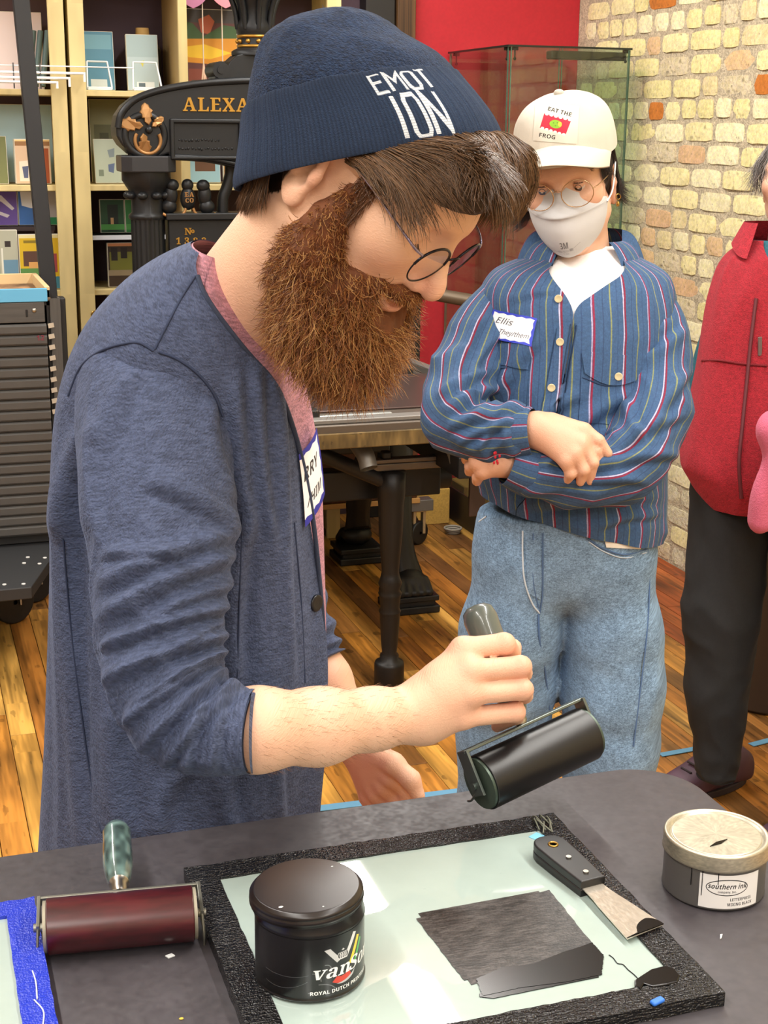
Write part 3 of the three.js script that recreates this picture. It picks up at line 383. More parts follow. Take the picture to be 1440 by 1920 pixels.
// the maroon roller lying beside the slab
function makeBrayer(t, L, r, rollMat, handleMat, wireMat, bits) {
  // local frame: roller axis along x, handle along -z
  part('roller', [lathe([[0, 0], [r - 0.001, 0], [r, 0.001], [r, L - 0.001], [r - 0.001, L], [0, L]], 48).rotateZ(-Math.PI / 2).translate(-L / 2, 0, 0)], rollMat, t);
  for (const s of [-1, 1]) part('end_disc', cyl(r - 0.002, r - 0.002, 0.003, 0, 0, 0, 32).rotateZ(Math.PI / 2).translate(s * (L / 2 + 0.0016), 0, 0), bits.disc, t);
  for (const s of [-1, 1]) part('axle_end', cyl(0.004, 0.004, 0.012, 0, 0, 0, 12).rotateZ(Math.PI / 2).translate(s * (L / 2 + 0.006), 0, 0), wireMat, t);
  const x = L / 2 + 0.008, gp = bits.gap ?? 0.014, z = -(r + gp), tk = bits.thick ?? 1;
  for (const s of [-1, 1]) part('frame_arm', rot(extrude([[-0.005 * tk, -0.005 * tk], [0.005 * tk, -0.005 * tk], [0.0045 * tk, r + gp + 0.002], [-0.0045 * tk, r + gp + 0.002]], 0.0022, 0.0005), 0, Math.PI / 2, 0).rotateX(-Math.PI / 2).translate(s * x - 0.001, 0, 0), wireMat, t);
  part('frame_bar', rbox(2 * x + 0.004, 0.009 * Math.sqrt(tk), 0.0035, 0, 0, z - 0.001, 0.001), wireMat, t);
  for (const s of [-1, 1]) part('rest_leg', tube([[s * x, 0.003, 0.004], [s * (x + 0.001), -r * 0.6, 0.004 + r * 0.35], [s * (x + 0.001), -r * bits.rest, r * 0.5]], 0.0013, 10, 6), wireMat, t);
  part('ferrule', rot(lathe([[0.0055, 0], [0.0075, 0.004], [0.0075, 0.012], [0.010, 0.016]], 20), -Math.PI / 2).translate(0, 0, z - 0.002), bits.ferrule, t);
  part('handle', rot(lathe([[0.0085, 0], [0.0120, 0.010], [0.0145, 0.030], [0.0150, 0.050], [0.0142, 0.072], [0.0148, 0.086], [0.013, 0.094], [0.008, 0.098], [0, 0.099]], 28).scale(bits.hr ?? 1, bits.hl ?? 1, bits.hr ?? 1), -Math.PI / 2).translate(0, 0, z - 0.016), handleMat, t);
}
{
  const r = 0.0255, L = 0.148, cy = TY + r * 1.08 + 0.0008;
  const a = onY(88, 1738, cy), b = onY(362, 1712, cy), c = a.clone().add(b).multiplyScalar(0.5), d = b.clone().sub(a);
  const t = thing('brayer', 'maroon rubber ink roller with glassy grey-green handle lying on the black table', 'brayer', [c.x, cy, c.z], -Math.atan2(d.z, d.x));
  const red = phys(0x4e0d17, 0.3, { clearcoat: 0.35, clearcoatRoughness: 0.3, map: tex(256, 128, (u, v) => { let q = 0.85 + 0.35 * (n16(u, v) - 0.5) + 0.2 * (n64(u, v) - 0.5); if (n128(u * 0.7, v * 0.7) > 0.985) q += 0.8; return [q, q * 0.95, q * 0.95]; }) });
  const hm = phys(0x7d9490, 0.16, { clearcoat: 0.8, map: tex(64, 64, (u, v) => { const q = 0.8 + 0.7 * (n16(u, v) - 0.5); return [q * 0.95, q, q]; }) });
  makeBrayer(t, d.length(), r, red, hm, mat(0x8a8a80, 0.4, { metalness: 0.8 }), { disc: mat(0x9a9482, 0.5, { metalness: 0.3 }), ferrule: steel, rest: 1.08 });
  t.rotation.order = 'YXZ'; t.rotation.x = 0.10;
  const s = onY(316, 1798, TY); solo('paint_chip', 'tiny white chip lying in front of the maroon roller', 'chip', rot(extrude([[0, 0], [0.006, 0.002], [0.004, 0.006], [-0.002, 0.004]], 0.0008, 0.0003), -Math.PI / 2), mat(0xd8dcdc, 0.6), [s.x, TY + 0.0006, s.z]);
  const s2 = onY(340, 1911, TY); solo('paint_chip', 'tiny yellow speck lying beside the tape edge of the slab', 'chip', ball(0.0016, 0, 0, 0, 1.3, 0.5, 1, 8), mat(0xd9b23e, 0.6), [s2.x, TY + 0.0006, s2.z]);
  const s3 = onY(1350, 1762, TY); solo('paint_chip', 'tiny white fleck on the table in front of the grey tin', 'chip', rot(extrude([[0, 0], [0.002, 0.001], [0.006, 0.006], [0.004, 0.006]], 0.0008, 0.0003), -Math.PI / 2), mat(0xd8dcdc, 0.6), [s3.x, TY + 0.0006, s3.z]);
}
// second slab with blue tape, bottom left
{
  const a = onY(64, 1683, TY + 0.014); const x1 = a.x, z0 = a.z, w = 0.34, d = 0.36, cx = x1 - w / 2, cz = z0 + d / 2;
  const t = thing('ink_slab', 'glass inking slab edged with bright blue tape', 'slab', [cx, TY + 0.0005, cz]);
  part('board', box(w - 0.006, 0.008, d - 0.006, 0, 0.0045, 0), mat(0xd9dcd6, 0.8), t);
  part('glass_plate', rbox(w - 0.05, 0.0025, d - 0.05, 0, 0.0100, 0, 0.001), slabGlass(), t);
  const bt = phys(0x1f35b8, 0.4, { bumpMap: crinkleH, bumpScale: 0.0012 });
  for (const s of frameStrips(-w / 2, w / 2, -d / 2, d / 2, 0.028, 0.0145, 0)) part('tape_edge', s, bt, t).userData.label = 'bright blue tape border';
  const R = rng(3), sc = []; for (let i = 0; i < 5; i++) { const z = -0.05 + i * 0.045; sc.push(tube([[w / 2 - 0.016 + R() * 0.004, 0.0152, z], [w / 2 - 0.012 + R() * 0.003, 0.0155, z + 0.02], [w / 2 - 0.015 + R() * 0.004, 0.0152, z + 0.045]], 0.0007, 8, 5)); }
  part('wax_streak', sc, mat(0xcfd8e8, 0.6), t);
}

// ---------------------------------------------------------------- glass display case beside the brick wall
const paneMat = phys(0xf3fbf7, 0.02, { transmission: 1, thickness: 0, ior: 1.5 });
const edgeMat = phys(0x4d6b5e, 0.15, { clearcoat: 0.5 });
const blackMat = mat(0x18181a, 0.45), iron = mat(0x222427, 0.42, { metalness: 0.35 }), gold = mat(0xb98d3e, 0.38, { metalness: 0.75 });
{
  const x0 = 2.13, x1 = 2.625, z0 = -5.62, z1 = -5.01, yb = 0.14, yt = 1.88, cx = (x0 + x1) / 2, cz = (z0 + z1) / 2, w = x1 - x0, d = z1 - z0;
  const t = thing('display_case', 'tall frameless glass display case on a black plinth beside the brick wall', 'display case', [cx, 0, cz]);
  part('plinth', rbox(w, yb, d, 0, yb / 2, 0, 0.004), blackMat, t);
  const H = yt - yb, my = (yt + yb) / 2;
  const pane = (name, sx, sy, sz, x, y, z) => { const m = part(name, box(sx, sy, sz, x, y, z), paneMat, t); return m; };
  pane('pane', w - 0.02, H, 0.006, 0, my, d / 2 - 0.004); pane('pane', w - 0.02, H, 0.006, 0, my, -d / 2 + 0.004);
  pane('pane', 0.006, H, d - 0.02, -w / 2 + 0.004, my, 0); pane('pane', 0.006, H, d - 0.02, w / 2 - 0.004, my, 0);
  pane('top_pane', w, 0.008, d, 0, yt + 0.004, 0);
  for (const sx of [-1, 1]) for (const sz of [-1, 1]) part('glass_edge', [box(0.004, H, 0.004, sx * (w / 2 - 0.004), my, sz * (d / 2 - 0.012)), box(0.004, H, 0.004, sx * (w / 2 - 0.012), my, sz * (d / 2 - 0.004))], edgeMat, t);
  part('glass_edge', [box(w, 0.007, 0.004, 0, yt + 0.004, d / 2), box(0.004, 0.007, d, -w / 2, yt + 0.004, 0)], mat(0x1d2420, 0.3), t);
  part('light_bar', rbox(w * 0.62, 0.03, 0.05, w * 0.17, yt - 0.022, d / 2 - 0.045, 0.006), mat(0x2c231f, 0.4, { metalness: 0.4 }), t);
  for (const [x, z] of [[-w / 2 + 0.03, d / 2 - 0.012], [-w / 2 + 0.012, d / 2 - 0.04], [-w / 2 + 0.012, -d / 2 + 0.06], [w / 2 - 0.02, d / 2 - 0.012]]) part('clip', [rbox(0.022, 0.014, 0.014, x, yt - 0.004, z, 0.002), cyl(0.003, 0.003, 0.03, x, yt - 0.024, z, 8), ball(0.006, x, yt - 0.04, z, 1, 1, 1, 10)], mat(0x2a2622, 0.35, { metalness: 0.7 }), t);
  part('lock', rot(cyl(0.007, 0.007, 0.01, 0, 0, 0, 14), 0, 0, Math.PI / 2).translate(-w / 2 - 0.002, 1.43, d / 2 - 0.06), steel, t);
}
// cardboard box, cable coil, wooden chest on casters behind the press
const cardT = tex(128, 128, (u, v) => { const q = 0.94 + 0.12 * (n64(u, v) - 0.5) + 0.06 * (n8(u, v) - 0.5); return [q, q, q * 0.98]; });
{
  const t = thing('cardboard_box', 'small closed tan cardboard box on the floor against the red wall', 'box', [2.015, 0, -5.50]);
  part('carton', boxUV(rbox(0.17, 0.15, 0.17, 0, 0.0752, 0, 0.003), 4), mat(0xd3a956, 0.85, { map: cardT }), t);
  part('packing_tape', box(0.05, 0.0006, 0.172, 0, 0.1508, 0), mat(0xc09a58, 0.3), t);
  const c = onY(842, 972, 0.0); const ring = []; for (let i = 0; i < 3; i++) ring.push(new THREE.TorusGeometry(0.026 + i * 0.004, 0.0045, 8, 28).rotateX(Math.PI / 2).translate(0, 0.0052 + i * 0.008, 0));
  solo('cable_coil', 'small grey coil of cable on the floor beside the black plinth', 'cable', ring, mat(0x9a948a, 0.6), [2.06, 0.0, -5.27]);
}
{
  const t = thing('rolling_chest', 'low dark brown wooden chest on grey casters behind the press', 'chest', [1.50, 0, -5.215]);
  const wood = mat(0x5a3018, 0.5, { map: grainTex[0] });
  part('chest_body', boxUV(rbox(0.70, 0.34, 0.19, 0, 0.37, 0, 0.005), 3), wood, t);
  part('chest_lid', boxUV(rbox(0.72, 0.02, 0.20, 0, 0.551, 0, 0.004), 3), mat(0x6b3b1e, 0.5, { map: grainTex[1] }), t);
  part('base_rail', rbox(0.72, 0.02, 0.02, 0, 0.19, 0.09, 0.002), mat(0xb98d52, 0.6), t);
  for (const s of [-1, 1]) {
    part('corner_bracket', rbox(0.12, 0.045, 0.06, s * 0.36, 0.165, 0.06, 0.003), mat(0x6f6e6c, 0.5, { metalness: 0.5 }), t);
    for (const z of [0.055, -0.055]) { const c = part('caster_wheel', rot(lathe([[0.006, -0.014], [0.042, -0.014], [0.048, -0.009], [0.048, 0.009], [0.042, 0.014], [0.006, 0.014]], 28), Math.PI / 2, 0.5, 0).translate(s * 0.37, 0.048, z), mat(0x1a1918, 0.5), t); part('caster_fork', [rbox(0.012, 0.09, 0.03, s * 0.37 - 0.02, 0.09, z, 0.002), rbox(0.012, 0.09, 0.03, s * 0.37 + 0.02, 0.09, z, 0.002), rbox(0.055, 0.008, 0.04, s * 0.37, 0.139, z, 0.002)], mat(0xb9a98a, 0.4, { metalness: 0.7 }), c); }
  }
}

// ---------------------------------------------------------------- iron hand press
const fontSB = await new FontLoader().loadAsync('fonts/droid/droid_serif_bold.typeface.json');
const fontS = await new FontLoader().loadAsync('fonts/droid/droid_sans_bold.typeface.json');
const text = (s, size, depth, font = fontSB, bev = 0.0006) => new TextGeometry(s, { font, size, depth, curveSegments: 4, bevelEnabled: bev > 0, bevelSize: bev, bevelThickness: bev, bevelSegments: 1 });
{
  const PX = 1.21, PZ = -4.73; const t = thing('hand_press', 'black cast-iron hand press with gilt lettering and lion-paw feet', 'printing press', [PX, 0, PZ]);
  const L = (a, b, z = PZ + 0.07) => { const p = onZ(a, b, z); return [p.x - PX, p.y]; };
  // beam
  const half = [[222, 240], [226, 218], [238, 200], [258, 184], [290, 172], [330, 163], [380, 156], [440, 152], [520, 150]].map(p => L(...p));
  const low = [[520, 322], [470, 318], [430, 308], [390, 301], [350, 298], [325, 297], [318, 284], [300, 290], [275, 292], [250, 286], [232, 270], [223, 255]].map(p => L(...p));
  const mir = l => l.map(([x, y]) => [-x - 0.0, y]).reverse();
  const yTop = half[8][1]; const outline = [...half, [0, yTop + 0.004], ...mir(half), ...mir(low), ...mir([]), ...low.slice(0, 0)];
  const sh = [...half, [0, yTop + 0.004], ...mir(half)]; const lowR = mir(low); // right side bottom, from right end inwards
  const shapePts = [...sh, ...lowR, ...low];
  part('beam', extrude(shapePts, 0.12, 0.006, 2).translate(0, 0, -0.06), iron, t);
  const rimP = [...half, [0, yTop + 0.004], ...mir(half)].map(([x, y]) => V(x, y, 0.066)); part('beam_rim', tube(rimP, 0.011, 90, 8), iron, t);
  const lowP = low.slice(0, 6).map(([x, y]) => V(x, y + 0.006, 0.066)); part('beam_rim', tube([...lowP], 0.008, 30, 8), iron, t);
  part('beam_rim', tube(lowP.map(p => V(-p.x, p.y, p.z)), 0.008, 30, 8), iron, t);
  // recessed maker's panel: raised moulding around a sunk face
  const [ax, ay] = L(322, 222), [bx, by] = L(452, 300); const pw = bx - ax, ph = ay - by, pcx = (ax + bx) / 2, pcy = (ay + by) / 2;
  for (const s of [1, -1]) { part('panel_moulding', [rbox(pw, 0.014, 0.018, s * pcx, ay - 0.007, 0.07, 0.005), rbox(0.014, ph, 0.018, s * ax, pcy, 0.07, 0.005), rbox(0.014, ph, 0.018, s * bx, pcy, 0.07, 0.005), rbox(pw, 0.012, 0.018, s * pcx, by + 0.006, 0.07, 0.005)], iron, t); }
  // weathered raised script lines on the panel (illegible)
  const R = rng(4), bumps = []; for (const [row, n] of [[262, 13], [278, 17]]) for (let i = 0; i < n; i++) { const [x, y] = L(335 + i * 6.2 + R() * 2, row + R() * 2); bumps.push(ball(0.0035, x, y, 0.067, 0.8 + R() * 0.5, 0.7 + R() * 0.8, 0.5, 6)); }
  part('raised_script', bumps, iron, t).userData.kind = 'stuff';
  // gilt letters
  { let [x0, y0] = L(343, 208); const word = 'ALEXAND'; let x = x0; for (const ch of word) { const g = text(ch, 0.041, 0.004); g.computeBoundingBox(); const w = g.boundingBox.max.x; g.translate(x, y0, 0.066); part('gilt_letter', g, gold, t).userData.label = 'gilt slab-serif letter ' + ch; x += w + 0.0035; } }
  // leaf boss at the beam end
  const [lx, ly] = L(272, 246); const boss = part('boss', new THREE.TorusGeometry(0.062, 0.012, 10, 40).translate(lx, ly - 0.012, 0.062), iron, t);
  const leafShape = (sx, sy) => { const s = new THREE.Shape(); const P = [[0, 0], [0.25, 0.16], [0.2, 0.38], [0.42, 0.42], [0.4, 0.62], [0.56, 0.72], [0.36, 0.86], [0.3, 1.05], [0, 1.2], [-0.3, 1.05], [-0.36, 0.86], [-0.56, 0.72], [-0.4, 0.62], [-0.42, 0.42], [-0.2, 0.38], [-0.25, 0.16]]; P.forEach(([a, b], i) => i ? s.lineTo(a * sx, b * sy) : s.moveTo(a * sx, b * sy)); return s; };
  const bronze = mat(0xa2794c, 0.45, { metalness: 0.55 });
  for (const [a, x, y, k] of [[0.15, 278, 232, 0.052], [1.45, 266, 236, 0.058], [3.25, 268, 252, 0.056], [-0.95, 286, 236, 0.036]]) { const g = new THREE.ExtrudeGeometry(leafShape(k * 0.62, k), { depth: 0.004, bevelEnabled: true, bevelSize: 0.003, bevelThickness: 0.005, bevelSegments: 3 }); const p = g.attributes.position; for (let i = 0; i < p.count; i++) p.setZ(i, p.getZ(i) + 0.012 * Math.cos(p.getX(i) / k * 2.2) - 0.010 * Math.pow(p.getY(i) / k, 2) + 0.002 * Math.sin(p.getX(i) / k * 16)); g.computeVertexNormals(); const [x1, y1] = L(x, y); part('leaf', g.rotateZ(a).translate(x1, y1, 0.062), bronze, t).userData.label = 'bronze oak leaf ornament'; }
  part('leaf_ring', new THREE.TorusGeometry(0.04, 0.006, 8, 30, 4.2).rotateZ(2.6).translate(lx + 0.008, ly - 0.028, 0.07), bronze, t);
  part('acorn', ball(0.011, lx + 0.012, ly + 0.004, 0.076, 1, 1, 0.8, 12), iron, t);
  // pediment with scroll and finial
  const ped = [[408, 152], [408, 145], [418, 142], [428, 130], [436, 116], [448, 105], [462, 101], [500, 100]].map(p => L(...p)); const pshape = [...ped, ...mir(ped)]; part('pediment', extrude(pshape, 0.10, 0.004).translate(0, 0, -0.05), iron, t);
  for (const s of [1, -1]) { const [sx, sy] = L(422, 131); part('scroll', [rot(cyl(0.026, 0.026, 0.13, 0, 0, 0, 24), Math.PI / 2).translate(s * (sx - 0.012), sy, 0), rot(cyl(0.012, 0.012, 0.14, 0, 0, 0, 16), Math.PI / 2).translate(s * (sx - 0.012), sy, 0)], iron, t); }
  { const [fx] = L(487, 60); const [, f0] = L(487, 103); const fin = part('finial', lathe([[0.075, 0], [0.075, 0.012], [0.066, 0.018], [0.052, 0.024], [0.052, 0.062], [0.058, 0.068], [0.06, 0.09], [0.05, 0.11], [0.055, 0.15], [0.075, 0.20], [0.088, 0.235], [0.06, 0.25], [0.066, 0.28], [0.05, 0.34], [0, 0.36]], 24).translate(fx, f0, 0), iron, t);
    for (const y of [0.028, 0.058]) part('gilt_band', new THREE.TorusGeometry(0.053, 0.005, 8, 36).rotateX(Math.PI / 2).translate(fx, f0 + y, 0), gold, fin);
    for (let i = 0; i < 10; i++) { const a = i / 10 * Math.PI * 2; part('gilt_stud', ball(0.007, fx + 0.054 * Math.sin(a), f0 + 0.043, 0.054 * Math.cos(a), 1.2, 1, 1, 8), gold, fin); }
    for (let i = 0; i < 8; i++) { const a = i / 8 * Math.PI * 2; part('acanthus', tube([[fx + 0.055 * Math.sin(a), f0 + 0.08, 0.055 * Math.cos(a)], [fx + 0.064 * Math.sin(a), f0 + 0.14, 0.064 * Math.cos(a)], [fx + 0.092 * Math.sin(a), f0 + 0.205, 0.092 * Math.cos(a)], [fx + 0.108 * Math.sin(a), f0 + 0.196, 0.108 * Math.cos(a)]], 0.009, 12, 6), iron, fin); } }
  // columns
  for (const s of [-1, 1]) {
    const cx = s * 0.442; const [, c0] = L(270, 322); const [, c1] = L(270, 291);
    const col = part('column', (() => { const g = lathe([[0.062, 0.62], [0.062, 0.66], [0.054, 0.68], [0.054, 1.30], [0.06, 1.305], [0.06, 1.316], [0.05, 1.325], [0.05, 1.38], [0.062, 1.40], [0.078, 1.425], [0.078, c0]], 72); const p = g.attributes.position; for (let i = 0; i < p.count; i++) { const y = p.getY(i); if (y > 0.675 && y < 1.302) { const a = Math.atan2(p.getX(i), p.getZ(i)), r = Math.hypot(p.getX(i), p.getZ(i)), k = 1 - 0.10 * Math.pow(Math.abs(Math.cos(a * 9)), 2); p.setX(i, p.getX(i) * k); p.setZ(i, p.getZ(i) * k); } } g.computeVertexNormals(); return g.translate(cx, 0, 0); })(), iron, t);
    part('capital', extrude([[-0.082, -0.055], [-0.055, -0.082], [0.055, -0.082], [0.082, -0.055], [0.082, 0.055], [0.055, 0.082], [-0.055, 0.082], [-0.082, 0.055]], c1 - c0 - 0.008, 0.004).rotateX(-Math.PI / 2).translate(cx, c0 + 0.002, 0), mat(0x35363a, 0.4, { metalness: 0.35 }), col);
    for (let i = 0; i < 8; i++) { const a = (i + 0.5) / 8 * Math.PI * 2; part('volute', ball(0.018, cx + 0.06 * Math.sin(a), 1.378, 0.06 * Math.cos(a), 1, 0.7, 0.8, 8), iron, col); }
    part('column_base', [rbox(0.16, 0.10, 0.16, cx, 0.57, 0, 0.006), rbox(0.19, 0.03, 0.19, cx, 0.52, 0, 0.006)], iron, t);
  }
  // number plate with crest
  const [, py0] = L(360, 407); part('cross_plate', [rbox(0.78, 0.022, 0.11, 0, py0, 0, 0.004), rbox(0.76, 0.30, 0.07, 0, py0 - 0.16, 0, 0.004), rbox(0.78, 0.02, 0.10, 0, py0 - 0.30, 0, 0.004)], iron, t);
  for (const [w, a, b, s] of [['N', 346, 440, 0.021], ['o', 358, 437, 0.014], ['1', 330, 458, 0.021], ['3', 346, 458, 0.021], ['8', 362, 458, 0.021], ['2', 378, 458, 0.021]]) { const [x, y] = L(a, b, PZ + 0.036); part('gilt_numeral', text(w, s, 0.003).translate(x, y, 0.0345), gold, t); }
  { const [cx0, cy0] = L(352, 372, PZ + 0.02); const cr = part('crest', [ball(0.030, cx0, cy0, 0.02, 0.85, 1.25, 0.6), ball(0.022, cx0, cy0 + 0.042, 0.02, 0.9, 0.9, 0.7), ball(0.03, cx0 - 0.055, cy0 + 0.012, 0.02, 0.75, 1.2, 0.6), ball(0.022, cx0 - 0.05, cy0 + 0.042, 0.025, 1, 0.9, 0.8), ball(0.03, cx0 + 0.055, cy0 + 0.010, 0.02, 0.75, 1.2, 0.6), ball(0.022, cx0 + 0.05, cy0 + 0.040, 0.025, 1, 0.9, 0.8), ball(0.026, cx0 - 0.062, cy0 - 0.025, 0.02, 1, 0.9, 0.7), ball(0.026, cx0 + 0.062, cy0 - 0.027, 0.02, 1, 0.9, 0.7)], iron, t); cr.userData.label = 'small crest of two beasts either side of a shield';
    for (const s of [-1, 1]) part('gilt_ribbon', tube([[cx0 + s * 0.012, cy0 - 0.030, 0.045], [cx0 + s * 0.02, cy0 - 0.046, 0.046], [cx0 + s * 0.045, cy0 - 0.056, 0.046], [cx0 + s * 0.07, cy0 - 0.054, 0.044], [cx0 + s * 0.085, cy0 - 0.047, 0.04]], 0.005, 20, 6), bronze, cr);
    part('shield_letters', [text('E', 0.014, 0.002).translate(cx0 - 0.013, cy0 + 0.006, 0.037), text('A', 0.014, 0.002).translate(cx0 + 0.002, cy0 + 0.006, 0.037), text('C', 0.013, 0.002).translate(cx0 - 0.012, cy0 - 0.012, 0.037), text('O', 0.013, 0.002).translate(cx0 + 0.002, cy0 - 0.012, 0.037)], bronze, cr).userData.kind = 'stuff'; }
  { const p = [[432, 312], [431, 330], [425, 352], [418, 372], [417, 402]].map(q => { const [x, y] = L(...q, PZ - 0.01); return V(x, y, -0.01); }); part('curved_rod', tube(p, 0.019, 24, 12), iron, t); part('curved_rod', tube(p.map(v => V(-v.x, v.y, v.z)), 0.019, 24, 12), iron, t); }
  // platen and screw between the columns
  part('platen', [rbox(0.62, 0.07, 0.46, 0, 0.985, 0, 0.008), rbox(0.2, 0.06, 0.2, 0, 1.045, 0, 0.006)], iron, t);
  part('hand_bar', bar(V(0.30, 1.085, 0.04), V(0.78, 1.0, 0.16), 0.021, 14, 0.024), mat(0x6e6152, 0.4, { metalness: 0.5 }), t);
  // legs: swooping iron leg, lion paw, moulded block
  for (const sx of [-1, 1]) for (const sz of [-1, 1]) {
    const fx = sx * 0.365, fz = sz * 0.30;
    const lg = part('leg', loft([[0.62, 0.40, 0.03, 0.06, 0.05], [0.52, 0.385, 0.08, 0.062, 0.05], [0.40, 0.36, 0.15, 0.06, 0.048], [0.28, 0.35, 0.215, 0.05, 0.04], [0.19, 0.355, 0.255, 0.042, 0.036], [0.12, 0.365, 0.285, 0.05, 0.045]].map(([y, x, z, a, b]) => ({ c: V(sx * x, y, sz * z), a: V(a, 0, 0), b: V(0, b * 0.5, -sz * b) })), { nu: 20, nv: 30, cap0: true, cap1: true, disp: (th) => 0.004 * Math.cos(th * 6) }), iron, t);
    const paw = nets((x, y, z) => { let d = ell(0, 0.045, 0, 0.058, 0.042, 0.05)(x, y, z); for (let k = -2; k <= 2; k++) d = smin(d, cap(V(k * 0.022, 0.05, sz * 0.03), V(k * 0.026, 0.018, sz * 0.062), 0.018, 0.015)(x, y, z), 0.010); return d; }, [-0.1, -0.01, -0.1], [0.1, 0.11, 0.1], 0.006).translate(fx, 0.055, fz);
    part('paw', paw, iron, lg); part('foot_block', [rbox(0.17, 0.02, 0.15, fx, 0.052, fz, 0.005), rbox(0.15, 0.03, 0.13, fx, 0.036, fz, 0.004), rbox(0.175, 0.026, 0.155, fx, 0.0135, fz, 0.005)], iron, lg);
  }
  // ribs (rails), bed and carriage stretching towards the camera
  const bedW = 0.80, zb0 = -0.42, zb1 = 1.15;
  const bedTop = 0.835;
  part('rail_frame', [rbox(0.05, 0.06, 1.5, -0.22, 0.70, 0.42, 0.004), rbox(0.05, 0.06, 1.5, 0.22, 0.70, 0.42, 0.004), rbox(0.5, 0.09, 0.06, 0, 0.60, 0.86, 0.006), rbox(0.62, 0.12, 0.5, 0, 0.60, 0.0, 0.01)], iron, t);
  part('bed_plate', rbox(bedW, 0.028, zb1 - zb0, 0, bedTop - 0.014, (zb0 + zb1) / 2, 0.004), mat(0x6b6259, 0.45, { metalness: 0.5, map: mintT }), t);
  part('bed_edge', boxUV(rbox(bedW, 0.042, 0.02, 0, bedTop - 0.042, zb1 - 0.004, 0.003), 3), mat(0x8d7648, 0.6, { map: grainTex[1] }), t);
  part('bed_edge', boxUV(rbox(0.02, 0.042, zb1 - zb0 - 0.04, bedW / 2 - 0.012, bedTop - 0.042, (zb0 + zb1) / 2 - 0.02, 0.003), 3), mat(0x8d7648, 0.6, { map: grainTex[1] }), t);
  for (const x of [-0.06, 0.20]) part('strap', tube([[x, 0.79, 0.95], [x + 0.005, 0.765, 1.02], [x + 0.015, 0.735, 1.08], [x + 0.02, 0.70, 1.10]], 0.026, 16, 8), mat(0x7b7872, 0.45, { metalness: 0.5 }), t);
  const rz = -3.754 - PZ; part('cross_rail', [rbox(0.36, 0.022, 0.03, 0.16, 0.672, rz, 0.004), rbox(0.34, 0.012, 0.035, 0.165, 0.690, rz, 0.003)], mat(0x6a625a, 0.4, { metalness: 0.6 }), t); part('rail_knob', rbox(0.03, 0.024, 0.03, 0.05, 0.706, rz, 0.008), iron, t);
  part('hanging_strap', rbox(0.05, 0.16, 0.012, 0.325, 0.59, rz + 0.012, 0.003), mat(0x3a2a22, 0.5), t);
  part('winch_drum', rot(cyl(0.04, 0.04, 0.26, 0, 0, 0, 24), 0, 0, Math.PI / 2).translate(0.16, 0.60, rz - 0.14), iron, t);
  part('front_post', lathe([[0.0, 0], [0.054, 0], [0.054, 0.075], [0.05, 0.085], [0.034, 0.09], [0.034, 0.105], [0.026, 0.112], [0.03, 0.14], [0.036, 0.22], [0.037, 0.235], [0.04, 0.24], [0.034, 0.25], [0.038, 0.285], [0.042, 0.295], [0.034, 0.305], [0.042, 0.325], [0.034, 0.345], [0.03, 0.36], [0.034, 0.40], [0.042, 0.48], [0.045, 0.56], [0.05, 0.60], [0.05, 0.655], [0, 0.66]], 28).scale(0.82, 1, 0.82).translate(1.277 - PX, 0.001, rz), mat(0x1e1c1b, 0.45, { metalness: 0.3 }), t);
  part('brace', bar(V(1.277 - PX, 0.62, rz), V(-0.16, 0.73, rz + 0.02), 0.022, 10), iron, t);
}
// loose furniture and chases lying on the press bed
{
  const by = 0.8354, bz = -4.73, bx = 1.21; const put = (label, w, h, d, x, z, c, o = {}, turn = 0, name = 'metal_furniture') => solo(name, label, 'printing furniture', boxUV(rbox(w, h, d, 0, h / 2, 0, 0.003), 3), mat(c, o.r ?? 0.45, { metalness: o.m ?? 0.4, map: o.map ?? mintT }), [bx + x, by, bz + z], turn);
  put('long grey iron bar along the front edge of the press bed', 0.74, 0.012, 0.05, -0.01, 1.11, 0x8d8a86);
  put('thin pale reglet strip behind the front bar on the press bed', 0.40, 0.008, 0.018, -0.16, 1.05, 0xb9bcb8, { r: 0.3 });
  put('wide dull tympan sheet lying flat on the press bed', 0.70, 0.006, 0.52, 0.02, 0.72, 0x5c4a46, { r: 0.3 });
  put('dark iron block on the right part of the press bed', 0.16, 0.022, 0.04, 0.24, 0.42, 0x3d3c3b);
  put('pale grey spacing bar with worn top on the press bed', 0.20, 0.022, 0.05, 0.14, 0.34, 0x8f8e88);
  put('long slanting grey bar along the right edge of the press bed', 0.035, 0.024, 0.50, 0.36, 0.26, 0x7d7a74, {}, 0.06);
  put('tall dark block beside the right column of the press', 0.12, 0.05, 0.07, 0.16, 0.28, 0x4b4b49);
  put('small blue-white paper roll on the press bed', 0.10, 0.02, 0.05, 0.19, 0.47, 0xb9c4d2, { r: 0.6, m: 0 }, 0, 'paper_packet');
  put('square iron weight at the near left corner of the press bed', 0.05, 0.03, 0.06, -0.20, 1.06, 0x2f2e2d);
}

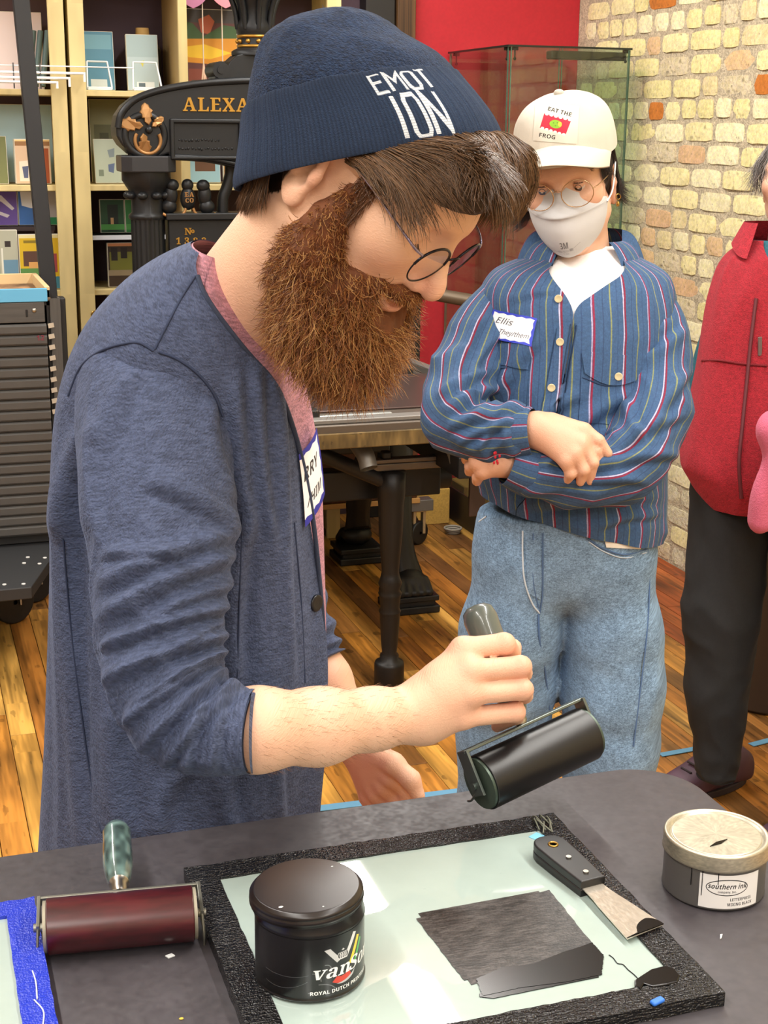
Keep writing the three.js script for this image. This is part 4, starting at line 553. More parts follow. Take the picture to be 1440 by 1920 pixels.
// ---------------------------------------------------------------- bookcases along the back wall
const creamWood = mat(0xe6d29a, 0.5, { map: tex(128, 256, (u, v) => { const q = 0.95 + 0.08 * (n32(u, v * 0.2) - 0.5) + 0.04 * (n8(u, v) - 0.5); return [q, q * 0.995, q * 0.97]; }) });
const SF = -5.345, SB = -5.672, SH = [2.12, 1.712, 1.385, 1.012, 0.60, 0.14];
function bookcase(label, x0, x1, dividers, backCol) {
  const t = thing('bookcase', label, 'bookcase', [(x0 + x1) / 2, 0, (SF + SB) / 2]); const w = x1 - x0, d = SF - SB;
  for (const s of [-1, 1]) part('side_panel', boxUV(rbox(0.022, 2.6, d, s * (w / 2 - 0.011), 1.3, 0, 0.002), 2), creamWood, t);
  for (const s of [-1, 1]) part('stile', boxUV(rbox(0.054, 2.6, 0.018, s * (w / 2 - 0.027), 1.3, d / 2 + 0.002, 0.002), 2), creamWood, t);
  for (const x of dividers) { part('divider', boxUV(rbox(0.02, 2.6, d - 0.01, x - (x0 + x1) / 2, 1.3, 0, 0.002), 2), mat(0xb59a6a, 0.55), t); part('stile', boxUV(rbox(0.032, 2.6, 0.018, x - (x0 + x1) / 2 + 0.006, 1.3, d / 2 + 0.002, 0.002), 2), creamWood, t); }
  part('back_panel', box(w - 0.02, 2.58, 0.012, 0, 1.3, -d / 2 + 0.008), mat(backCol, 0.8), t);
  for (const y of SH) part('shelf', boxUV(rbox(w - 0.05, 0.02, d - 0.012, 0, y - 0.010, 0, 0.002), 2), creamWood, t);
  part('top_board', boxUV(rbox(w, 0.022, d, 0, 2.605, 0, 0.002), 2), creamWood, t);
  return t;
}
bookcase('cream wooden bookcase holding tote bags and a pale blue board', -0.42, 0.598, [], 0x6d5960);
bookcase('cream wooden bookcase with dark plum back behind the press', 0.612, 1.60, [1.006], 0x473640);
const cover = (draw, w = 160, h = 200) => canvasTex(w, h, draw);
function art(base, shapes) { return cover((g, w, h) => { g.fillStyle = base; g.fillRect(0, 0, w, h); for (const [c, pts] of shapes) { g.fillStyle = c; g.beginPath(); pts.forEach(([x, y], i) => i ? g.lineTo(x * w, y * h) : g.moveTo(x * w, y * h)); g.fill(); } }); }
const rect = (a, b, c, d) => [[a, b], [c, b], [c, d], [a, d]];
// upright flat item: pixel rectangle at depth z, standing on shelf y
function upright(name, label, cat, px0, px1, pyTop, y, z, thick, m, lean = 0.12, group) {
  const a = onZ(px0, pyTop, z), b = onZ(px1, pyTop, z); const bay = (a.x + b.x) / 2 < 0.6 ? [-0.39, 0.566] : (a.x + b.x) / 2 < 1.0 ? [0.642, 0.99] : [1.022, 1.56]; a.x = Math.max(a.x, bay[0]); b.x = Math.min(b.x, bay[1]); const w = b.x - a.x, h = Math.min(Math.max(0.03, (a.y + b.y) / 2 - y), [2.12, 1.712, 1.385, 1.012].filter(q => q > y + 0.05).pop() - 0.028 - y);
  const geo = rbox(w, h / Math.cos(lean), thick, 0, h / Math.cos(lean) / 2, 0, 0.002); const side = mat(0xe8e2d4, 0.7);
  const g = thing(name, label, cat, [(a.x + b.x) / 2, y + 0.0012 + thick * Math.sin(lean) / 2, z], 0, group);
  const body = part('block', geo, side, g); const f = part('front', new THREE.PlaneGeometry(w - 0.004, h / Math.cos(lean) - 0.004).translate(0, h / Math.cos(lean) / 2, thick / 2 + 0.0006), m, g); g.rotation.x = -lean; return g;
}
function easel(px, y, z, w, h, label) { const p = onZ(px, 150, z), t = thing('display_easel', label, 'easel', [p.x, y + 0.0005, z], 0); const m = phys(0xe8eef0, 0.15, { clearcoat: 0.6 }); for (const s of [-1, 1]) part('easel_leg', tube([[s * w * 0.5, 0.004, 0.05], [s * w * 0.5, 0.02, 0.045], [s * w * 0.42, h, 0.0]], 0.0035, 10, 6), m, t); part('easel_top', bar([-w * 0.42, h, 0], [w * 0.42, h, 0], 0.0035, 6), m, t); part('easel_ledge', rbox(w, 0.012, 0.006, 0, 0.0065, 0.052, 0.002), m, t); return t; }
const [S1, S2, S3, S4] = [SH[1], SH[2], SH[3], SH[4]];
// right bookcase, first bay
upright('art_book', 'dusty blue book standing behind a clear easel, next to the pale grey book', 'book', 154, 212, 60, S1, -5.50, 0.02, mat(0xffffff, 0.5, { map: art('#4f87a0', [['#6ea2b4', rect(0.05, 0.05, 0.95, 0.3)], ['#cfd8d4', rect(0.2, 0.82, 0.75, 0.96)]]) }));
easel(183, S1, -5.43, 0.085, 0.10, 'clear easel in front of the dusty blue book');
upright('art_book', 'pale grey-blue book on a clear easel in front of a black jar', 'book', 236, 296, 66, S1, -5.47, 0.02, mat(0xffffff, 0.5, { map: art('#b4c6c8', [['#a3b8ba', rect(0, 0, 1, 0.4)], ['#d6c94a', [[0.4, 0.48], [0.55, 0.46], [0.5, 0.58]]], ['#e6ebea', rect(0.28, 0.85, 0.85, 0.97)], ['#5a6a72', rect(0.34, 0.87, 0.55, 0.94)]]) }));
easel(272, S1, -5.41, 0.10, 0.10, 'clear easel in front of the pale grey book');
{ const p = onZ(268, 60, -5.56), t = thing('glass_jar', 'black jar with a tan cork lid behind the pale grey book', 'jar', [p.x, S1 + 0.0005, -5.575]); part('jar_body', lathe([[0, 0], [0.06, 0], [0.066, 0.01], [0.066, 0.15], [0.05, 0.18], [0.03, 0.19], [0.028, 0.2], [0, 0.2]], 28), mat(0x1f1c20, 0.3), t); part('cork_lid', cyl(0.024, 0.026, 0.03, 0, 0.212, 0, 20), mat(0xc9a263, 0.8), t); }
upright('art_print', 'grey-green print with a dark figure leaning behind the white print', 'print', 166, 236, 176, S2, -5.56, 0.006, mat(0xffffff, 0.6, { map: art('#8f8f6c', [['#6c6e50', rect(0.1, 0.3, 0.6, 0.75)], ['#b4b490', rect(0.62, 0.3, 0.95, 0.85)], ['#4e5038', rect(0.25, 0.4, 0.5, 0.68)]]) }), 0.06);
upright('art_print', 'white print with blue smudges leaning in front of the grey-green print', 'print', 176, 240, 262, S2, -5.46, 0.006, mat(0xffffff, 0.6, { map: art('#bfcbb9', [['#8b9aa0', [[0.4, 0.25], [0.62, 0.2], [0.6, 0.4], [0.45, 0.42]]], ['#65779c', [[0.4, 0.58], [0.6, 0.55], [0.55, 0.78], [0.4, 0.74]]], ['#7d8a78', rect(0.1, 0.7, 0.25, 0.85)]]) }), 0.22);
for (const [a, b, l] of [[186, 232, 'dark green book with a tall shape beside the press column, left of its twin'], [233, 272, 'bright green book standing right of the dark green book']]) upright('picture_book', l, 'book', a, b, 375, 1.205, -5.47, 0.02, mat(0xffffff, 0.5, { map: art(a < 200 ? '#1f4a2c' : '#2f7a3a', [['#16241c', rect(0.3, 0.15, 0.75, 0.95)], ['#4f9a4a', rect(0, 0.75, 1, 0.92)], ['#c8a070', rect(0.42, 0.55, 0.55, 0.75)]]) }), 0.08);
{ const t = thing('riser_shelf', 'small white-edged black riser under the green books', 'riser', [0.80, S3 + 0.0004, -5.47]); part('riser_top', box(0.30, 0.014, 0.16, 0, 0.184, 0), mat(0x2a2c2c, 0.5), t); part('riser_edge', box(0.302, 0.016, 0.004, 0, 0.184, 0.082), mat(0xdfe4ee, 0.5), t); for (const s of [-1, 1]) part('riser_foot', box(0.008, 0.177, 0.15, s * 0.146, 0.0885, 0), mat(0x3a4744, 0.5), t); }
upright('photo_book', 'dark brown photo book lying under the black riser', 'book', 200, 262, 456, S3, -5.42, 0.025, mat(0xffffff, 0.45, { map: art('#3a2a1c', [['#d08a5a', rect(0, 0, 1, 0.07)], ['#6a6a26', rect(0.05, 0.2, 0.95, 0.62)], ['#1e1510', rect(0.1, 0.1, 0.3, 0.4)], ['#1e1510', rect(0.4, 0.1, 0.6, 0.35)], ['#8a7a60', rect(0, 0.62, 1, 0.75)], ['#e2e2da', rect(0.72, 0.8, 0.98, 0.92)]]) }), 0.05);
// right bookcase, second bay
upright('landscape_painting', 'landscape painting with orange fields and green hills', 'painting', 339, 444, 18, S1, -5.50, 0.02, mat(0xffffff, 0.6, { map: art('#5a2f2c', [['#3f3a38', rect(0, 0, 1, 0.16)], ['#b25a3a', [[0.3, 0.12], [0.5, 0.06], [0.6, 0.14], [0.5, 0.3], [0.35, 0.28]]], ['#3d5a30', [[0, 0.14], [0.2, 0.17], [0.4, 0.32], [0.55, 0.26], [0.75, 0.18], [1, 0.2], [1, 0.36], [0, 0.38]]], ['#cf8a1e', [[0, 0.36], [1, 0.34], [1, 0.58], [0.5, 0.66], [0, 0.64]]], ['#e8bc2a', [[0, 0.46], [0.4, 0.42], [0.9, 0.52], [0.5, 0.6], [0.1, 0.58]]], ['#7a3a2a', rect(0.1, 0.72, 0.35, 1)], ['#48504a', rect(0.15, 0.86, 0.3, 1)]]) }), 0.05);
for (const [px, l] of [[381, 'white cord hanging in front of the painting, ending in a tassel'], [417, 'white cord hanging beside the tasselled cord in front of the painting']]) { const a = onZ(px, 60, SF + 0.03), z = SF - 0.06; const t = thing('cord', l, 'cord', [onZ(px, 90, z).x, 0, z]); part('string', bar([0, S1 + 0.008, 0.0], [0, 2.095, 0.0], 0.0022, 6), mat(0xd8c6b4, 0.8), t); if (px === 381) for (const s of [-1, 0, 1]) part('tassel', bar([0, S1 + 0.10, 0], [s * 0.012, S1 + 0.003, 0.004], 0.003, 6), mat(0xd8b8a0, 0.8), t); }
for (const [a, b, l, c] of [[338, 386, 'mauve paper heart hanging over the painting', 0xb07090], [400, 446, 'pink paper heart hanging over the painting', 0xe58a96]]) { const p = onZ((a + b) / 2, 6, SF - 0.03), s = new THREE.Shape(); s.moveTo(0, -0.03); s.bezierCurveTo(0.06, 0.0, 0.05, 0.06, 0.018, 0.05); s.bezierCurveTo(0.006, 0.046, 0, 0.036, 0, 0.03); s.bezierCurveTo(0, 0.036, -0.006, 0.046, -0.018, 0.05); s.bezierCurveTo(-0.05, 0.06, -0.06, 0, 0, -0.03); const t = thing('paper_heart', l, 'decoration', [p.x, p.y + 0.01, p.z]); part('heart', extrude(s, 0.001, 0.0005).scale(1.2, 0.9, 1), mat(c, 0.7), t); part('thread', bar([0, 0.03, 0], [0, 2.098 - p.y - 0.01, 0], 0.0008, 5), mat(0xdddddd, 0.8), t); }
upright('framed_picture', 'pale blue framed picture with a brown centre under the beam of the press', 'picture', 352, 412, 288, S2, -5.48, 0.02, mat(0xffffff, 0.5, { map: art('#9cc4d2', [['#6b4a34', rect(0.2, 0.05, 0.85, 0.62)]]) }), 0.08);
upright('tan_picture', 'tan wooden picture standing right of the pale blue one', 'picture', 418, 462, 296, S2, -5.46, 0.02, mat(0xffffff, 0.5, { map: art('#b98a4c', [['#c8a060', rect(0.1, 0.1, 0.9, 0.5)], ['#e8e6de', rect(0.5, 0.25, 0.95, 0.45)]]) }), 0.08);
// left bookcase
upright('poster_board', 'large pale pink poster board behind the leaning grey stripes', 'poster', -40, 77, 22, S1, -5.56, 0.006, mat(0xf0dfe0, 0.7), 0.03);
for (let i = 0; i < 3; i++) { const a = onZ(57 + i * 13, 58, -5.50), t = solo('cardboard_tube', ['short', 'middle', 'long'][i] + ' grey-green mailing tube leaning on the pink poster board', 'tube', bar([0, 0.012, 0], [0.03, a.y - S1, -0.045], 0.010, 12), mat(0x5f7576, 0.6), [onZ(52 + i * 13, 128, -5.48).x, S1 + 0.001, -5.47]); }
upright('blue_board', 'pale blue display board at the back of the shelf', 'board', -40, 96, 196, S2, -5.56, 0.008, mat(0xb4d2da, 0.7), 0.03);
upright('paper_bag', 'brown paper bag printed with little figures in front of the blue board', 'bag', 25, 92, 262, S2, -5.44, 0.05, mat(0xffffff, 0.75, { map: art('#d8b898', [['#9a7048', rect(0, 0, 1, 0.14)], ['#e8c98a', rect(0, 0, 1, 0.04)], ['#6a4a58', [[0.35, 0.2], [0.5, 0.18], [0.52, 0.36], [0.38, 0.36]]], ['#e9dcc8', [[0.1, 0.5], [0.6, 0.45], [0.62, 0.95], [0.1, 0.95]]], ['#565f7c', [[0.18, 0.62], [0.36, 0.6], [0.34, 0.88], [0.22, 0.88]]], ['#a2512c', rect(0.72, 0.2, 0.96, 1)]]) }), 0.03);
upright('art_card', 'olive green card at the left of the brown paper bag', 'card', -30, 12, 256, S2, -5.43, 0.004, mat(0x74784a, 0.7), 0.2);
upright('cushion', 'purple cushion with white lettering strokes on the shelf', 'cushion', -20, 30, 354, 1.2345, -5.53, 0.05, mat(0xffffff, 0.85, { map: art('#7a62b4', [['#efeaf6', [[0, 0.2], [0.4, 0.1], [0.9, 0.5], [0.8, 0.56], [0.4, 0.3]]], ['#efeaf6', [[0, 0.5], [0.7, 0.7], [0.6, 0.78], [0, 0.6]]]]) }), 0.0);
upright('cushion', 'blue and white cushion beside the purple one', 'cushion', 31, 72, 354, 1.2345, -5.53, 0.05, mat(0xffffff, 0.85, { map: art('#4f7fca', [['#f1f2f6', [[0.1, 0], [1, 0], [1, 0.45], [0.6, 0.5], [0.15, 0.42]]]]) }), 0.0);
upright('cushion', 'white and green cushion next to the blue one', 'cushion', 74, 112, 358, 1.2345, -5.53, 0.05, mat(0xffffff, 0.85, { map: art('#cfcbd2', [['#3f9a6a', rect(0, 0.78, 1, 1)]]) }), 0.0);
{ const t = thing('riser_shelf', 'dark wooden riser carrying the three cushions', 'riser', [0.30, S3 + 0.0004, -5.53]); part('riser_top', box(0.50, 0.016, 0.10, 0, 0.213, 0), mat(0x3a2a2c, 0.5), t); for (const s of [-1, 1]) part('riser_foot', box(0.01, 0.205, 0.10, s * 0.24, 0.1025, 0), mat(0x4a3836, 0.5), t); }
upright('card_game', 'yellow boxed game with a crowd picture and teal base', 'box', 33, 123, 440, S3, -5.42, 0.05, mat(0xffffff, 0.5, { map: art('#d8b21e', [['#e6d9a0', rect(0, 0, 1, 0.06)], ['#8a7418', rect(0.1, 0.1, 0.5, 0.15)], ['#5a3a2c', rect(0.08, 0.3, 0.62, 0.58)], ['#d8a05a', rect(0.2, 0.5, 0.5, 0.64)], ['#5a8a46', rect(0, 0.62, 0.8, 0.78)], ['#3f7f94', rect(0, 0.78, 1, 1)], ['#a2464a', rect(0.72, 0.35, 0.86, 0.7)]]) }), 0.03);
upright('plastic_case', 'clear grey case of cards left of the yellow game', 'case', -40, 31, 432, S3, -5.43, 0.05, mat(0xffffff, 0.3, { map: art('#b9b8a4', [['#8f988c', rect(0, 0.25, 0.5, 0.9)], ['#6f94ac', rect(0.6, 0.5, 1, 0.95)], ['#e8e6d8', rect(0.55, 0.3, 0.6, 1)], ['#3a3230', rect(0.66, 0.18, 0.82, 0.28)]]) }), 0.03);
upright('tote_bag', 'pinkish canvas tote hanging folded beside the left stile', 'bag', 106, 128, 536, S4, -5.44, 0.04, mat(0xdcb49c, 0.85), 0.0);
for (const [a, b, l] of [[201, 221, 'narrow folded pink cloth bag with white print'], [224, 262, 'wide folded pink cloth bag']]) upright('tote_bag', l, 'bag', a, b, 534, S4, -5.44, 0.05, mat(0xffffff, 0.85, { map: art('#e0b8a4', [['#c79a86', rect(0.85, 0, 1, 1)], ...(a < 210 ? [['#f4efe8', rect(0.1, 0.05, 0.6, 0.25)]] : [])]) }), 0.0);
// white wire rack on the shelf front
{
  const z = SF + 0.028, t = thing('wire_rack', 'white wire rack with bent rod ends in front of the shelf', 'rack', [0.3, S1 + 0.0006, z]); const wm = mat(0xffffff, 0.35);
  [[127.5, 250, 0.0022, 0], [138, 158, 0.0045, 0.010], [147, 130, 0.0045, 0.018], [155, 107, 0.0045, 0.026]].forEach(([y, xe, r, dz]) => { const e = onZ(xe, y, z + dz), yy = e.y - S1 - 0.0006; const yb = Math.max(yy - 0.028, 0.002); const g = [bar([-0.7, yy, dz], [e.x - 0.3, yy, dz], r, 8)]; if (r > 0.003) g.push(bar([e.x - 0.3, yy + r, dz], [e.x - 0.3, yb, dz], r, 8)); part('rod', g, wm, t); });
  for (const px of [26, 76]) { const e = onZ(px, 150, z + 0.01); part('upright_wire', bar([e.x - 0.3, 0, 0.012], [e.x - 0.3, 0.085, 0.012], 0.0025, 6), mat(0x4a4a4e, 0.5), t); }
}
// keys hanging on the stile of the right bookcase
{
  const p = onZ(178, 590, SF + 0.02), t = thing('key_fob', 'black leather key fob with brass ring hanging on the bookcase stile', 'key fob', [p.x, p.y, SF + 0.02]);
  part('hook', bar([0, 0.012, -0.018], [0, 0.012, 0.006], 0.003, 8), steel, t); part('ring', new THREE.TorusGeometry(0.013, 0.003, 8, 24).translate(0, 0, 0.004), brass, t); part('clasp', rbox(0.016, 0.02, 0.008, 0, -0.02, 0.004, 0.003), brass, t);
  part('leather_loop', tube([[0, -0.028, 0.004], [-0.02, -0.06, 0.004], [-0.022, -0.12, 0.004], [0, -0.16, 0.004], [0.022, -0.12, 0.004], [0.02, -0.06, 0.004]], 0.007, 30, 6, true), mat(0x241412, 0.4), t);
}
// leaning black post
{ const a = onZ(39, 0, -4.92), b = onZ(90, 530, -4.92), dx = (b.x - a.x) / (a.y - b.y); const h = 2.75, x0 = b.x + dx * b.y; const t = solo('steel_post', 'tall black square steel post leaning slightly in front of the bookcase', 'post', rbox(0.050, h, 0.050, 0, h / 2, 0, 0.003), mat(0x26282c, 0.45), [x0, 0.0, -4.92]); t.rotation.z = Math.atan(dx); t.position.y = 0.025 * Math.sin(Math.atan(dx)) + 0.0005; }
// galley cabinet on a dolly
{
  const zf = -4.5, top = onZ(60, 546, zf).y, bot = onZ(60, 1020, zf).y, xr = 0.428, xl = -0.42, w = xr - xl, d = 0.46;
  const t = thing('drawer_cabinet', 'grey steel galley cabinet with many shallow drawers and a blue strip', 'cabinet', [(xl + xr) / 2, 0, zf - d / 2]);
  const grey = mat(0x5c5a58, 0.5, { metalness: 0.3, map: tex(128, 128, (u, v) => { let q = 0.94 + 0.2 * (tn(u, v) - 0.5); if (n128(u, v) > 0.97) q -= 0.2; return [q, q, q]; }) }), dk = mat(0x2b2b2c, 0.5, { metalness: 0.3 });
  const hgt = top - bot, X = w / 2;
  part('carcass', [box(0.012, hgt, d - 0.02, -X + 0.006, bot + hgt / 2, -0.01), box(0.012, hgt, d - 0.02, X - 0.006, bot + hgt / 2, -0.01), box(w, 0.012, d - 0.02, 0, top - 0.04, -0.01), box(w, 0.03, d - 0.02, 0, bot + 0.015, -0.01), box(w, hgt, 0.01, 0, bot + hgt / 2, -d / 2 + 0.005)], dk, t);
  part('corner_angle', [box(0.03, hgt - 0.03, 0.006, X + 0.012, bot + hgt / 2 - 0.01, d / 2 - 0.012), box(0.006, hgt - 0.03, 0.05, X + 0.026, bot + hgt / 2 - 0.01, d / 2 - 0.035)], grey, t);
  part('corner_angle', rbox(0.02, hgt * 0.97, 0.05, X + 0.040, bot + hgt * 0.48, d / 2 - 0.08, 0.006), dk, t);
  part('top_drawer', [rbox(w - 0.02, 0.062, 0.02, -0.01, top - 0.064, d / 2 - 0.008, 0.003)], grey, t);
  part('key_slot', rbox(0.006, 0.022, 0.003, onZ(50, 586, zf).x - (xl + xr) / 2, top - 0.066, d / 2 + 0.0025, 0.001), mat(0x0c0c0c, 0.6), t); part('bolt_head', ball(0.007, onZ(64, 582, zf).x - (xl + xr) / 2, top - 0.058, d / 2 + 0.003, 1, 1, 0.5, 10), steel, t);
  const n = 20, y0 = top - 0.098, pitch = (y0 - bot - 0.03) / n;
  for (let i = 0; i < n; i++) { const y = y0 - pitch * (i + 0.5); const dr = part('drawer', [extrude([[0, -pitch * 0.46], [0.016, -pitch * 0.46], [0.020, -pitch * 0.30], [0.020, pitch * 0.25], [0.012, pitch * 0.44], [0, pitch * 0.44]], w - 0.028, 0.0008, 1).rotateY(-Math.PI / 2).translate(X - 0.018, y, d / 2 - 0.012)], grey, t); if (i < 9) part('drawer_tab', rot(box(0.018, 0.014, 0.003), 0, 0.2, 0.15).translate(X - 0.004, y + pitch * 0.3, d / 2 + 0.006), mat(0xcfc8bc, 0.4, { metalness: 0.6 }), dr); }
  { const p = onZ(74, 634, zf); part('stencil_numeral', text('12', 0.016, 0.0006, fontS, 0).translate(p.x - (xl + xr) / 2 - 0.01, p.y - 0.006, d / 2 + 0.0085), mat(0x7a2a3c, 0.7), t); }
  part('blue_strip', rbox(w - 0.01, 0.040, 0.014, -0.005, top - 0.012, d / 2 - 0.003, 0.002), mat(0x63b0da, 0.5), t);
  part('top_tray', [box(w, 0.008, d - 0.02, 0, top - 0.026, 0)], mat(0xb08a68, 0.7, { map: grainTex[2] }), t);
  part('tray_rim', [rbox(w, 0.034, 0.016, 0, top - 0.006, -d / 2 + 0.02, 0.002), rbox(0.016, 0.034, d - 0.04, X - 0.008, top - 0.006, 0, 0.002), rbox(0.016, 0.034, d - 0.04, -X + 0.008, top - 0.006, 0, 0.002)], mat(0xe0c392, 0.6), t);
  const dy = bot; const dolly = thing('cabinet_dolly', 'black flat dolly with white screws carrying the grey cabinet', 'dolly', [0, 0, 0]);
  const A = onY(103, 1034, dy - 0.004), B = onY(57, 1100, dy - 0.004), C = onY(-260, 1130, dy - 0.004), D = onY(-160, 1038, dy - 0.004);
  const s = new THREE.Shape(); [A, B, C, V(-0.45, 0, -4.92), V(0.40, 0, -4.96)].forEach((p, i) => i ? s.lineTo(p.x, -p.z) : s.moveTo(p.x, -p.z)); part('platform', new THREE.ExtrudeGeometry(s, { depth: 0.03, bevelEnabled: true, bevelSize: 0.003, bevelThickness: 0.003, bevelSegments: 2 }).rotateX(-Math.PI / 2).translate(0, dy - 0.037, 0), mat(0x2a2b2d, 0.55), dolly);
  for (const [a, b] of [[52, 1043], [84, 1044], [45, 1054], [74, 1055], [8, 1104 - 10], [44, 1103 - 10]]) { const p = onY(a, b, dy); part('screw', cyl(0.006, 0.006, 0.002, p.x, dy - 0.003, p.z, 10), mat(0xdcdcd8, 0.4), dolly); }
  const wheel = (x, z, r) => { const wl = part('caster_wheel', rot(lathe([[0.008, -0.014], [r - 0.006, -0.014], [r, -0.008], [r, 0.008], [r - 0.006, 0.014], [0.008, 0.014]], 28), Math.PI / 2, 0.5, 0).translate(x, r + 0.0005, z), mat(0x181818, 0.5), dolly); part('caster_fork', [rbox(0.006, dy - 0.06 - r * 0.6, 0.03, x - 0.024, (dy - 0.05 + r) / 2, z, 0.002), rbox(0.006, dy - 0.06 - r * 0.6, 0.03, x + 0.024, (dy - 0.05 + r) / 2, z, 0.002), rbox(0.07, 0.012, 0.06, x, dy - 0.045, z, 0.002)], mat(0xbfb8a6, 0.35, { metalness: 0.8 }), wl); };
  const W1 = onY(28, 1172, 0); const r = Math.min(0.075, dy * 0.36); wheel(W1.x, W1.z - 0.02, r); wheel(0.36, -4.86, r); wheel(-0.36, -4.86, r); wheel(-0.36, -4.45, r);
}

// ---------------------------------------------------------------- people: shared tools
const Rh = V(Math.cos(YAW), 0, Math.sin(YAW)), Fh = V(Math.sin(YAW), 0, -Math.cos(YAW)), UP = V(0, 1, 0);
class Strands { // many thin tapered hairs gathered in one geometry with a colour per hair
  constructor() { this.p = []; this.n = []; this.c = []; this.i = []; }
  add(pts, r, col, k = 3) {
    const base = this.p.length / 3, m = pts.length; let side = null;
    for (let j = 0; j < m; j++) {
      const d = pts[Math.min(m - 1, j + 1)].clone().sub(pts[Math.max(0, j - 1)]).normalize(); if (!side) side = Math.abs(d.y) < 0.9 ? V(0, 1, 0) : V(1, 0, 0);
      const a = side.clone().addScaledVector(d, -side.dot(d)).normalize(), b = d.clone().cross(a); side = a; const rr = r * (j === m - 1 ? 0.12 : 1 - 0.55 * (j / (m - 1)));
      for (let q = 0; q < k; q++) { const an = q / k * Math.PI * 2, nx = a.clone().multiplyScalar(Math.cos(an)).addScaledVector(b, Math.sin(an)); this.p.push(pts[j].x + nx.x * rr, pts[j].y + nx.y * rr, pts[j].z + nx.z * rr); this.n.push(nx.x, nx.y, nx.z); this.c.push(col[0], col[1], col[2]); }
    }
    for (let j = 0; j < m - 1; j++) for (let q = 0; q < k; q++) { const A = base + j * k + q, B = base + j * k + (q + 1) % k; this.i.push(A, B, A + k, B, B + k, A + k); }
  }
  geo() { const g = new THREE.BufferGeometry(); g.setAttribute('position', new THREE.Float32BufferAttribute(this.p, 3)); g.setAttribute('normal', new THREE.Float32BufferAttribute(this.n, 3)); g.setAttribute('color', new THREE.Float32BufferAttribute(this.c, 3)); g.setAttribute('uv', new THREE.Float32BufferAttribute(new Float32Array(this.p.length / 3 * 2), 2)); g.setIndex(this.i); return g; }
}
const linCol = h => { const c = new THREE.Color(h); return [c.r, c.g, c.b]; };
const skinBump = tex(256, 256, (u, v) => 0.5 + 0.35 * (n128(u, v) - 0.5) + 0.35 * (n64(u, v) - 0.5), false);
const skinMat = () => phys(0xffffff, 0.52, { vertexColors: true, bumpMap: rep(skinBump, 14, 14), bumpScale: 0.0005, sheen: 0.25, sheenRoughness: 0.5, sheenColor: new THREE.Color(0xffd8c4) });
const mixc = (a, b, t) => mix(a, b, clamp(t));
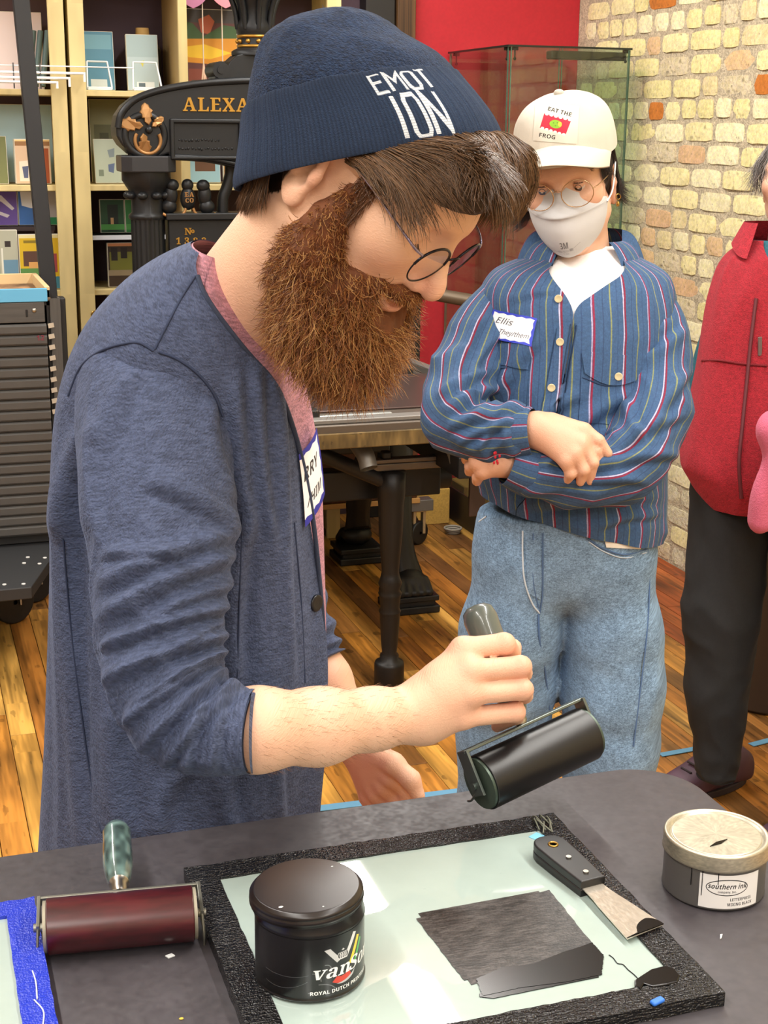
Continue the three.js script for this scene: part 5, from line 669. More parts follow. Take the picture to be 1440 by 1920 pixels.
// adult head distance field. x forward, y up, z to the side; ears at z = +-0.072
function headSDF({ neckTo = V(-0.05, -0.17, 0), neckR = 0.058, mouth = 0.003, nose = 1, lids = 0.0135 } = {}) {
  const cran = ell(-0.006, 0.040, 0, 0.092, 0.076, 0.072), fore = ell(0.036, 0.040, 0, 0.062, 0.056, 0.062), face = ell(0.054, -0.028, 0, 0.050, 0.072, 0.056), tip = ell(0.119, -0.022, 0, 0.0125, 0.0115, 0.0120), bridge = cap(V(0.092, 0.026, 0), V(0.116, -0.014, 0), 0.0075, 0.0105), ulip = ell(0.1035, -0.0500, 0, 0.0095, 0.0065, 0.022), llip = ell(0.1015, -0.0625, 0, 0.0095, 0.0075, 0.019), mo = ell(0.112, -0.0560, 0, 0.017, mouth, 0.019), chin = ell(0.083, -0.088, 0, 0.019, 0.018, 0.022), neck = cap(V(-0.012, -0.03, 0), neckTo, neckR * 0.98, neckR * 1.06);
  const jaw = cap(V(0.010, -0.052, 0.050), V(0.078, -0.088, 0.016), 0.016, 0.015), cheek = ell(0.066, -0.006, 0.043, 0.024, 0.022, 0.020), brow = cap(V(0.091, 0.036, 0.010), V(0.074, 0.036, 0.046), 0.0105, 0.009), sock = ell(0.104, 0.017, 0.032, 0.022, 0.0125, 0.019), eye = ell(0.0775, 0.016, 0.032, lids, lids, lids), ala = ell(0.106, -0.026, 0.0115, 0.011, 0.0088, 0.0078), nos = cap(V(0.114, -0.034, 0.0068), V(0.106, -0.026, 0.0068), 0.0042, 0.003);
  const ec = Math.cos(0.42), es = Math.sin(0.42);
  const ear = (x, y, z) => { // local ear plane: flare outwards towards the back, lean back a little
    let X = (x + 0.012) / 1.2, Y = (y + 0.003) / 1.2, Z = z - 0.074; const x1 = X * Math.cos(0.2) + Y * Math.sin(0.2), y1 = -X * Math.sin(0.2) + Y * Math.cos(0.2); X = x1; Y = y1; const x2 = X * ec + Z * es, z2 = -X * es + Z * ec; X = x2; Z = z2; X += 0.012;
    const k = Math.hypot(X / 0.0185, (Y + 0.002 * 0) / 0.033); const ringR = Math.abs(k - 0.86) * 0.021; let d = Math.hypot(Math.max(0, ringR), Z) - 0.0045; const disc = ell(0, 0, -0.001, 0.0175, 0.032, 0.005)(X, Y, Z); d = smin(d, disc, 0.004); const lobe = ell(0.004, -0.029, 0, 0.010, 0.010, 0.0055)(X, Y, Z); d = smin(d, lobe, 0.005); const concha = ell(0.006, -0.006, 0.006, 0.009, 0.014, 0.008)(X, Y, Z); d = smax(d, -concha, 0.004); const anti = cap(V(-0.006, -0.012, 0.003), V(-0.004, 0.014, 0.003), 0.0035, 0.0028)(X, Y, Z); d = smin(d, anti, 0.004); const trag = ell(0.0165, -0.006, 0.001, 0.005, 0.007, 0.005)(X, Y, Z); return smin(d, trag, 0.004); };
  return (x, y, z) => {
    const az = Math.abs(z); let d = smin(cran(x, y, z), fore(x, y, z), 0.03); d = smin(d, face(x, y, z), 0.035); d = smin(d, jaw(x, y, az), 0.03); d = smin(d, chin(x, y, z), 0.02); d = smin(d, cheek(x, y, az), 0.025); d = smin(d, brow(x, y, az), 0.014); d = smax(d, -sock(x, y, az), 0.012); d = smin(d, eye(x, y, az), 0.004); d = smin(d, smin(bridge(x, y, z), tip(x, y, z), 0.008), 0.010); d = smin(d, ala(x, y, az), 0.005); d = smax(d, -nos(x, y, az), 0.003); d = smin(d, ulip(x, y, z), 0.006); d = smin(d, llip(x, y, z), 0.006); d = smax(d, -mo(x, y, z), 0.003); d = smin(d, neck(x, y, z), 0.03); if (az > 0.05 && x > -0.085 && x < 0.04 && Math.abs(y) < 0.06) d = smin(d, ear(x, y, az), 0.005); return d;
  };
}
function headColour(skin, flush, lip) { return (x, y, z) => { const az = Math.abs(z); let c = skin; const n = 0.5 + 0.5 * fbm(x * 60, y * 60, z * 60, 3); c = mixc(c, flush, 0.25 * n + 0.5 * Math.exp(-(Math.pow((x - 0.075) / 0.02, 2) + Math.pow((y + 0.018) / 0.02, 2) + Math.pow((az - 0.045) / 0.018, 2))) + 0.6 * Math.exp(-(Math.pow((x - 0.118) / 0.014, 2) + Math.pow((y + 0.02) / 0.014, 2))) + (az > 0.07 ? 0.4 * smooth(0.07, 0.085, az) : 0)); c = mixc(c, lip, 0.85 * Math.exp(-(Math.pow((x - 0.108) / 0.012, 2) + Math.pow((y + 0.057) / 0.010, 2) + Math.pow(az / 0.018, 4)))); return c; }; }
// a chain of tapered capsules joined smoothly
function chainSDF(chains, k) { const prim = []; for (const ch of chains) for (let i = 0; i + 1 < ch.length; i++) prim.push(cap(ch[i][0], ch[i + 1][0], ch[i][1], ch[i + 1][1])); return (x, y, z) => { let d = 1e3; for (const f of prim) d = smin(d, f(x, y, z), k); return d; }; }
function fingerUnion(groups, kIn, kOut) { const fs = groups.map(g => chainSDF([g], kIn)); return (x, y, z) => { let d = 1e3; for (const f of fs) d = smin(d, f(x, y, z), kOut); return d; }; }
function ringsAlong(path, k = 1) { // path: [[Vector3, radius, (flatten)]] -> loft keys perpendicular to the path
  const P = path.map(p => p[0]); let ref = null; return path.map((p, i) => { const d = P[Math.min(P.length - 1, i + 1)].clone().sub(P[Math.max(0, i - 1)]).normalize(); if (!ref) ref = Math.abs(d.y) < 0.8 ? UP.clone() : Rh.clone(); const a = ref.clone().addScaledVector(d, -ref.dot(d)).normalize(); ref = a; const b = d.clone().cross(a).normalize(); return { c: p[0], a: a.multiplyScalar(p[1] * k), b: b.multiplyScalar(p[1] * k * (p[2] ?? 1)), e: p[3] ?? 2 }; });
}
const ridge = (x, y, z) => { const n = noise(x, y, z); return 1 - Math.min(1, Math.abs(n) * 2.4); };
function canvasPatch(w, h, draw, cw = 512) { const t = canvasTex(cw, Math.round(cw * h / w), draw); return mat(0xffffff, 0.6, { map: t }); }

// ---------------------------------------------------------------- the bearded man with the roller
const man = thing('person', 'bearded man in navy beanie and slate blue cardigan bending over the ink slab', 'person');
{
  const H0 = at(690.6, 325.9, 1.40), yaw = 29.06 * Math.PI / 180, pit = 45.68 * Math.PI / 180, rol = -0.99 * Math.PI / 180, S = 1.057;
  const hh = Rh.clone().multiplyScalar(Math.cos(yaw)).addScaledVector(Fh, -Math.sin(yaw)); const f = hh.clone().multiplyScalar(Math.cos(pit)).addScaledVector(UP, -Math.sin(pit)), u0 = hh.clone().multiplyScalar(Math.sin(pit)).addScaledVector(UP, Math.cos(pit)), z0 = f.clone().cross(u0); const u = u0.clone().multiplyScalar(Math.cos(rol)).addScaledVector(z0, Math.sin(rol)), zz = z0.clone().multiplyScalar(Math.cos(rol)).addScaledVector(u0, -Math.sin(rol));
  const HM = new THREE.Matrix4().makeBasis(f.clone().multiplyScalar(S), u.clone().multiplyScalar(S), zz.clone().multiplyScalar(S)).setPosition(H0), HI = HM.clone().invert();
  const W = (x, y, z) => V(x, y, z).applyMatrix4(HM), toL = p => p.clone().applyMatrix4(HI); const down = V(0, -1, 0).transformDirection(HI);
  const skin = linCol(0xe8be9f), flush = linCol(0xdb9880), lip = linCol(0xc98078);
  // --- body: head + neck, both arms and hands, merged in one mesh
  const neckL = toL(at(452, 590, 1.55)); const hsdf = headSDF({ neckTo: neckL, neckR: 0.060, mouth: 0.0045 });
  const hcol = headColour(skin, flush, lip), hairline = linCol(0x2c1d12);
  const headG = nets(hsdf, [-0.16, -0.26, -0.10], [0.14, 0.14, 0.10], 0.0026, (x, y, z) => { const c = hcol(x, y, z); const hn0 = -0.832 * x + 0.555 * y, onScalp = y > 0.06 && x < 0.085 || hn0 > -0.004 + 0.004 * noise(x * 90, y * 90, z * 90) && x < -0.03; return onScalp ? hairline : c; }).applyMatrix4(HM);
  const armCol = (x, y, z) => { const n = 0.5 + 0.5 * fbm(x * 45, y * 45, z * 45, 3); return mixc(skin, flush, 0.15 + 0.3 * n); };
  const A = (a, b, d) => at(a, b, d);
  const wr = A(785, 1338, 1.5300);
  const mcp = [A(868, 1218, 1.5280), A(880, 1258, 1.5120), A(878, 1302, 1.5100), A(866, 1345, 1.5180)], pip = [A(945, 1208, 1.5360), A(976, 1250, 1.5230), A(980, 1293, 1.5230), A(966, 1335, 1.5320)], dip = [A(960, 1222, 1.5720), A(982, 1262, 1.5640), A(984, 1304, 1.5640), A(968, 1344, 1.5700)], tip = [A(925, 1222, 1.5930), A(945, 1268, 1.5920), A(945, 1316, 1.5920), A(932, 1362, 1.5920)];
  const groups = mcp.map((m, i) => [[m, 0.0125 - i * 0.0005], [pip[i], 0.0122 - i * 0.0005], [dip[i], 0.0095 - i * 0.0005], [tip[i], 0.0078 - i * 0.0003]]);
  const fing = fingerUnion(groups, 0.004, 0.0035);
  const palm = chainSDF([[[wr, 0.0285], [A(830, 1292, 1.5220), 0.026]], [[A(815, 1300, 1.5280), 0.024], [mcp[0], 0.0135]], [[A(815, 1310, 1.5220), 0.024], [mcp[1], 0.0145]], [[A(815, 1325, 1.5220), 0.024], [mcp[2], 0.014]], [[A(812, 1345, 1.5280), 0.022], [mcp[3], 0.0125]]], 0.016);
  const thumb = chainSDF([[[A(812, 1290, 1.5480), 0.019], [A(870, 1232, 1.5800), 0.0135], [A(925, 1205, 1.6050), 0.0115], [A(962, 1214, 1.6000), 0.0098]]], 0.008);
  const fore = chainSDF([[[A(400, 1364, 1.3950), 0.030], [A(480, 1368, 1.4026), 0.0385], [A(600, 1362, 1.4516), 0.036], [A(700, 1348, 1.4954), 0.0295], [wr, 0.0275]]], 0.02);
  const handS = (x, y, z) => smin(smin(smin(palm(x, y, z), fing(x, y, z), 0.008), thumb(x, y, z), 0.008), fore(x, y, z), 0.02);
  const hb = bounds([wr, ...mcp, ...pip, ...dip, ...tip, A(925, 1205, 1.605), A(620, 1362, 1.46)], 0.045);
  const knuck = (x, y, z) => { let c = armCol(x, y, z), p = V(x, y, z); for (const m of [...mcp, ...pip]) c = mixc(c, flush, 0.55 * Math.exp(-p.distanceToSquared(m) / 0.00028)); return c; };
  const handG = nets(handS, hb[0], hb[1], 0.003, knuck);
  const fb = bounds([A(400, 1364, 1.395), A(660, 1356, 1.47)], 0.05); const foreG = nets(handS, fb[0], fb[1], 0.005, armCol);
  // far arm: forearm and relaxed hand on the far side of the table
  const D = 1.86; const w2 = A(668, 1395, D - 0.02), k2 = [A(735, 1458, D - 0.06), A(722, 1474, D - 0.045), A(706, 1486, D - 0.03), A(692, 1494, D - 0.01)];
  const far = chainSDF([[[A(566, 1180, D + 0.02), 0.028], [A(612, 1275, D), 0.033], [w2, 0.026]], ...k2.map((k, i) => [[w2, 0.022], [k, 0.0125]]), ...k2.map((k, i) => [[k, 0.0115], [k.clone().addScaledVector(Rh, 0.022 - i * 0.004).addScaledVector(UP, -0.022), 0.0105], [k.clone().addScaledVector(Rh, 0.012 - i * 0.004).addScaledVector(UP, -0.045), 0.009], [k.clone().addScaledVector(Rh, -0.012).addScaledVector(UP, -0.052), 0.008]]), [[w2, 0.02], [A(738, 1432, D - 0.075), 0.013], [A(770, 1462, D - 0.085), 0.0115], [A(784, 1492, D - 0.085), 0.009]]], 0.008);
  const b2 = bounds([A(590, 1150, D), A(800, 1500, D), A(700, 1570, D), A(640, 1400, D + 0.05), A(760, 1450, D - 0.1)], 0.05); const farG = nets(far, b2[0], b2[1], 0.004, armCol);
  const body = part('body', [headG, handG, foreG, farG], skinMat(), man); body.userData.label = 'fair skin of face, neck, forearms and hands';
  { const ah = new Strands(), Ra = rng(17), P = foreG.attributes.position, N = foreG.attributes.normal, ax = A(780, 1340, 1.53).sub(A(480, 1368, 1.40)).normalize(), hcA = [0x8a6040, 0x6e4a30, 0xa87a50].map(linCol); for (const [g, n] of [[foreG, 900], [handG, 420]]) { const P = g.attributes.position, N = g.attributes.normal; for (let i = 0; i < n; i++) { const k = Math.floor(Ra() * P.count), p = V(P.getX(k), P.getY(k), P.getZ(k)), nn = V(N.getX(k), N.getY(k), N.getZ(k)); const px = pix(p)[0]; if (px < 490 || px > 800) continue; const d = nn.clone().multiplyScalar(0.35).addScaledVector(ax, 0.8).addScaledVector(UP, -0.5 + 0.5 * Ra()).normalize(), q = p.clone().addScaledVector(d, 0.004 + 0.003 * Ra()); const r2 = q.clone().addScaledVector(d, 0.004).addScaledVector(nn, -0.0012); ah.add([p, q, r2], 0.00011, hcA[Math.floor(Ra() * 3)]); } } part('arm_hair', ah.geo(), mat(0xffffff, 0.6, { vertexColors: true }), body).userData.kind = 'stuff'; }
  // fingernails are hidden; eyelashes and eyebrow as short hairs come with the hair below

  // --- torso rings (front = +a towards picture right, b towards the camera)
  const rows = [[1660, 82, 604, 1.80, 0.185], [1500, 92, 606, 1.775, 0.185], [1350, 99, 613, 1.75, 0.18], [1200, 103, 617, 1.72, 0.178], [1050, 107, 613, 1.69, 0.175], [900, 112, 607, 1.655, 0.175], [780, 120, 590, 1.625, 0.175], [690, 140, 566, 1.60, 0.175], [620, 178, 535, 1.58, 0.17], [555, 238, 498, 1.56, 0.15], [505, 300, 462, 1.545, 0.115], [468, 362, 440, 1.535, 0.075]];
  const torso = k => rows.map(([y, l, r, d, b], i) => { const c = at((l + r) / 2, y, d), hw = (r - l) / 2 / FOC * d; const tiltUp = i > 7 ? 0.10 * (i - 7) : 0; return { c, a: Rh.clone().multiplyScalar(hw * k).addScaledVector(UP, -hw * k * tiltUp), b: Fh.clone().multiplyScalar(-b * (k < 1 ? k * 0.98 : 1)), e: 2.15 }; });
  const heather = tex(512, 512, (u, v) => { const s = n128(u * 0.25, v * 1.0), s2 = tn(u, v * 2), s3 = n128(u * 1.3, v * 1.3); const q = 0.9 + 0.26 * (s - 0.5) + 0.04 * (s2 - 0.5) + 0.18 * (s3 - 0.5); return [q * 0.985, q, q * 1.02]; });
  const fuzz = tex(256, 256, (u, v) => 0.5 * n128(u, v) + 0.5 * n64(u, v), false);
  const cardMat = phys(0x4e5874, 0.92, { map: rep(heather, 5, 5), bumpMap: rep(fuzz, 9, 9), bumpScale: 0.0012, sheen: 0.7, sheenRoughness: 0.55, sheenColor: new THREE.Color(0x8090b0), side: THREE.DoubleSide });
  const pinkMat = phys(0xc58b98, 0.9, { map: rep(heather, 5, 5), bumpMap: rep(fuzz, 9, 9), bumpScale: 0.0008, sheen: 0.4, sheenColor: new THREE.Color(0xe0b0b8), side: THREE.DoubleSide });
  const vfold = (th, t) => 0.0045 * Math.sin(th * 7 + 2 * Math.sin(t * 3)) * smooth(0.95, 0.4, t) * smooth(0.0, 0.1, Math.sin(th)) + 0.006 * ridge(th * 1.9, t * 1.2, 3) * smooth(1, 0.6, t);
  part('tshirt', [loft(torso(0.975), { nu: 72, nv: 70, th0: -1.2, th1: 1.25, disp: (th, t) => -0.003 + 0.004 * Math.sin(th * 9 + t * 4) * smooth(0.9, 0.5, t) }), loft(torso(0.90).slice(6), { nu: 72, nv: 40 })], pinkMat, man).userData.label = 'dusty pink crew-neck t-shirt';
  const open = t => { const T = [20, 18, 15, 13, 17, 24, 29, 35, 44, 58, 78, 105].map(x => x * Math.PI / 180); return crv(T, t); };
  const bodyFold = creases([[440, 720, 468, 1000, 16, 0.010], [478, 700, 500, 1010, 14, 0.008], [520, 760, 545, 1250, 15, 0.007], [455, 980, 440, 1280, 20, 0.009], [160, 800, 135, 1000, 18, 0.012], [128, 900, 150, 1560, 16, 0.009], [215, 1330, 240, 1560, 26, 0.009], [330, 1450, 300, 1570, 22, 0.008], [420, 1460, 440, 1560, 20, 0.007], [520, 1330, 530, 1540, 16, 0.006]]);
  const torsoG = loft(torso(1), { nu: 190, nv: 160, th0: open, th1: t => Math.PI * 2 - 1.35, disp: (th, t, p) => vfold(th, t) + bodyFold(p) * smooth(-0.2, 0.3, Math.sin(th)) });
  // near sleeve with pushed-up folds
  const sl = [[A(318, 590, 1.575), 0.060], [A(298, 680, 1.525), 0.080], [A(293, 780, 1.490), 0.081], [A(296, 890, 1.465), 0.0765], [A(302, 1000, 1.445), 0.0715], [A(302, 1090, 1.432), 0.067], [A(300, 1180, 1.420), 0.0615], [A(308, 1262, 1.410), 0.058], [A(338, 1325, 1.402), 0.054], [A(392, 1360, 1.395), 0.047], [A(440, 1369, 1.390), 0.0425], [A(474, 1371, 1.387), 0.0405]];
  const bunch = (th, t) => { const w = smooth(0.25, 0.45, t) * smooth(1.0, 0.86, t), lo = smooth(0.35, 0.62, t); const ph = 0.5 * Math.sin(th + 0.6) + 0.25 * Math.sin(2 * th + 1); let d = 0; d += 0.013 * lo * w * (Math.pow(Math.abs(Math.sin(t * 25 + ph * 3.4 + 0.8 * noise(t * 9, Math.cos(th), Math.sin(th)))), 0.65) - 0.6) * (0.65 + 0.35 * Math.sin(th + 1 + t * 9)); d += 0.010 * w * ridge(t * 13 + ph * 2.2, Math.cos(th) * 0.9, Math.sin(th) * 0.9 + 4); d += 0.007 * smooth(0.05, 0.2, t) * smooth(0.6, 0.3, t) * ridge(t * 4, Math.cos(th) * 1.6, Math.sin(th) * 1.6); return d; };
  const armFold = creases([[432, 985, 290, 905, 20, 0.010], [430, 1000, 200, 1095, 18, 0.011], [424, 1042, 210, 1150, 20, 0.012], [427, 1098, 300, 1150, 12, 0.007], [420, 1138, 200, 1210, 12, 0.011], [412, 1165, 330, 1215, 9, 0.006], [412, 1192, 212, 1270, 14, 0.012], [410, 1225, 260, 1312, 10, 0.007], [405, 1235, 240, 1350, 13, 0.010], [420, 1262, 275, 1395, 13, 0.009], [445, 1285, 315, 1425, 13, 0.008], [380, 1320, 350, 1440, 12, 0.006], [420, 1310, 400, 1445, 12, 0.004], [185, 800, 175, 1000, 22, 0.008], [250, 700, 190, 830, 24, 0.006], [390, 760, 425, 930, 20, 0.008], [330, 1040, 200, 1040, 14, 0.006]]);
  const sleeveG = loft(ringsAlong(sl), { nu: 150, nv: 300, disp: (th, t, p, off) => 0.35 * bunch(th, t) + armFold(p) * smooth(-0.35, 0.3, facing(p, off)) });
  const cuffIn = loft(ringsAlong([[A(474, 1371, 1.387), 0.0405], [A(474.5, 1371, 1.387), 0.038], [A(455, 1369, 1.389), 0.0375]]), { nu: 60, nv: 6 });
  const farSl = loft(ringsAlong([[A(430, 760, 1.74), 0.075], [A(480, 960, 1.80), 0.062], [A(535, 1130, 1.86), 0.052], [A(572, 1212, 1.868), 0.045], [A(588, 1246, 1.866), 0.042]]), { nu: 48, nv: 60, disp: (th, t) => 0.004 * Math.sin(t * 40 + 2 * Math.sin(th)) });
  const card = part('cardigan', [torsoG, sleeveG, cuffIn, farSl], cardMat, man); card.userData.label = 'slate blue heathered cardigan with pushed-up sleeves';
  // seams of the near armhole and shoulder, placket edge, buttons
  const seamM = mat(0x2c3650, 0.9); const surf = (pts, r, m, name) => part(name, tube(pts.map(p => A(...p)), r, 60, 5), m, card);
  for (const [l, r] of [[[[128, 742], [150, 690], [185, 660], [230, 645], [262, 643], [288, 658]], 0.0016], [[[298, 660], [330, 672], [370, 700], [402, 740], [418, 780]], 0.0016], [[[290, 655], [318, 600], [345, 550], [366, 518]], 0.0014], [[[118, 1010], [130, 1150], [150, 1320], [170, 1460], [190, 1560]], 0.0012], [[[455, 960], [450, 1100], [445, 1270]], 0.0010], [[[552, 980], [565, 1130], [572, 1280]], 0.0010]]) { const P = stick(card, l, 0.0004); if (P.length > 2) part('seam', new THREE.TubeGeometry(new THREE.CatmullRomCurve3(P), 50, r, 5), seamM, card); }
  // edge of the front opening follows the loft edge
  const edgePts = []; { const keys = torso(1), C = keys.map(k => k.c), AA = keys.map(k => k.a), BB = keys.map(k => k.b); for (let i = 2; i <= 58; i++) { const t = i / 60 * 0.96, th = open(t), c = crv(C, t), a = crv(AA, t), b = crv(BB, t), e = 2.15; edgePts.push(c.clone().addScaledVector(a, Math.pow(Math.abs(Math.cos(th)), 2 / e) * Math.sign(Math.cos(th))).addScaledVector(b, Math.pow(Math.abs(Math.sin(th)), 2 / e)).addScaledVector(Fh, -0.001)); } }
  part('placket_edge', new THREE.TubeGeometry(new THREE.CatmullRomCurve3(edgePts), 120, 0.0028, 6), cardMat, card);
  const btn = () => lathe([[0, 0.0028], [0.005, 0.0026], [0.0085, 0.0034], [0.010, 0.0022], [0.010, 0], [0, 0]], 24); const btnM = mat(0x14141a, 0.3);
  for (const i of [4, 19]) { const p = edgePts[i], g = btn().rotateX(Math.PI / 2); const m = part('button', g, btnM, card); m.position.copy(p).addScaledVector(Fh, -0.012).addScaledVector(Rh, -0.006); m.rotation.y = -YAW + 0.9; }
  // --- name tag on the t-shirt
  const tagM = canvasPatch(0.09, 0.085, (g, w, h) => { g.fillStyle = '#2a2d9c'; g.fillRect(0, 0, w, h); g.fillStyle = '#f4f3f6'; g.beginPath(); g.moveTo(30, 40); for (let i = 0; i <= 8; i++) g.lineTo(30 + i * (w - 60) / 8, 34 + (i % 2) * 16); for (let i = 0; i <= 8; i++) g.lineTo(w - 30 - (i % 2) * 14, 36 + i * (h - 72) / 8); for (let i = 0; i <= 8; i++) g.lineTo(w - 30 - i * (w - 60) / 8, h - 34 - (i % 2) * 16); g.closePath(); g.fill(); g.fillStyle = '#26242c'; g.font = 'italic bold 120px sans-serif'; g.fillText('RRY', w * 0.36, h * 0.44); g.font = 'italic bold 92px sans-serif'; g.fillText('/HIM', w * 0.40, h * 0.80); });
  { // patch follows the shirt front from under the cardigan edge
    const keys = torso(0.975), C = keys.map(k => k.c), AA = keys.map(k => k.a), BB = keys.map(k => k.b); const nu = 16, nv = 10, pos = [], uv = [], idx = []; const t0 = 0.435, t1 = 0.525;
    for (let j = 0; j <= nv; j++) for (let i = 0; i <= nu; i++) { const s = i / nu, q = j / nv, t = lerp(t0, t1, q) + 0.02 * (s - 0.5), th = lerp(0.53, 0.10, s), c = crv(C, t), a = crv(AA, t), b = crv(BB, t), e = 2.15; const p = c.clone().addScaledVector(a, Math.pow(Math.cos(th), 2 / e)).addScaledVector(b, Math.pow(Math.sin(th), 2 / e)); p.addScaledVector(Rh, 0.006 * Math.cos(th)).addScaledVector(Fh, -0.006 * Math.sin(th)); pos.push(p.x, p.y, p.z); uv.push(lerp(0.34, 1, s), q); }
    for (let j = 0; j < nv; j++) for (let i = 0; i < nu; i++) { const k = j * (nu + 1) + i; idx.push(k, k + 1, k + nu + 1, k + 1, k + nu + 2, k + nu + 1); } const g = new THREE.BufferGeometry(); g.setAttribute('position', new THREE.Float32BufferAttribute(pos, 3)); g.setAttribute('uv', new THREE.Float32BufferAttribute(uv, 2)); g.setIndex(idx); g.computeVertexNormals(); tagM.side = THREE.DoubleSide; part('name_tag', g, tagM, man).userData.label = 'white name sticker with dark blue border';
  }
  // --- trousers and shoes, mostly behind the table
  const hip = at(350, 1560, 1.82); const jean = mat(0x2b3040, 0.85, { map: rep(heather, 4, 4) }); const legK = (sx) => [[hip.clone().addScaledVector(Fh, sx * 0.075).setY(0.88), 0.10], [hip.clone().addScaledVector(Fh, sx * 0.085).setY(0.72), 0.092], [hip.clone().addScaledVector(Fh, sx * 0.11).addScaledVector(Rh, 0.015).setY(0.46), 0.078], [hip.clone().addScaledVector(Fh, sx * 0.12).setY(0.25), 0.072], [hip.clone().addScaledVector(Fh, sx * 0.12).addScaledVector(Rh, -0.01).setY(0.05), 0.068]];
  part('trousers', [...[-1, 1].map(s => loft(ringsAlong(legK(s)), { nu: 32, nv: 40, cap0: true, cap1: true }))], jean, man);
  for (const s of [-1, 1]) { const q = hip.clone().addScaledVector(Fh, s * 0.12).setY(0); part('shoe', loft([[-0.09, 0.035, 0.045], [-0.05, 0.05, 0.05], [0.03, 0.045, 0.048], [0.11, 0.032, 0.05], [0.165, 0.024, 0.04], [0.19, 0.016, 0.016]].map(([x, h, w]) => ({ c: q.clone().addScaledVector(Rh, x).setY(h + 0.002), a: UP.clone().multiplyScalar(h), b: Fh.clone().multiplyScalar(w), e: 2.6 })), { nu: 28, nv: 24, cap0: true, cap1: true }), mat(0x2a2422, 0.6), man); }

  // --- beanie: crown and turned-up cuff; ring frame d (front-up) and n (hat axis)
  const hd = V(0.555, 0.832, 0), hn = V(-0.832, 0.555, 0), hz = V(0, 0, 1); const ring = (n, d0, d1, bz) => ({ c: W(...hn.clone().multiplyScalar(n).addScaledVector(hd, (d0 + d1) / 2).toArray()), a: dirW(hd, (d1 - d0) / 2), b: dirW(hz, bz), e: 2.1 });
  function dirW(v, k) { return v.clone().multiplyScalar(k * S).applyMatrix4(new THREE.Matrix4().makeBasis(f, u, zz)); }
  const knitC = tex(256, 256, (u2, v2) => { const q = 0.85 + 0.5 * (n128(u2, v2) - 0.5) + 0.2 * (n32(u2, v2) - 0.5); return [q * 0.97, q, q * 1.04]; });
  const ribT = tex(256, 64, (u2, v2) => 0.5 + 0.5 * Math.sin(u2 * Math.PI * 2 * 24) * (0.8 + 0.2 * Math.sin(v2 * Math.PI * 2 * 12)), false);
  const beanieMat = phys(0x1c2f4b, 0.95, { map: rep(knitC, 6, 6), bumpMap: rep(fuzz, 12, 12), bumpScale: 0.0022, sheen: 0.4, sheenRoughness: 0.6, sheenColor: new THREE.Color(0x46608c) });
  const crown = loft([ring(0.03, -0.117, 0.116, 0.084), ring(0.062, -0.106, 0.100, 0.084), ring(0.092, -0.0965, 0.079, 0.079), ring(0.117, -0.088, 0.049, 0.066), ring(0.135, -0.077, 0.028, 0.050), ring(0.146, -0.058, 0.008, 0.030), ring(0.150, -0.035, -0.012, 0.010), ring(0.1505, -0.026, -0.022, 0.001)], { nu: 90, nv: 60, disp: (th, t) => 0.003 * ridge(Math.cos(th) * 1.5, Math.sin(th) * 1.5, t * 3) + 0.0025 * noise(Math.cos(th) * 3, Math.sin(th) * 3, t * 5) });
  const bean = part('beanie', crown, beanieMat, man); bean.userData.label = 'navy knitted beanie';
  const cuffTex = canvasTex(2048, 256, (g, w, h) => {
    g.fillStyle = '#1c2e49'; g.fillRect(0, 0, w, h); for (let x = 0; x < w; x += 5) { g.fillStyle = x % 10 ? '#203450' : '#17273f'; g.fillRect(x, 0, 3, h); } const R = rng(9); for (let i = 0; i < 5000; i++) { g.fillStyle = R() < 0.5 ? 'rgba(90,115,150,0.25)' : 'rgba(12,22,40,0.25)'; g.fillRect(R() * w, R() * h, 3, 1.5); }
    // embroidered lettering: EMOT over a taller ION
    g.strokeStyle = '#eef0f2'; g.lineCap = 'butt'; g.lineJoin = 'miter'; const L = (x, y, wd, ht, segs, lw) => { g.lineWidth = lw; for (const s of segs) { g.beginPath(); s.forEach(([a, b], i) => i ? g.lineTo(x + a * wd, y + b * ht) : g.moveTo(x + a * wd, y + b * ht)); g.stroke(); } };
    const E = [[[1, 0], [0, 0], [0, 1], [1, 1]], [[0, 0.5], [0.8, 0.5]]], M = [[[0, 1], [0, 0], [0.5, 0.55], [1, 0], [1, 1]]], O = [[[0, 0.15], [0.15, 0], [0.85, 0], [1, 0.15], [1, 0.85], [0.85, 1], [0.15, 1], [0, 0.85], [0, 0.1]]], T = [[[0, 0], [1, 0]], [[0.5, 0], [0.5, 1]]], I = [[[0.5, 0], [0.5, 1]]], N = [[[0, 1], [0, 0], [1, 1], [1, 0]]];
    const X = 1010; [[E, 0, 32], [M, 44, 40], [O, 98, 32], [T, 140, 36]].forEach(([s, x, wd]) => L(X + x, 44, wd, 62, s, 9)); [[I, 14, 24], [O, 52, 38], [N, 106, 42]].forEach(([s, x, wd]) => L(X + x, 118, wd, 108, s, 12));
    g.strokeStyle = 'rgba(33,52,79,0.55)'; g.lineWidth = 1; for (let y = 40; y < 235; y += 7) { g.beginPath(); g.moveTo(X - 8, y); g.lineTo(X + 220, y); g.stroke(); }
  });
  cuffTex.wrapS = THREE.RepeatWrapping;
  const cuffKeys = [ring(0.008, -0.129, 0.126, 0.083), ring(0.004, -0.134, 0.130, 0.0875), ring(0.012, -0.1345, 0.1305, 0.089), ring(0.03, -0.126, 0.124, 0.089), ring(0.05, -0.117, 0.112, 0.088), ring(0.066, -0.111, 0.100, 0.0875), ring(0.073, -0.107, 0.094, 0.086), ring(0.073, -0.103, 0.090, 0.083)];
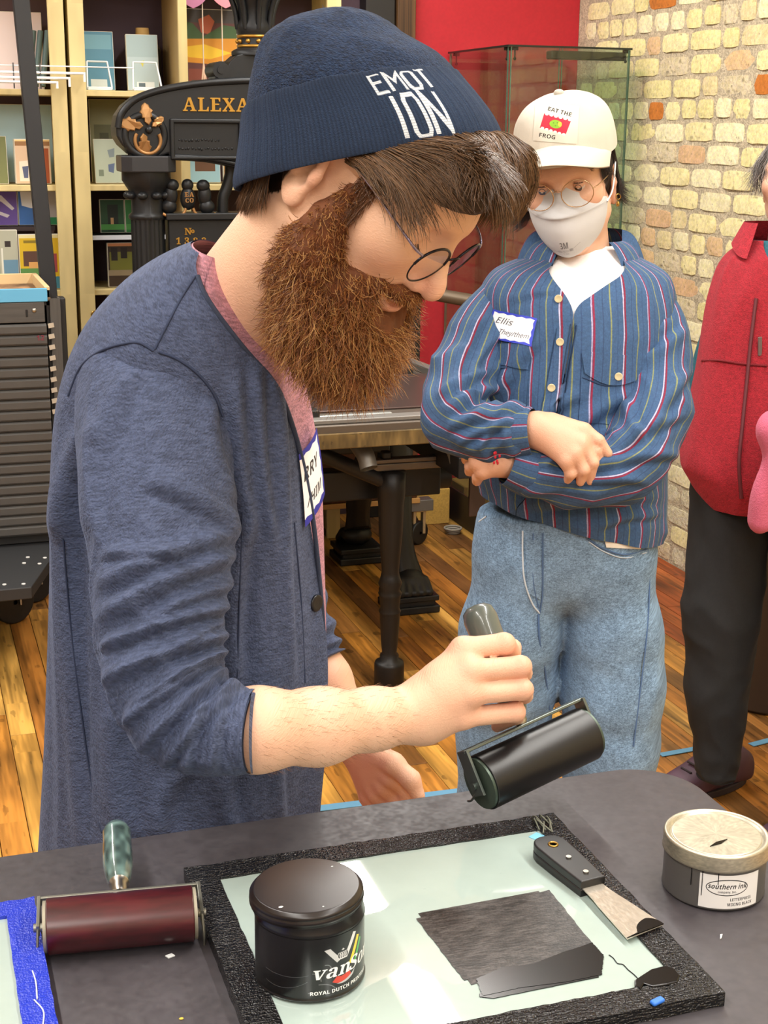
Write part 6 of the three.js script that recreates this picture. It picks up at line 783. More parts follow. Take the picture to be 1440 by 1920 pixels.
  // lean the ring upward towards the front so the lower edge clears the forehead
  const cuffG = loft(cuffKeys, { nu: 180, nv: 36, disp: (th, t, p) => hn.clone().transformDirection(HM).multiplyScalar(0.004 * (0.5 + 0.5 * Math.cos(th)) + 0.004 * Math.sin(th)).addScaledVector(p.clone().sub(W(0, 0.02, 0)).normalize(), 0.0007 * Math.sin(th * 70) + 0.002 * noise(Math.cos(th) * 4, Math.sin(th) * 4, t * 2)) });
  { const uvA = cuffG.attributes.uv, w = 181; for (let i = 0; i < uvA.count; i++) { const k = i % w, j = Math.floor(i / w); uvA.setXY(i, 0.5 - (k / 180) + 0.15, clamp((j / 36 - 0.2) / 0.66)); } }
  const cuff = part('cuff', cuffG, phys(0xffffff, 0.95, { map: cuffTex, sheen: 0.35, sheenRoughness: 0.6, sheenColor: new THREE.Color(0x46608c), bumpMap: rep(fuzz, 20, 3), bumpScale: 0.0012 }), bean); cuff.userData.label = 'turned-up cuff with white embroidered lettering';
  // fuzz on the hat
  const fz = new Strands(), Rf = rng(21); { for (const [g, n, col] of [[crown, 2600, 0x263c5e], [cuffG, 3200, 0x213654]]) { const P = g.attributes.position, N = g.attributes.normal; for (let i = 0; i < n; i++) { const k = Math.floor(Rf() * P.count), p = V(P.getX(k), P.getY(k), P.getZ(k)), nn = V(N.getX(k), N.getY(k), N.getZ(k)); const q = p.clone().addScaledVector(nn, 0.0022 + Rf() * 0.003).add(V(Rf() - 0.5, Rf() - 0.5, Rf() - 0.5).multiplyScalar(0.006)); const c = linCol(col); fz.add([p, p.clone().lerp(q, 0.6).add(V(Rf() - 0.5, Rf() - 0.5, Rf() - 0.5).multiplyScalar(0.0012)), q], 0.00016, c.map(x => x * (0.8 + Rf() * 0.9))); } } }
  part('wool_fuzz', fz.geo(), mat(0xffffff, 0.9, { vertexColors: true }), bean).userData.kind = 'stuff';

  // --- beard: a base volume and thousands of wiry hairs
  const bf = (() => { const side = chainSDF([[[V(0.026, 0.006, 0.064), 0.008], [V(0.026, -0.030, 0.061), 0.014], [V(0.030, -0.062, 0.052), 0.028], [V(0.078, -0.095, 0.022), 0.036]], [[V(0.086, -0.048, 0.036), 0.008], [V(0.078, -0.060, 0.043), 0.011], [V(0.062, -0.078, 0.046), 0.018]]], 0.02); const mid = chainSDF([[[V(0.012, -0.098, 0), 0.044], [V(0.062, -0.116, 0), 0.046], [V(0.100, -0.130, 0), 0.034]], [[V(0.070, -0.090, 0), 0.034], [V(0.102, -0.116, 0), 0.028]], [[V(0.094, -0.080, 0), 0.012], [V(0.104, -0.098, 0), 0.018]]], 0.025); const must = chainSDF([[[V(0.1115, -0.040, 0.004), 0.0065], [V(0.104, -0.042, 0.018), 0.0070], [V(0.090, -0.046, 0.034), 0.008]]], 0.008); const clearM = ell(0.118, -0.0605, 0, 0.034, 0.0125, 0.034); return (x, y, z) => { const az = Math.abs(z); let d = smin(side(x, y, az), mid(x, y, z * 0.92), 0.025); d = smin(d, must(x, y, az), 0.008); d = smax(d, -clearM(x, y, z), 0.006); return d + 0.0035 * noise(x * 55, y * 55, z * 55) + 0.002 * noise(x * 130, y * 130, z * 130); }; })();
  const cols = [0x66391c, 0x834c24, 0x99602f, 0xb07a45, 0x714022, 0xc4965c].map(linCol);
  const beardG = nets(bf, [-0.06, -0.20, -0.095], [0.165, 0.03, 0.095], 0.004, (x, y, z) => { const n = 0.5 + 0.5 * noise(x * 70, y * 70, z * 70); return mixc(linCol(0x4e2a14), linCol(0x7a4520), n); });
  const bs = new Strands(), Rb = rng(33); { const P = beardG.attributes.position, N = beardG.attributes.normal; const nS = 21000; for (let i = 0; i < nS; i++) { const k = Math.floor(Rb() * P.count), p = V(P.getX(k), P.getY(k), P.getZ(k)), n = V(N.getX(k), N.getY(k), N.getZ(k)); if (hsdf(p.x, p.y, p.z) < -0.003) continue; if (Math.abs(p.z) < 0.034 && p.y < -0.050 && p.y > -0.077 && p.x > 0.078) continue; if (p.x < 0.014 && p.y > -0.045 && Math.abs(p.z) > 0.05) continue; const overM = Math.abs(p.z) < 0.036 && p.y > -0.051 && p.x > 0.08; const low = overM ? 0 : smooth(0.02, 0.16, p.clone().sub(V(0.05, -0.06, 0)).dot(down) + 0.06), len = lerp(0.008, 0.030, low) * (0.6 + 0.8 * Rb()) * (overM ? 0.7 : 1); let d = n.clone().multiplyScalar(0.55).addScaledVector(down, 0.75 + 0.5 * low).addScaledVector(V(-0.3, -0.4, 0), 0.25 * (1 - low)).normalize(); const pts = [p.clone().addScaledVector(n, -0.002)]; let q = p.clone(); const cl = 0.55 + Rb() * 0.9, s1 = Rb() * 50; for (let j = 0; j < 4; j++) { d.add(V(noise(q.x * 70 + s1, q.y * 70, q.z * 70), noise(q.x * 70, q.y * 70 + s1, q.z * 70), noise(q.x * 70, q.y * 70, q.z * 70 + s1)).multiplyScalar(cl)).normalize(); q = q.clone().addScaledVector(d, len / 4); pts.push(q); } const front = smooth(0.09, 0.13, p.x) * smooth(-0.12, -0.05, p.y); const c = cols[Math.floor(Rb() * cols.length)], cc = mixc(c, linCol(0xc08a4a), 0.45 * front * Rb() + (Rb() < 0.06 ? 0.5 : 0)); bs.add(pts, 0.00030 + 0.00012 * Rb(), cc); } }
  const hairMat = phys(0xffffff, 0.42, { vertexColors: true, sheen: 0.4, sheenRoughness: 0.4, sheenColor: new THREE.Color(0xc08858) });
  const beardM = part('beard', beardG.applyMatrix4(HM), mat(0xffffff, 0.8, { vertexColors: true }), man); beardM.userData.label = 'long bushy auburn beard and moustache';
  const bh = part('beard_hairs', bs.geo().applyMatrix4(HM), hairMat, beardM); bh.userData.kind = 'stuff';

  // --- hair: fringe swept forward from under the cuff, short hair at the nape
  const hs = new Strands(), Rk = rng(55), hc = [0x3a2717, 0x4a3220, 0x5d4128, 0x2c1d12, 0x74543a, 0x664830].map(linCol); const skull = ell(0.012, 0.036, 0, 0.103, 0.098, 0.079);
  const hairSim = (p, d, len, n, grav, lift, wave, col, r, pull) => { const pts = [p.clone()]; let q = p.clone(); const s1 = Rk() * 9; for (let j = 0; j < n; j++) { const tt = j / n; d.addScaledVector(pull, grav * (0.35 + 1.3 * tt)); d.add(V(noise(q.x * 22 + s1 * 0.15, q.y * 22, q.z * 22), noise(q.x * 22, q.y * 22 + 7 + s1 * 0.15, q.z * 22), noise(q.x * 22, q.y * 22, q.z * 22 + 3)).multiplyScalar(wave)); d.normalize(); q = q.clone().addScaledVector(d, len / n); const off = 0.002 + lift * Math.min(1, tt * 2.2), sd = skull(q.x, q.y, q.z) - off; if (sd < 0) { const e = 0.002; const g = V(skull(q.x + e, q.y, q.z) - skull(q.x - e, q.y, q.z), skull(q.x, q.y + e, q.z) - skull(q.x, q.y - e, q.z), skull(q.x, q.y, q.z + e) - skull(q.x, q.y, q.z - e)).normalize(); q.addScaledVector(g, -sd * 0.8); d.addScaledVector(g, 0.25).normalize(); } pts.push(q.clone()); } hs.add(pts, r, col); };
  for (let i = 0; i < 5200; i++) { const th = lerp(-1.5, 1.36, Math.pow(Rk(), 0.85)), n0 = 0.006 + 0.004 * Math.cos(th), root = hn.clone().multiplyScalar(n0 + 0.008 * Rk()).addScaledVector(hd, 0.117 * Math.cos(th) - 0.004).addScaledVector(hz, 0.078 * Math.sin(th)); const near = smooth(-0.1, 0.75, th); const d = V(lerp(0.80, 0.85, near), lerp(-0.08, 0.62 - 0.42 * Rk() * Rk(), near), 0.5 * (1 - near) * (Rk() - 0.35) - 0.12 * near); const lay = Rk(), cl = Math.floor(th * 14); const cr = rng(cl + 500); const cs = cr(); const lenF = lerp(0.078, 0.098, near) * (0.66 + 0.44 * Rk()) * (0.85 + 0.3 * cs); const c = hc[Math.floor(Rk() * hc.length)]; hairSim(root, d, lenF, 12, lerp(0.20 + 0.12 * cs, 0.035 + 0.05 * cs, near), 0.003 + 0.017 * lay * (1 - 0.7 * near), 0.15 + 0.12 * cs, mixc(c, linCol(0x8a6a48), 0.35 * lay * Rk()), 0.00040, V(lerp(0.18 - 0.1 * cs, 0.55, near), lerp(-1, -0.8, near), 0.12 * (cs - 0.5))); }
  for (let i = 0; i < 1500; i++) { const a = lerp(2.15, 3.9, Rk()), root = hn.clone().multiplyScalar(0.012 + 0.01 * Rk()).addScaledVector(hd, 0.120 * Math.cos(a)).addScaledVector(hz, 0.074 * Math.sin(a)); const out = root.clone().sub(V(-0.02, -0.02, 0)).normalize(); const c = hc[Math.floor(Rk() * hc.length)]; const pts = [root]; let q = root.clone(), d = V(0.62, -0.72, 0).addScaledVector(out, 0.12).normalize(); for (let j = 0; j < 3; j++) { d.add(V(Rk() - 0.5, Rk() - 0.5, Rk() - 0.5).multiplyScalar(0.3)).normalize(); q = q.clone().addScaledVector(d, 0.009 + 0.005 * Rk()); pts.push(q); } hs.add(pts, 0.00036, c); }
  // sideburn, brow and lashes
  for (let i = 0; i < 900; i++) { const p = V(0.022 + 0.022 * Rk(), 0.040 - 0.05 * Rk(), 0.0690 - 0.004 * Rk()); const pts = [p]; let q = p.clone(), d = V(0.25, -1, 0.35).normalize(); for (let j = 0; j < 3; j++) { d.add(V(Rk() - 0.5, Rk() - 0.5, Rk() - 0.5).multiplyScalar(0.5)).normalize(); q = q.clone().addScaledVector(d, 0.004); pts.push(q); } hs.add(pts, 0.0004, mixc(hc[Math.floor(Rk() * 6)], cols[1], 0.4)); }
  for (let i = 0; i < 320; i++) { const s = i % 2 ? 1 : -1, t = Rk(), p = V(lerp(0.099, 0.078, t), 0.036 + 0.006 * Rk() + 0.004 * Math.sin(t * 3), s * lerp(0.012, 0.052, t)); hs.add([p, p.clone().add(V(-0.001, 0.001, s * 0.006)), p.clone().add(V(-0.003, -0.001, s * 0.010))], 0.0004, hc[1]); }
  for (let i = 0; i < 60; i++) { const s = i % 2 ? 1 : -1, t = Rk(), z1 = lerp(0.022, 0.043, t), p = V(0.0885 - 0.006 * Math.pow((t - 0.4) * 2, 2), 0.009 + 0.001 * Rk(), s * z1); hs.add([p, p.clone().add(V(0.004, -0.004, 0)), p.clone().add(V(0.008, -0.005, s * 0.001))], 0.0003, hc[3]); }
  const hairCap = nets((x, y, z) => { const d = smin(ell(0.054, 0.070, 0, 0.050, 0.040, 0.062)(x, y, z), ell(0.030, 0.056, 0, 0.052, 0.032, 0.077)(x, y, z), 0.02); return d + 0.002 * noise(x * 80, y * 80, z * 80); }, [-0.05, -0.01, -0.1], [0.14, 0.13, 0.1], 0.0045, () => linCol(0x2e1f13)).applyMatrix4(HM);
  const hairP = part('hair', hairCap, mat(0xffffff, 0.7, { vertexColors: true }), man); hairP.userData.label = 'brown hair swept forward over the brow';
  const hh2 = part('hair_strands', hs.geo().applyMatrix4(HM), phys(0xffffff, 0.36, { vertexColors: true, sheen: 0.3, sheenColor: new THREE.Color(0xa88860) }), hairP); hh2.userData.kind = 'stuff';

  // --- glasses
  const gl = new THREE.Group(); gl.name = 'glasses'; gl.applyMatrix4(HM); man.add(gl); gl.userData.label = 'thin dark metal spectacles'; const gm = mat(0x2a2a34, 0.25, { metalness: 0.8 }), gs = mat(0x9a96b8, 0.2, { metalness: 0.9 });
  const lensPts = s => Array.from({ length: 24 }, (_, i) => { const a = i / 24 * Math.PI * 2; return V(0.1115 - 0.0027 * Math.cos(a), 0.0055 + 0.0215 * Math.sin(a) * (Math.sin(a) > 0 ? 0.92 : 1.02), s * (0.034 + 0.0255 * Math.cos(a))); });
  for (const s of [1, -1]) {
    const pts = lensPts(s); part('rim', tube(pts, 0.0008, 60, 6, true), gm, gl);
    const top = pts.filter((p, i) => i >= 0 && i <= 12); part('brow_bar', tube(top, 0.0013, 30, 6), gm, gl);
    const sh = new THREE.Shape(); for (let i = 0; i < 36; i++) { const a = i / 36 * Math.PI * 2, X = 0.0252 * Math.cos(a), Y = 0.0212 * Math.sin(a) * (Math.sin(a) > 0 ? 0.92 : 1.02); i ? sh.lineTo(X, Y) : sh.moveTo(X, Y); } const g = new THREE.ShapeGeometry(sh).rotateY(Math.PI / 2); const p = g.attributes.position; for (let i = 0; i < p.count; i++) p.setX(i, -0.13 * (-p.getZ(i)) * 1); const m = part('lens', g, phys(0xffffff, 0.02, { transmission: 1, thickness: 0, ior: 1.5 }), gl); m.position.set(0.1115, 0.0055, s * 0.034); m.scale.z = -s;
    part('temple', tube([[0.1085, 0.016, s * 0.0585], [0.103, 0.0185, s * 0.067], [0.086, 0.022, s * 0.0735], [0.040, 0.026, s * 0.0765], [0.0, 0.027, s * 0.079], [-0.022, 0.020, s * 0.083], [-0.034, 0.0, s * 0.080]], 0.0013, 50, 6), gs, gl);
  }
  part('bridge', tube([[0.1135, 0.011, 0.0098], [0.1165, 0.0155, 0.004], [0.1165, 0.0155, -0.004], [0.1135, 0.011, -0.0098]], 0.0012, 16, 6), gm, gl);
}
// --- the roller in his hand
{
  const c = at(1003, 1421, 1.575), ax = at(1096, 1374, 1.605).sub(at(900, 1466, 1.535)); const L = ax.length(); ax.normalize();
  const hdl = at(868, 1150, 1.572).sub(at(962, 1366, 1.565)); hdl.addScaledVector(ax, -hdl.dot(ax)).normalize(); // handle direction = local -z
  const zl = hdl.clone().negate(), yl = zl.clone().cross(ax).normalize();
  const t = thing('brayer', 'black ink roller with grey handle gripped in the bearded man\'s fist', 'brayer');
  const r = 0.0305; new THREE.Matrix4().makeBasis(ax, yl, zl).setPosition(c).decompose(t.position, t.quaternion, t.scale);
  makeBrayer(t, L, r, phys(0x121214, 0.36), phys(0x59605a, 0.3, { clearcoat: 0.5 }), mat(0x6b7470, 0.35, { metalness: 0.8 }), { disc: mat(0x4c5a50, 0.4, { metalness: 0.5 }), ferrule: steel, rest: 0.9, gap: 0.006, hl: 1.28, hr: 1.3, thick: 2.2 });
}

// ---------------------------------------------------------------- the onlooker in cap and mask
const dbl = { side: THREE.DoubleSide };
const woven = tex(256, 256, (u, v) => 0.5 + 0.25 * Math.sin(u * Math.PI * 2 * 64) * Math.sin(v * Math.PI * 2 * 64) + 0.3 * (n128(u, v) - 0.5), false);
function person2() {
  const P = thing('person', 'person in cream cap, white mask and striped shirt standing with folded arms', 'person');
  const A = (a, b, d) => at(a, b, d);
  const H0 = at(1070.2, 343, 2.45), yaw = 16.4 * Math.PI / 180, pit = 13.4 * Math.PI / 180, rol = 7.84 * Math.PI / 180, S = 0.945;
  const hh = Fh.clone().multiplyScalar(-Math.cos(yaw)).addScaledVector(Rh, -Math.sin(yaw)); const f = hh.clone().multiplyScalar(Math.cos(pit)).addScaledVector(UP, -Math.sin(pit)), u0 = hh.clone().multiplyScalar(Math.sin(pit)).addScaledVector(UP, Math.cos(pit)), z0 = f.clone().cross(u0); const u = u0.clone().multiplyScalar(Math.cos(rol)).addScaledVector(z0, Math.sin(rol)), zz = z0.clone().multiplyScalar(Math.cos(rol)).addScaledVector(u0, -Math.sin(rol));
  const HM = new THREE.Matrix4().makeBasis(f.clone().multiplyScalar(S), u.clone().multiplyScalar(S), zz.clone().multiplyScalar(S)).setPosition(H0), HI = HM.clone().invert();
  const skin = linCol(0xe3b596), flush = linCol(0xd0907a), lip = linCol(0xb87068);
  const neckL = A(1088, 540, 2.52).applyMatrix4(HI); const hsdf = headSDF({ neckTo: neckL, neckR: 0.056, lids: 0.012 });
  const headG = nets(hsdf, [-0.15, -0.24, -0.10], [0.14, 0.13, 0.10], 0.0036, headColour(skin, flush, lip)).applyMatrix4(HM);
  const armCol = (x, y, z) => mixc(skin, flush, 0.15 + 0.35 * (0.5 + 0.5 * fbm(x * 40, y * 40, z * 40, 3)));
  // upper hand, laid over the other forearm
  const w1 = A(1008, 806, 2.300), k1 = [A(1092, 812, 2.288), A(1090, 832, 2.276), A(1078, 850, 2.272), A(1062, 864, 2.274)];
  const m1 = [A(1118, 846, 2.284), A(1112, 868, 2.276), A(1094, 882, 2.275), A(1070, 888, 2.278)], t1 = [A(1128, 892, 2.298), A(1106, 902, 2.292), A(1088, 904, 2.290), A(1064, 900, 2.292)];
  const hand1 = (() => { const palm = chainSDF([[[A(955, 806, 2.325), 0.030], [w1, 0.0265]], ...k1.map(k => [[w1, 0.022], [k, 0.0125]])], 0.014); const fi = fingerUnion([...k1.map((k, i) => [[k, 0.0105], [m1[i], 0.0092], [t1[i], 0.0072]]), [[A(1035, 792, 2.300), 0.016], [A(1095, 806, 2.288), 0.0115], [A(1122, 826, 2.282), 0.0098], [A(1140, 850, 2.286), 0.0078]]], 0.004, 0.003); return (x, y, z) => smin(palm(x, y, z), fi(x, y, z), 0.008); })();
  const b1 = bounds([A(955, 806, 2.325), w1, ...k1, ...m1, ...t1, A(1140, 850, 2.286)], 0.035), hand1G = nets(hand1, b1[0], b1[1], 0.0034, armCol);
  // lower hand, tucked under the elbow on the left
  const w2 = A(948, 862, 2.325), k2 = [A(902, 822, 2.315), A(892, 846, 2.312), A(896, 866, 2.314), A(906, 884, 2.32)], m2 = [A(884, 826, 2.335), A(876, 852, 2.335), A(882, 874, 2.337), A(896, 894, 2.34)], t2 = [A(880, 834, 2.362), A(874, 862, 2.362), A(880, 884, 2.362), A(894, 902, 2.362)];
  const hand2 = (() => { const palm = chainSDF([[[A(990, 874, 2.33), 0.028], [w2, 0.024]], ...k2.map(k => [[w2, 0.021], [k, 0.0125]])], 0.014); const fi = fingerUnion([...k2.map((k, i) => [[k, 0.0105], [m2[i], 0.0095], [t2[i], 0.0085]]), [[A(935, 830, 2.318), 0.014], [A(915, 812, 2.312), 0.0105], [A(896, 814, 2.305), 0.009]]], 0.004, 0.003); return (x, y, z) => smin(palm(x, y, z), fi(x, y, z), 0.008); })();
  const b2 = bounds([A(990, 874, 2.33), w2, ...k2, ...m2, ...t2, A(896, 814, 2.305)], 0.035), hand2G = nets(hand2, b2[0], b2[1], 0.0034, armCol);
  part('body', [headG, hand1G, hand2G], skinMat(), P).userData.label = 'skin of face, neck and hands';
  // eyes
  for (const s of [1, -1]) { const c = V(0.0805, 0.0155, s * 0.032).applyMatrix4(HM), look = V(1, -0.28, 0.12).transformDirection(HM); const e = part('eye', ball(0.0118 * S, c.x, c.y, c.z, 1, 1, 1, 20), phys(0xcfc6be, 0.2), P); const ldir = V(0.62, 0.78, 0).transformDirection(HM); part('eyelid', new THREE.SphereGeometry(0.0127 * S, 24, 14, 0, Math.PI * 2, 0, 1.12).applyQuaternion(new THREE.Quaternion().setFromUnitVectors(UP, ldir)).translate(c.x, c.y, c.z), mat(0xd9a88a, 0.6, dbl), e); const ir = cyl(0.0062, 0.0062, 0.0012, 0, 0, 0, 20).applyQuaternion(new THREE.Quaternion().setFromUnitVectors(UP, look)); const q = c.clone().addScaledVector(look, 0.0108 * S); part('iris', ir.translate(q.x, q.y, q.z), phys(0x2a1c14, 0.1, { clearcoat: 1 }), e); }
  // cap
  const L = (x, y, z) => V(x, y, z).applyMatrix4(HM), dv = (v, k) => v.clone().multiplyScalar(k * S); const cream = phys(0xcfc8ba, 0.88, { bumpMap: rep(woven, 14, 14), bumpScale: 0.0005, ...dbl });
  const cr = (y, cx, a, b) => ({ c: L(cx, y, 0), a: dv(f, a), b: dv(zz, b), e: 2.05 });
  const crown = loft([cr(0.056, 0.0, 0.108, 0.090), cr(0.075, 0.0, 0.108, 0.0905), cr(0.100, 0.0, 0.104, 0.088), cr(0.122, -0.001, 0.094, 0.081), cr(0.140, -0.002, 0.077, 0.067), cr(0.152, -0.002, 0.052, 0.046), cr(0.158, -0.002, 0.024, 0.022), cr(0.1595, -0.002, 0.002, 0.002)], { nu: 96, nv: 60, disp: (th, t) => -0.0012 * Math.pow(Math.abs(Math.cos(th * 3)), 60) + 0.002 * noise(Math.cos(th) * 2, Math.sin(th) * 2, t * 3) + (Math.abs(Math.sin(th)) > 0.3 || Math.cos(th) < 0 ? 0 : 0.002) });
  const capM = part('cap', crown, cream, P); capM.userData.label = 'cream cotton baseball cap';
  part('cap_button', ball(0.009, L(-0.002, 0.160, 0).x, L(-0.002, 0.160, 0).y, L(-0.002, 0.160, 0).z, 1, 0.7, 1, 12), cream, capM);
  { const pos = [], uv = [], idx = [], nu = 40, nv = 14; for (const side of [0, 1]) for (let j = 0; j <= nv; j++) for (let i = 0; i <= nu; i++) { const s = i / nu * 2 - 1, t = j / nv, ph = s * 1.32, bx = 0.106 * Math.cos(ph), bz = 0.0885 * Math.sin(ph), by = 0.058 + 0.036 * Math.pow(Math.cos(ph), 2); const out = 0.084 * Math.pow(Math.cos(ph * 0.93), 0.75) * t; const x = bx + out, z = bz * (1 - 0.02 * t), y = by - 0.012 * t * t - 0.010 * t * s * s + side * -0.0028; const p = L(x, y, z); pos.push(p.x, p.y, p.z); uv.push(z, x); }
    const w = nu + 1, n1 = w * (nv + 1); for (let j = 0; j < nv; j++) for (let i = 0; i < nu; i++) { const q = j * w + i; idx.push(q, q + 1, q + w, q + 1, q + w + 1, q + w); const r = q + n1; idx.push(r, r + w, r + 1, r + 1, r + w, r + w + 1); } for (let i = 0; i < nu; i++) { const q = nv * w + i; idx.push(q, q + 1, q + n1, q + 1, q + n1 + 1, q + n1); } const g = new THREE.BufferGeometry(); g.setAttribute('position', new THREE.Float32BufferAttribute(pos, 3)); g.setAttribute('uv', new THREE.Float32BufferAttribute(uv, 2)); g.setIndex(idx); g.computeVertexNormals(); part('brim', g, cream, capM); }
  const patchM = mat(0xffffff, 0.8, { transparent: true, map: canvasTex(512, 512, (g, w, h) => { g.fillStyle = '#cfc8ba'; g.fillRect(0, 0, w, h); g.fillStyle = '#b3233a'; g.beginPath(); g.moveTo(110, 130); g.lineTo(430, 190); g.lineTo(370, 400); g.lineTo(70, 330); g.closePath(); g.fill(); g.fillStyle = '#ece4d6'; for (let i = 0; i < 6; i++) { g.beginPath(); g.ellipse(140 + i * 54, 138 + i * 11, 22, 17, 0.2, 0, 7); g.fill(); g.beginPath(); g.ellipse(100 + i * 50, 330 + i * 13, 20, 16, 0.2, 0, 7); g.fill(); } g.fillStyle = '#7fae2c'; g.beginPath(); g.ellipse(250, 265, 72, 56, 0.1, 0, 7); g.fill(); g.fillStyle = '#c9b23e'; g.beginPath(); g.ellipse(300, 262, 22, 34, 0, 0, 7); g.fill(); g.fillStyle = '#5f8a22'; for (const [a, b] of [[225, 250], [250, 285], [270, 245]]) { g.beginPath(); g.arc(a, b, 9, 0, 7); g.fill(); } g.fillStyle = '#2a2622'; g.font = 'bold 76px sans-serif'; g.save(); g.translate(170, 92); g.rotate(0.22); g.fillText('EAT THE', -30, 0); g.restore(); g.save(); g.translate(60, 430); g.rotate(0.12); g.fillText('FROG', 0, 20); g.restore(); }) });
  patchM.transparent = false; part('embroidered_patch', drape(capM, [[1004, 194], [1086, 200], [1082, 270], [1000, 264]], 16, 16, 0.0012), patchM, capM).userData.label = 'embroidered red and green badge with black lettering';
  // mask: upper flap, fold, main panel, chin
  { const prof = [[0.113, 0.013, 0.012, 0.104], [0.120, 0.000, 0.030, 0.094], [0.132, -0.016, 0.057, 0.072], [0.140, -0.024, 0.071, 0.052], [0.137, -0.032, 0.071, 0.052], [0.139, -0.055, 0.066, 0.056], [0.133, -0.080, 0.054, 0.062], [0.115, -0.100, 0.034, 0.072], [0.098, -0.108, 0.018, 0.080]]; const nu = 48, nv = 64, pos = [], uv = [], idx = []; const X = prof.map(p => p[0]), Y = prof.map(p => p[1]), Wd = prof.map(p => p[2]), E = prof.map(p => p[3]); for (let j = 0; j <= nv; j++) for (let i = 0; i <= nu; i++) { const s = i / nu * 2 - 1, t = j / nv, x = lerp(crv(E, t), crv(X, t), Math.pow(Math.cos(s * Math.PI / 2), 0.85)), p = L(x, crv(Y, t) + 0.006 * s * s * (t < 0.4 ? 1 : 0.3), s * crv(Wd, t)); pos.push(p.x, p.y, p.z); uv.push(1 - i / nu, 1 - t); } for (let j = 0; j < nv; j++) for (let i = 0; i < nu; i++) { const k = j * (nu + 1) + i; idx.push(k, k + 1, k + nu + 1, k + 1, k + nu + 2, k + nu + 1); } const g = new THREE.BufferGeometry(); g.setAttribute('position', new THREE.Float32BufferAttribute(pos, 3)); g.setAttribute('uv', new THREE.Float32BufferAttribute(uv, 2)); g.setIndex(idx); g.computeVertexNormals();
    const mt = canvasTex(512, 512, (c, w, h) => { c.fillStyle = '#cfcfd0'; c.fillRect(0, 0, w, h); c.fillStyle = '#6a6a6c'; c.textAlign = 'center'; c.font = 'bold 46px sans-serif'; c.fillText('3M', 262, 388); c.fillStyle = '#9a9a9c'; c.font = '19px sans-serif'; c.fillText('VFlex NIOSH N95', 262, 412); c.fillText('TC-84A', 262, 432); c.fillRect(300, 392, 26, 16); c.strokeStyle = '#a8a8aa'; c.lineWidth = 3; c.beginPath(); c.moveTo(150, 404); c.lineTo(220, 408); c.stroke(); c.beginPath(); c.moveTo(330, 396); c.lineTo(380, 374); c.stroke(); });
    const mk = part('mask', g, mat(0xffffff, 0.75, { map: mt, bumpMap: rep(fuzzT(), 8, 8), bumpScale: 0.0004, ...dbl }), P); mk.userData.label = 'white folded respirator mask with grey print';
    for (const s of [1, -1]) part('strap', tube([L(0.056, -0.026, s * 0.071), L(0.03, -0.014, s * 0.078), L(0.0, 0.012, s * 0.081), L(-0.03, 0.03, s * 0.080)], 0.0016, 20, 5), mat(0xe6e4de, 0.7), mk); }
  // glasses
  { const gl = new THREE.Group(); gl.name = 'glasses'; gl.applyMatrix4(HM); P.add(gl); gl.userData.label = 'round thin gold wire glasses'; const gm = mat(0xc7a47c, 0.25, { metalness: 0.9 }); for (const s of [1, -1]) { const pts = Array.from({ length: 20 }, (_, i) => { const a = i / 20 * Math.PI * 2; return V(0.121 - 0.004 * Math.cos(a) * 1.5, 0.011 + 0.0235 * Math.sin(a), s * (0.034 + 0.027 * Math.cos(a))); }); part('rim', tube(pts, 0.0009, 60, 6, true), gm, gl); const ln = new THREE.CircleGeometry(1, 32).scale(0.027, 0.0235, 1).rotateY(Math.PI / 2); const m = part('lens', ln, phys(0xffffff, 0.02, { transmission: 1, thickness: 0, ior: 1.45 }), gl); m.position.set(0.121, 0.011, s * 0.034); m.rotation.y = s * 0.2; part('temple', tube([[0.115, 0.016, s * 0.061], [0.107, 0.018, s * 0.068], [0.05, 0.018, s * 0.0765], [0.0, 0.020, s * 0.078]], 0.0009, 30, 5), gm, gl); } part('bridge', tube([[0.1235, 0.017, 0.0075], [0.125, 0.020, 0], [0.1235, 0.017, -0.0075]], 0.0009, 12, 5), gm, gl); }
  // hair
  { const hs = new Strands(), R = rng(71), hc = [0x1e1410, 0x2a1c16, 0x35251c, 0x140d0a].map(linCol); const dn = V(0, -1, 0).transformDirection(HI); for (let i = 0; i < 3600; i++) { const s = R() < 0.5 ? 1 : -1, a = lerp(0.95, 2.6, R()); const root = V(0.100 * Math.cos(a) - 0.004, 0.062 - 0.004 * R(), s * 0.082 * Math.sin(a) - s * 0.006 * R()); const front = a < 1.25; const d = V(0, -1, s * 0.08).normalize(); const ln = front ? 0.03 + 0.03 * R() : (s > 0 ? 0.135 : 0.115) * (0.75 + 0.35 * R()); if (!front && a < 1.75 && s < 0) continue; let q = root.clone(), pts = [q.clone()]; const n = 8, sd = R() * 3; for (let j = 0; j < n; j++) { d.addScaledVector(dn, 0.2); d.add(V(noise(q.x * 30 + sd, q.y * 30, q.z * 30), 0, noise(q.x * 30, q.y * 30, q.z * 30 + sd)).multiplyScalar(0.28)); if (!front && j > 5) d.add(V(0, 0.35, s * 0.55)); d.normalize(); q = q.clone().addScaledVector(d, ln / n); const sdv = hsdf(q.x, q.y, q.z); if (sdv < 0.004) q.z += s * (0.004 - sdv); pts.push(q.clone()); } hs.add(pts, 0.00045, hc[Math.floor(R() * 4)]); }
    for (let i = 0; i < 200; i++) { const s = i % 2 ? 1 : -1, t = R(), p = V(lerp(0.099, 0.080, t), 0.034 + 0.006 * R() + 0.004 * Math.sin(t * 3), s * lerp(0.012, 0.052, t)); hs.add([p, p.clone().add(V(0, 0.001, s * 0.006)), p.clone().add(V(-0.002, -0.001, s * 0.010))], 0.0005, hc[0]); }
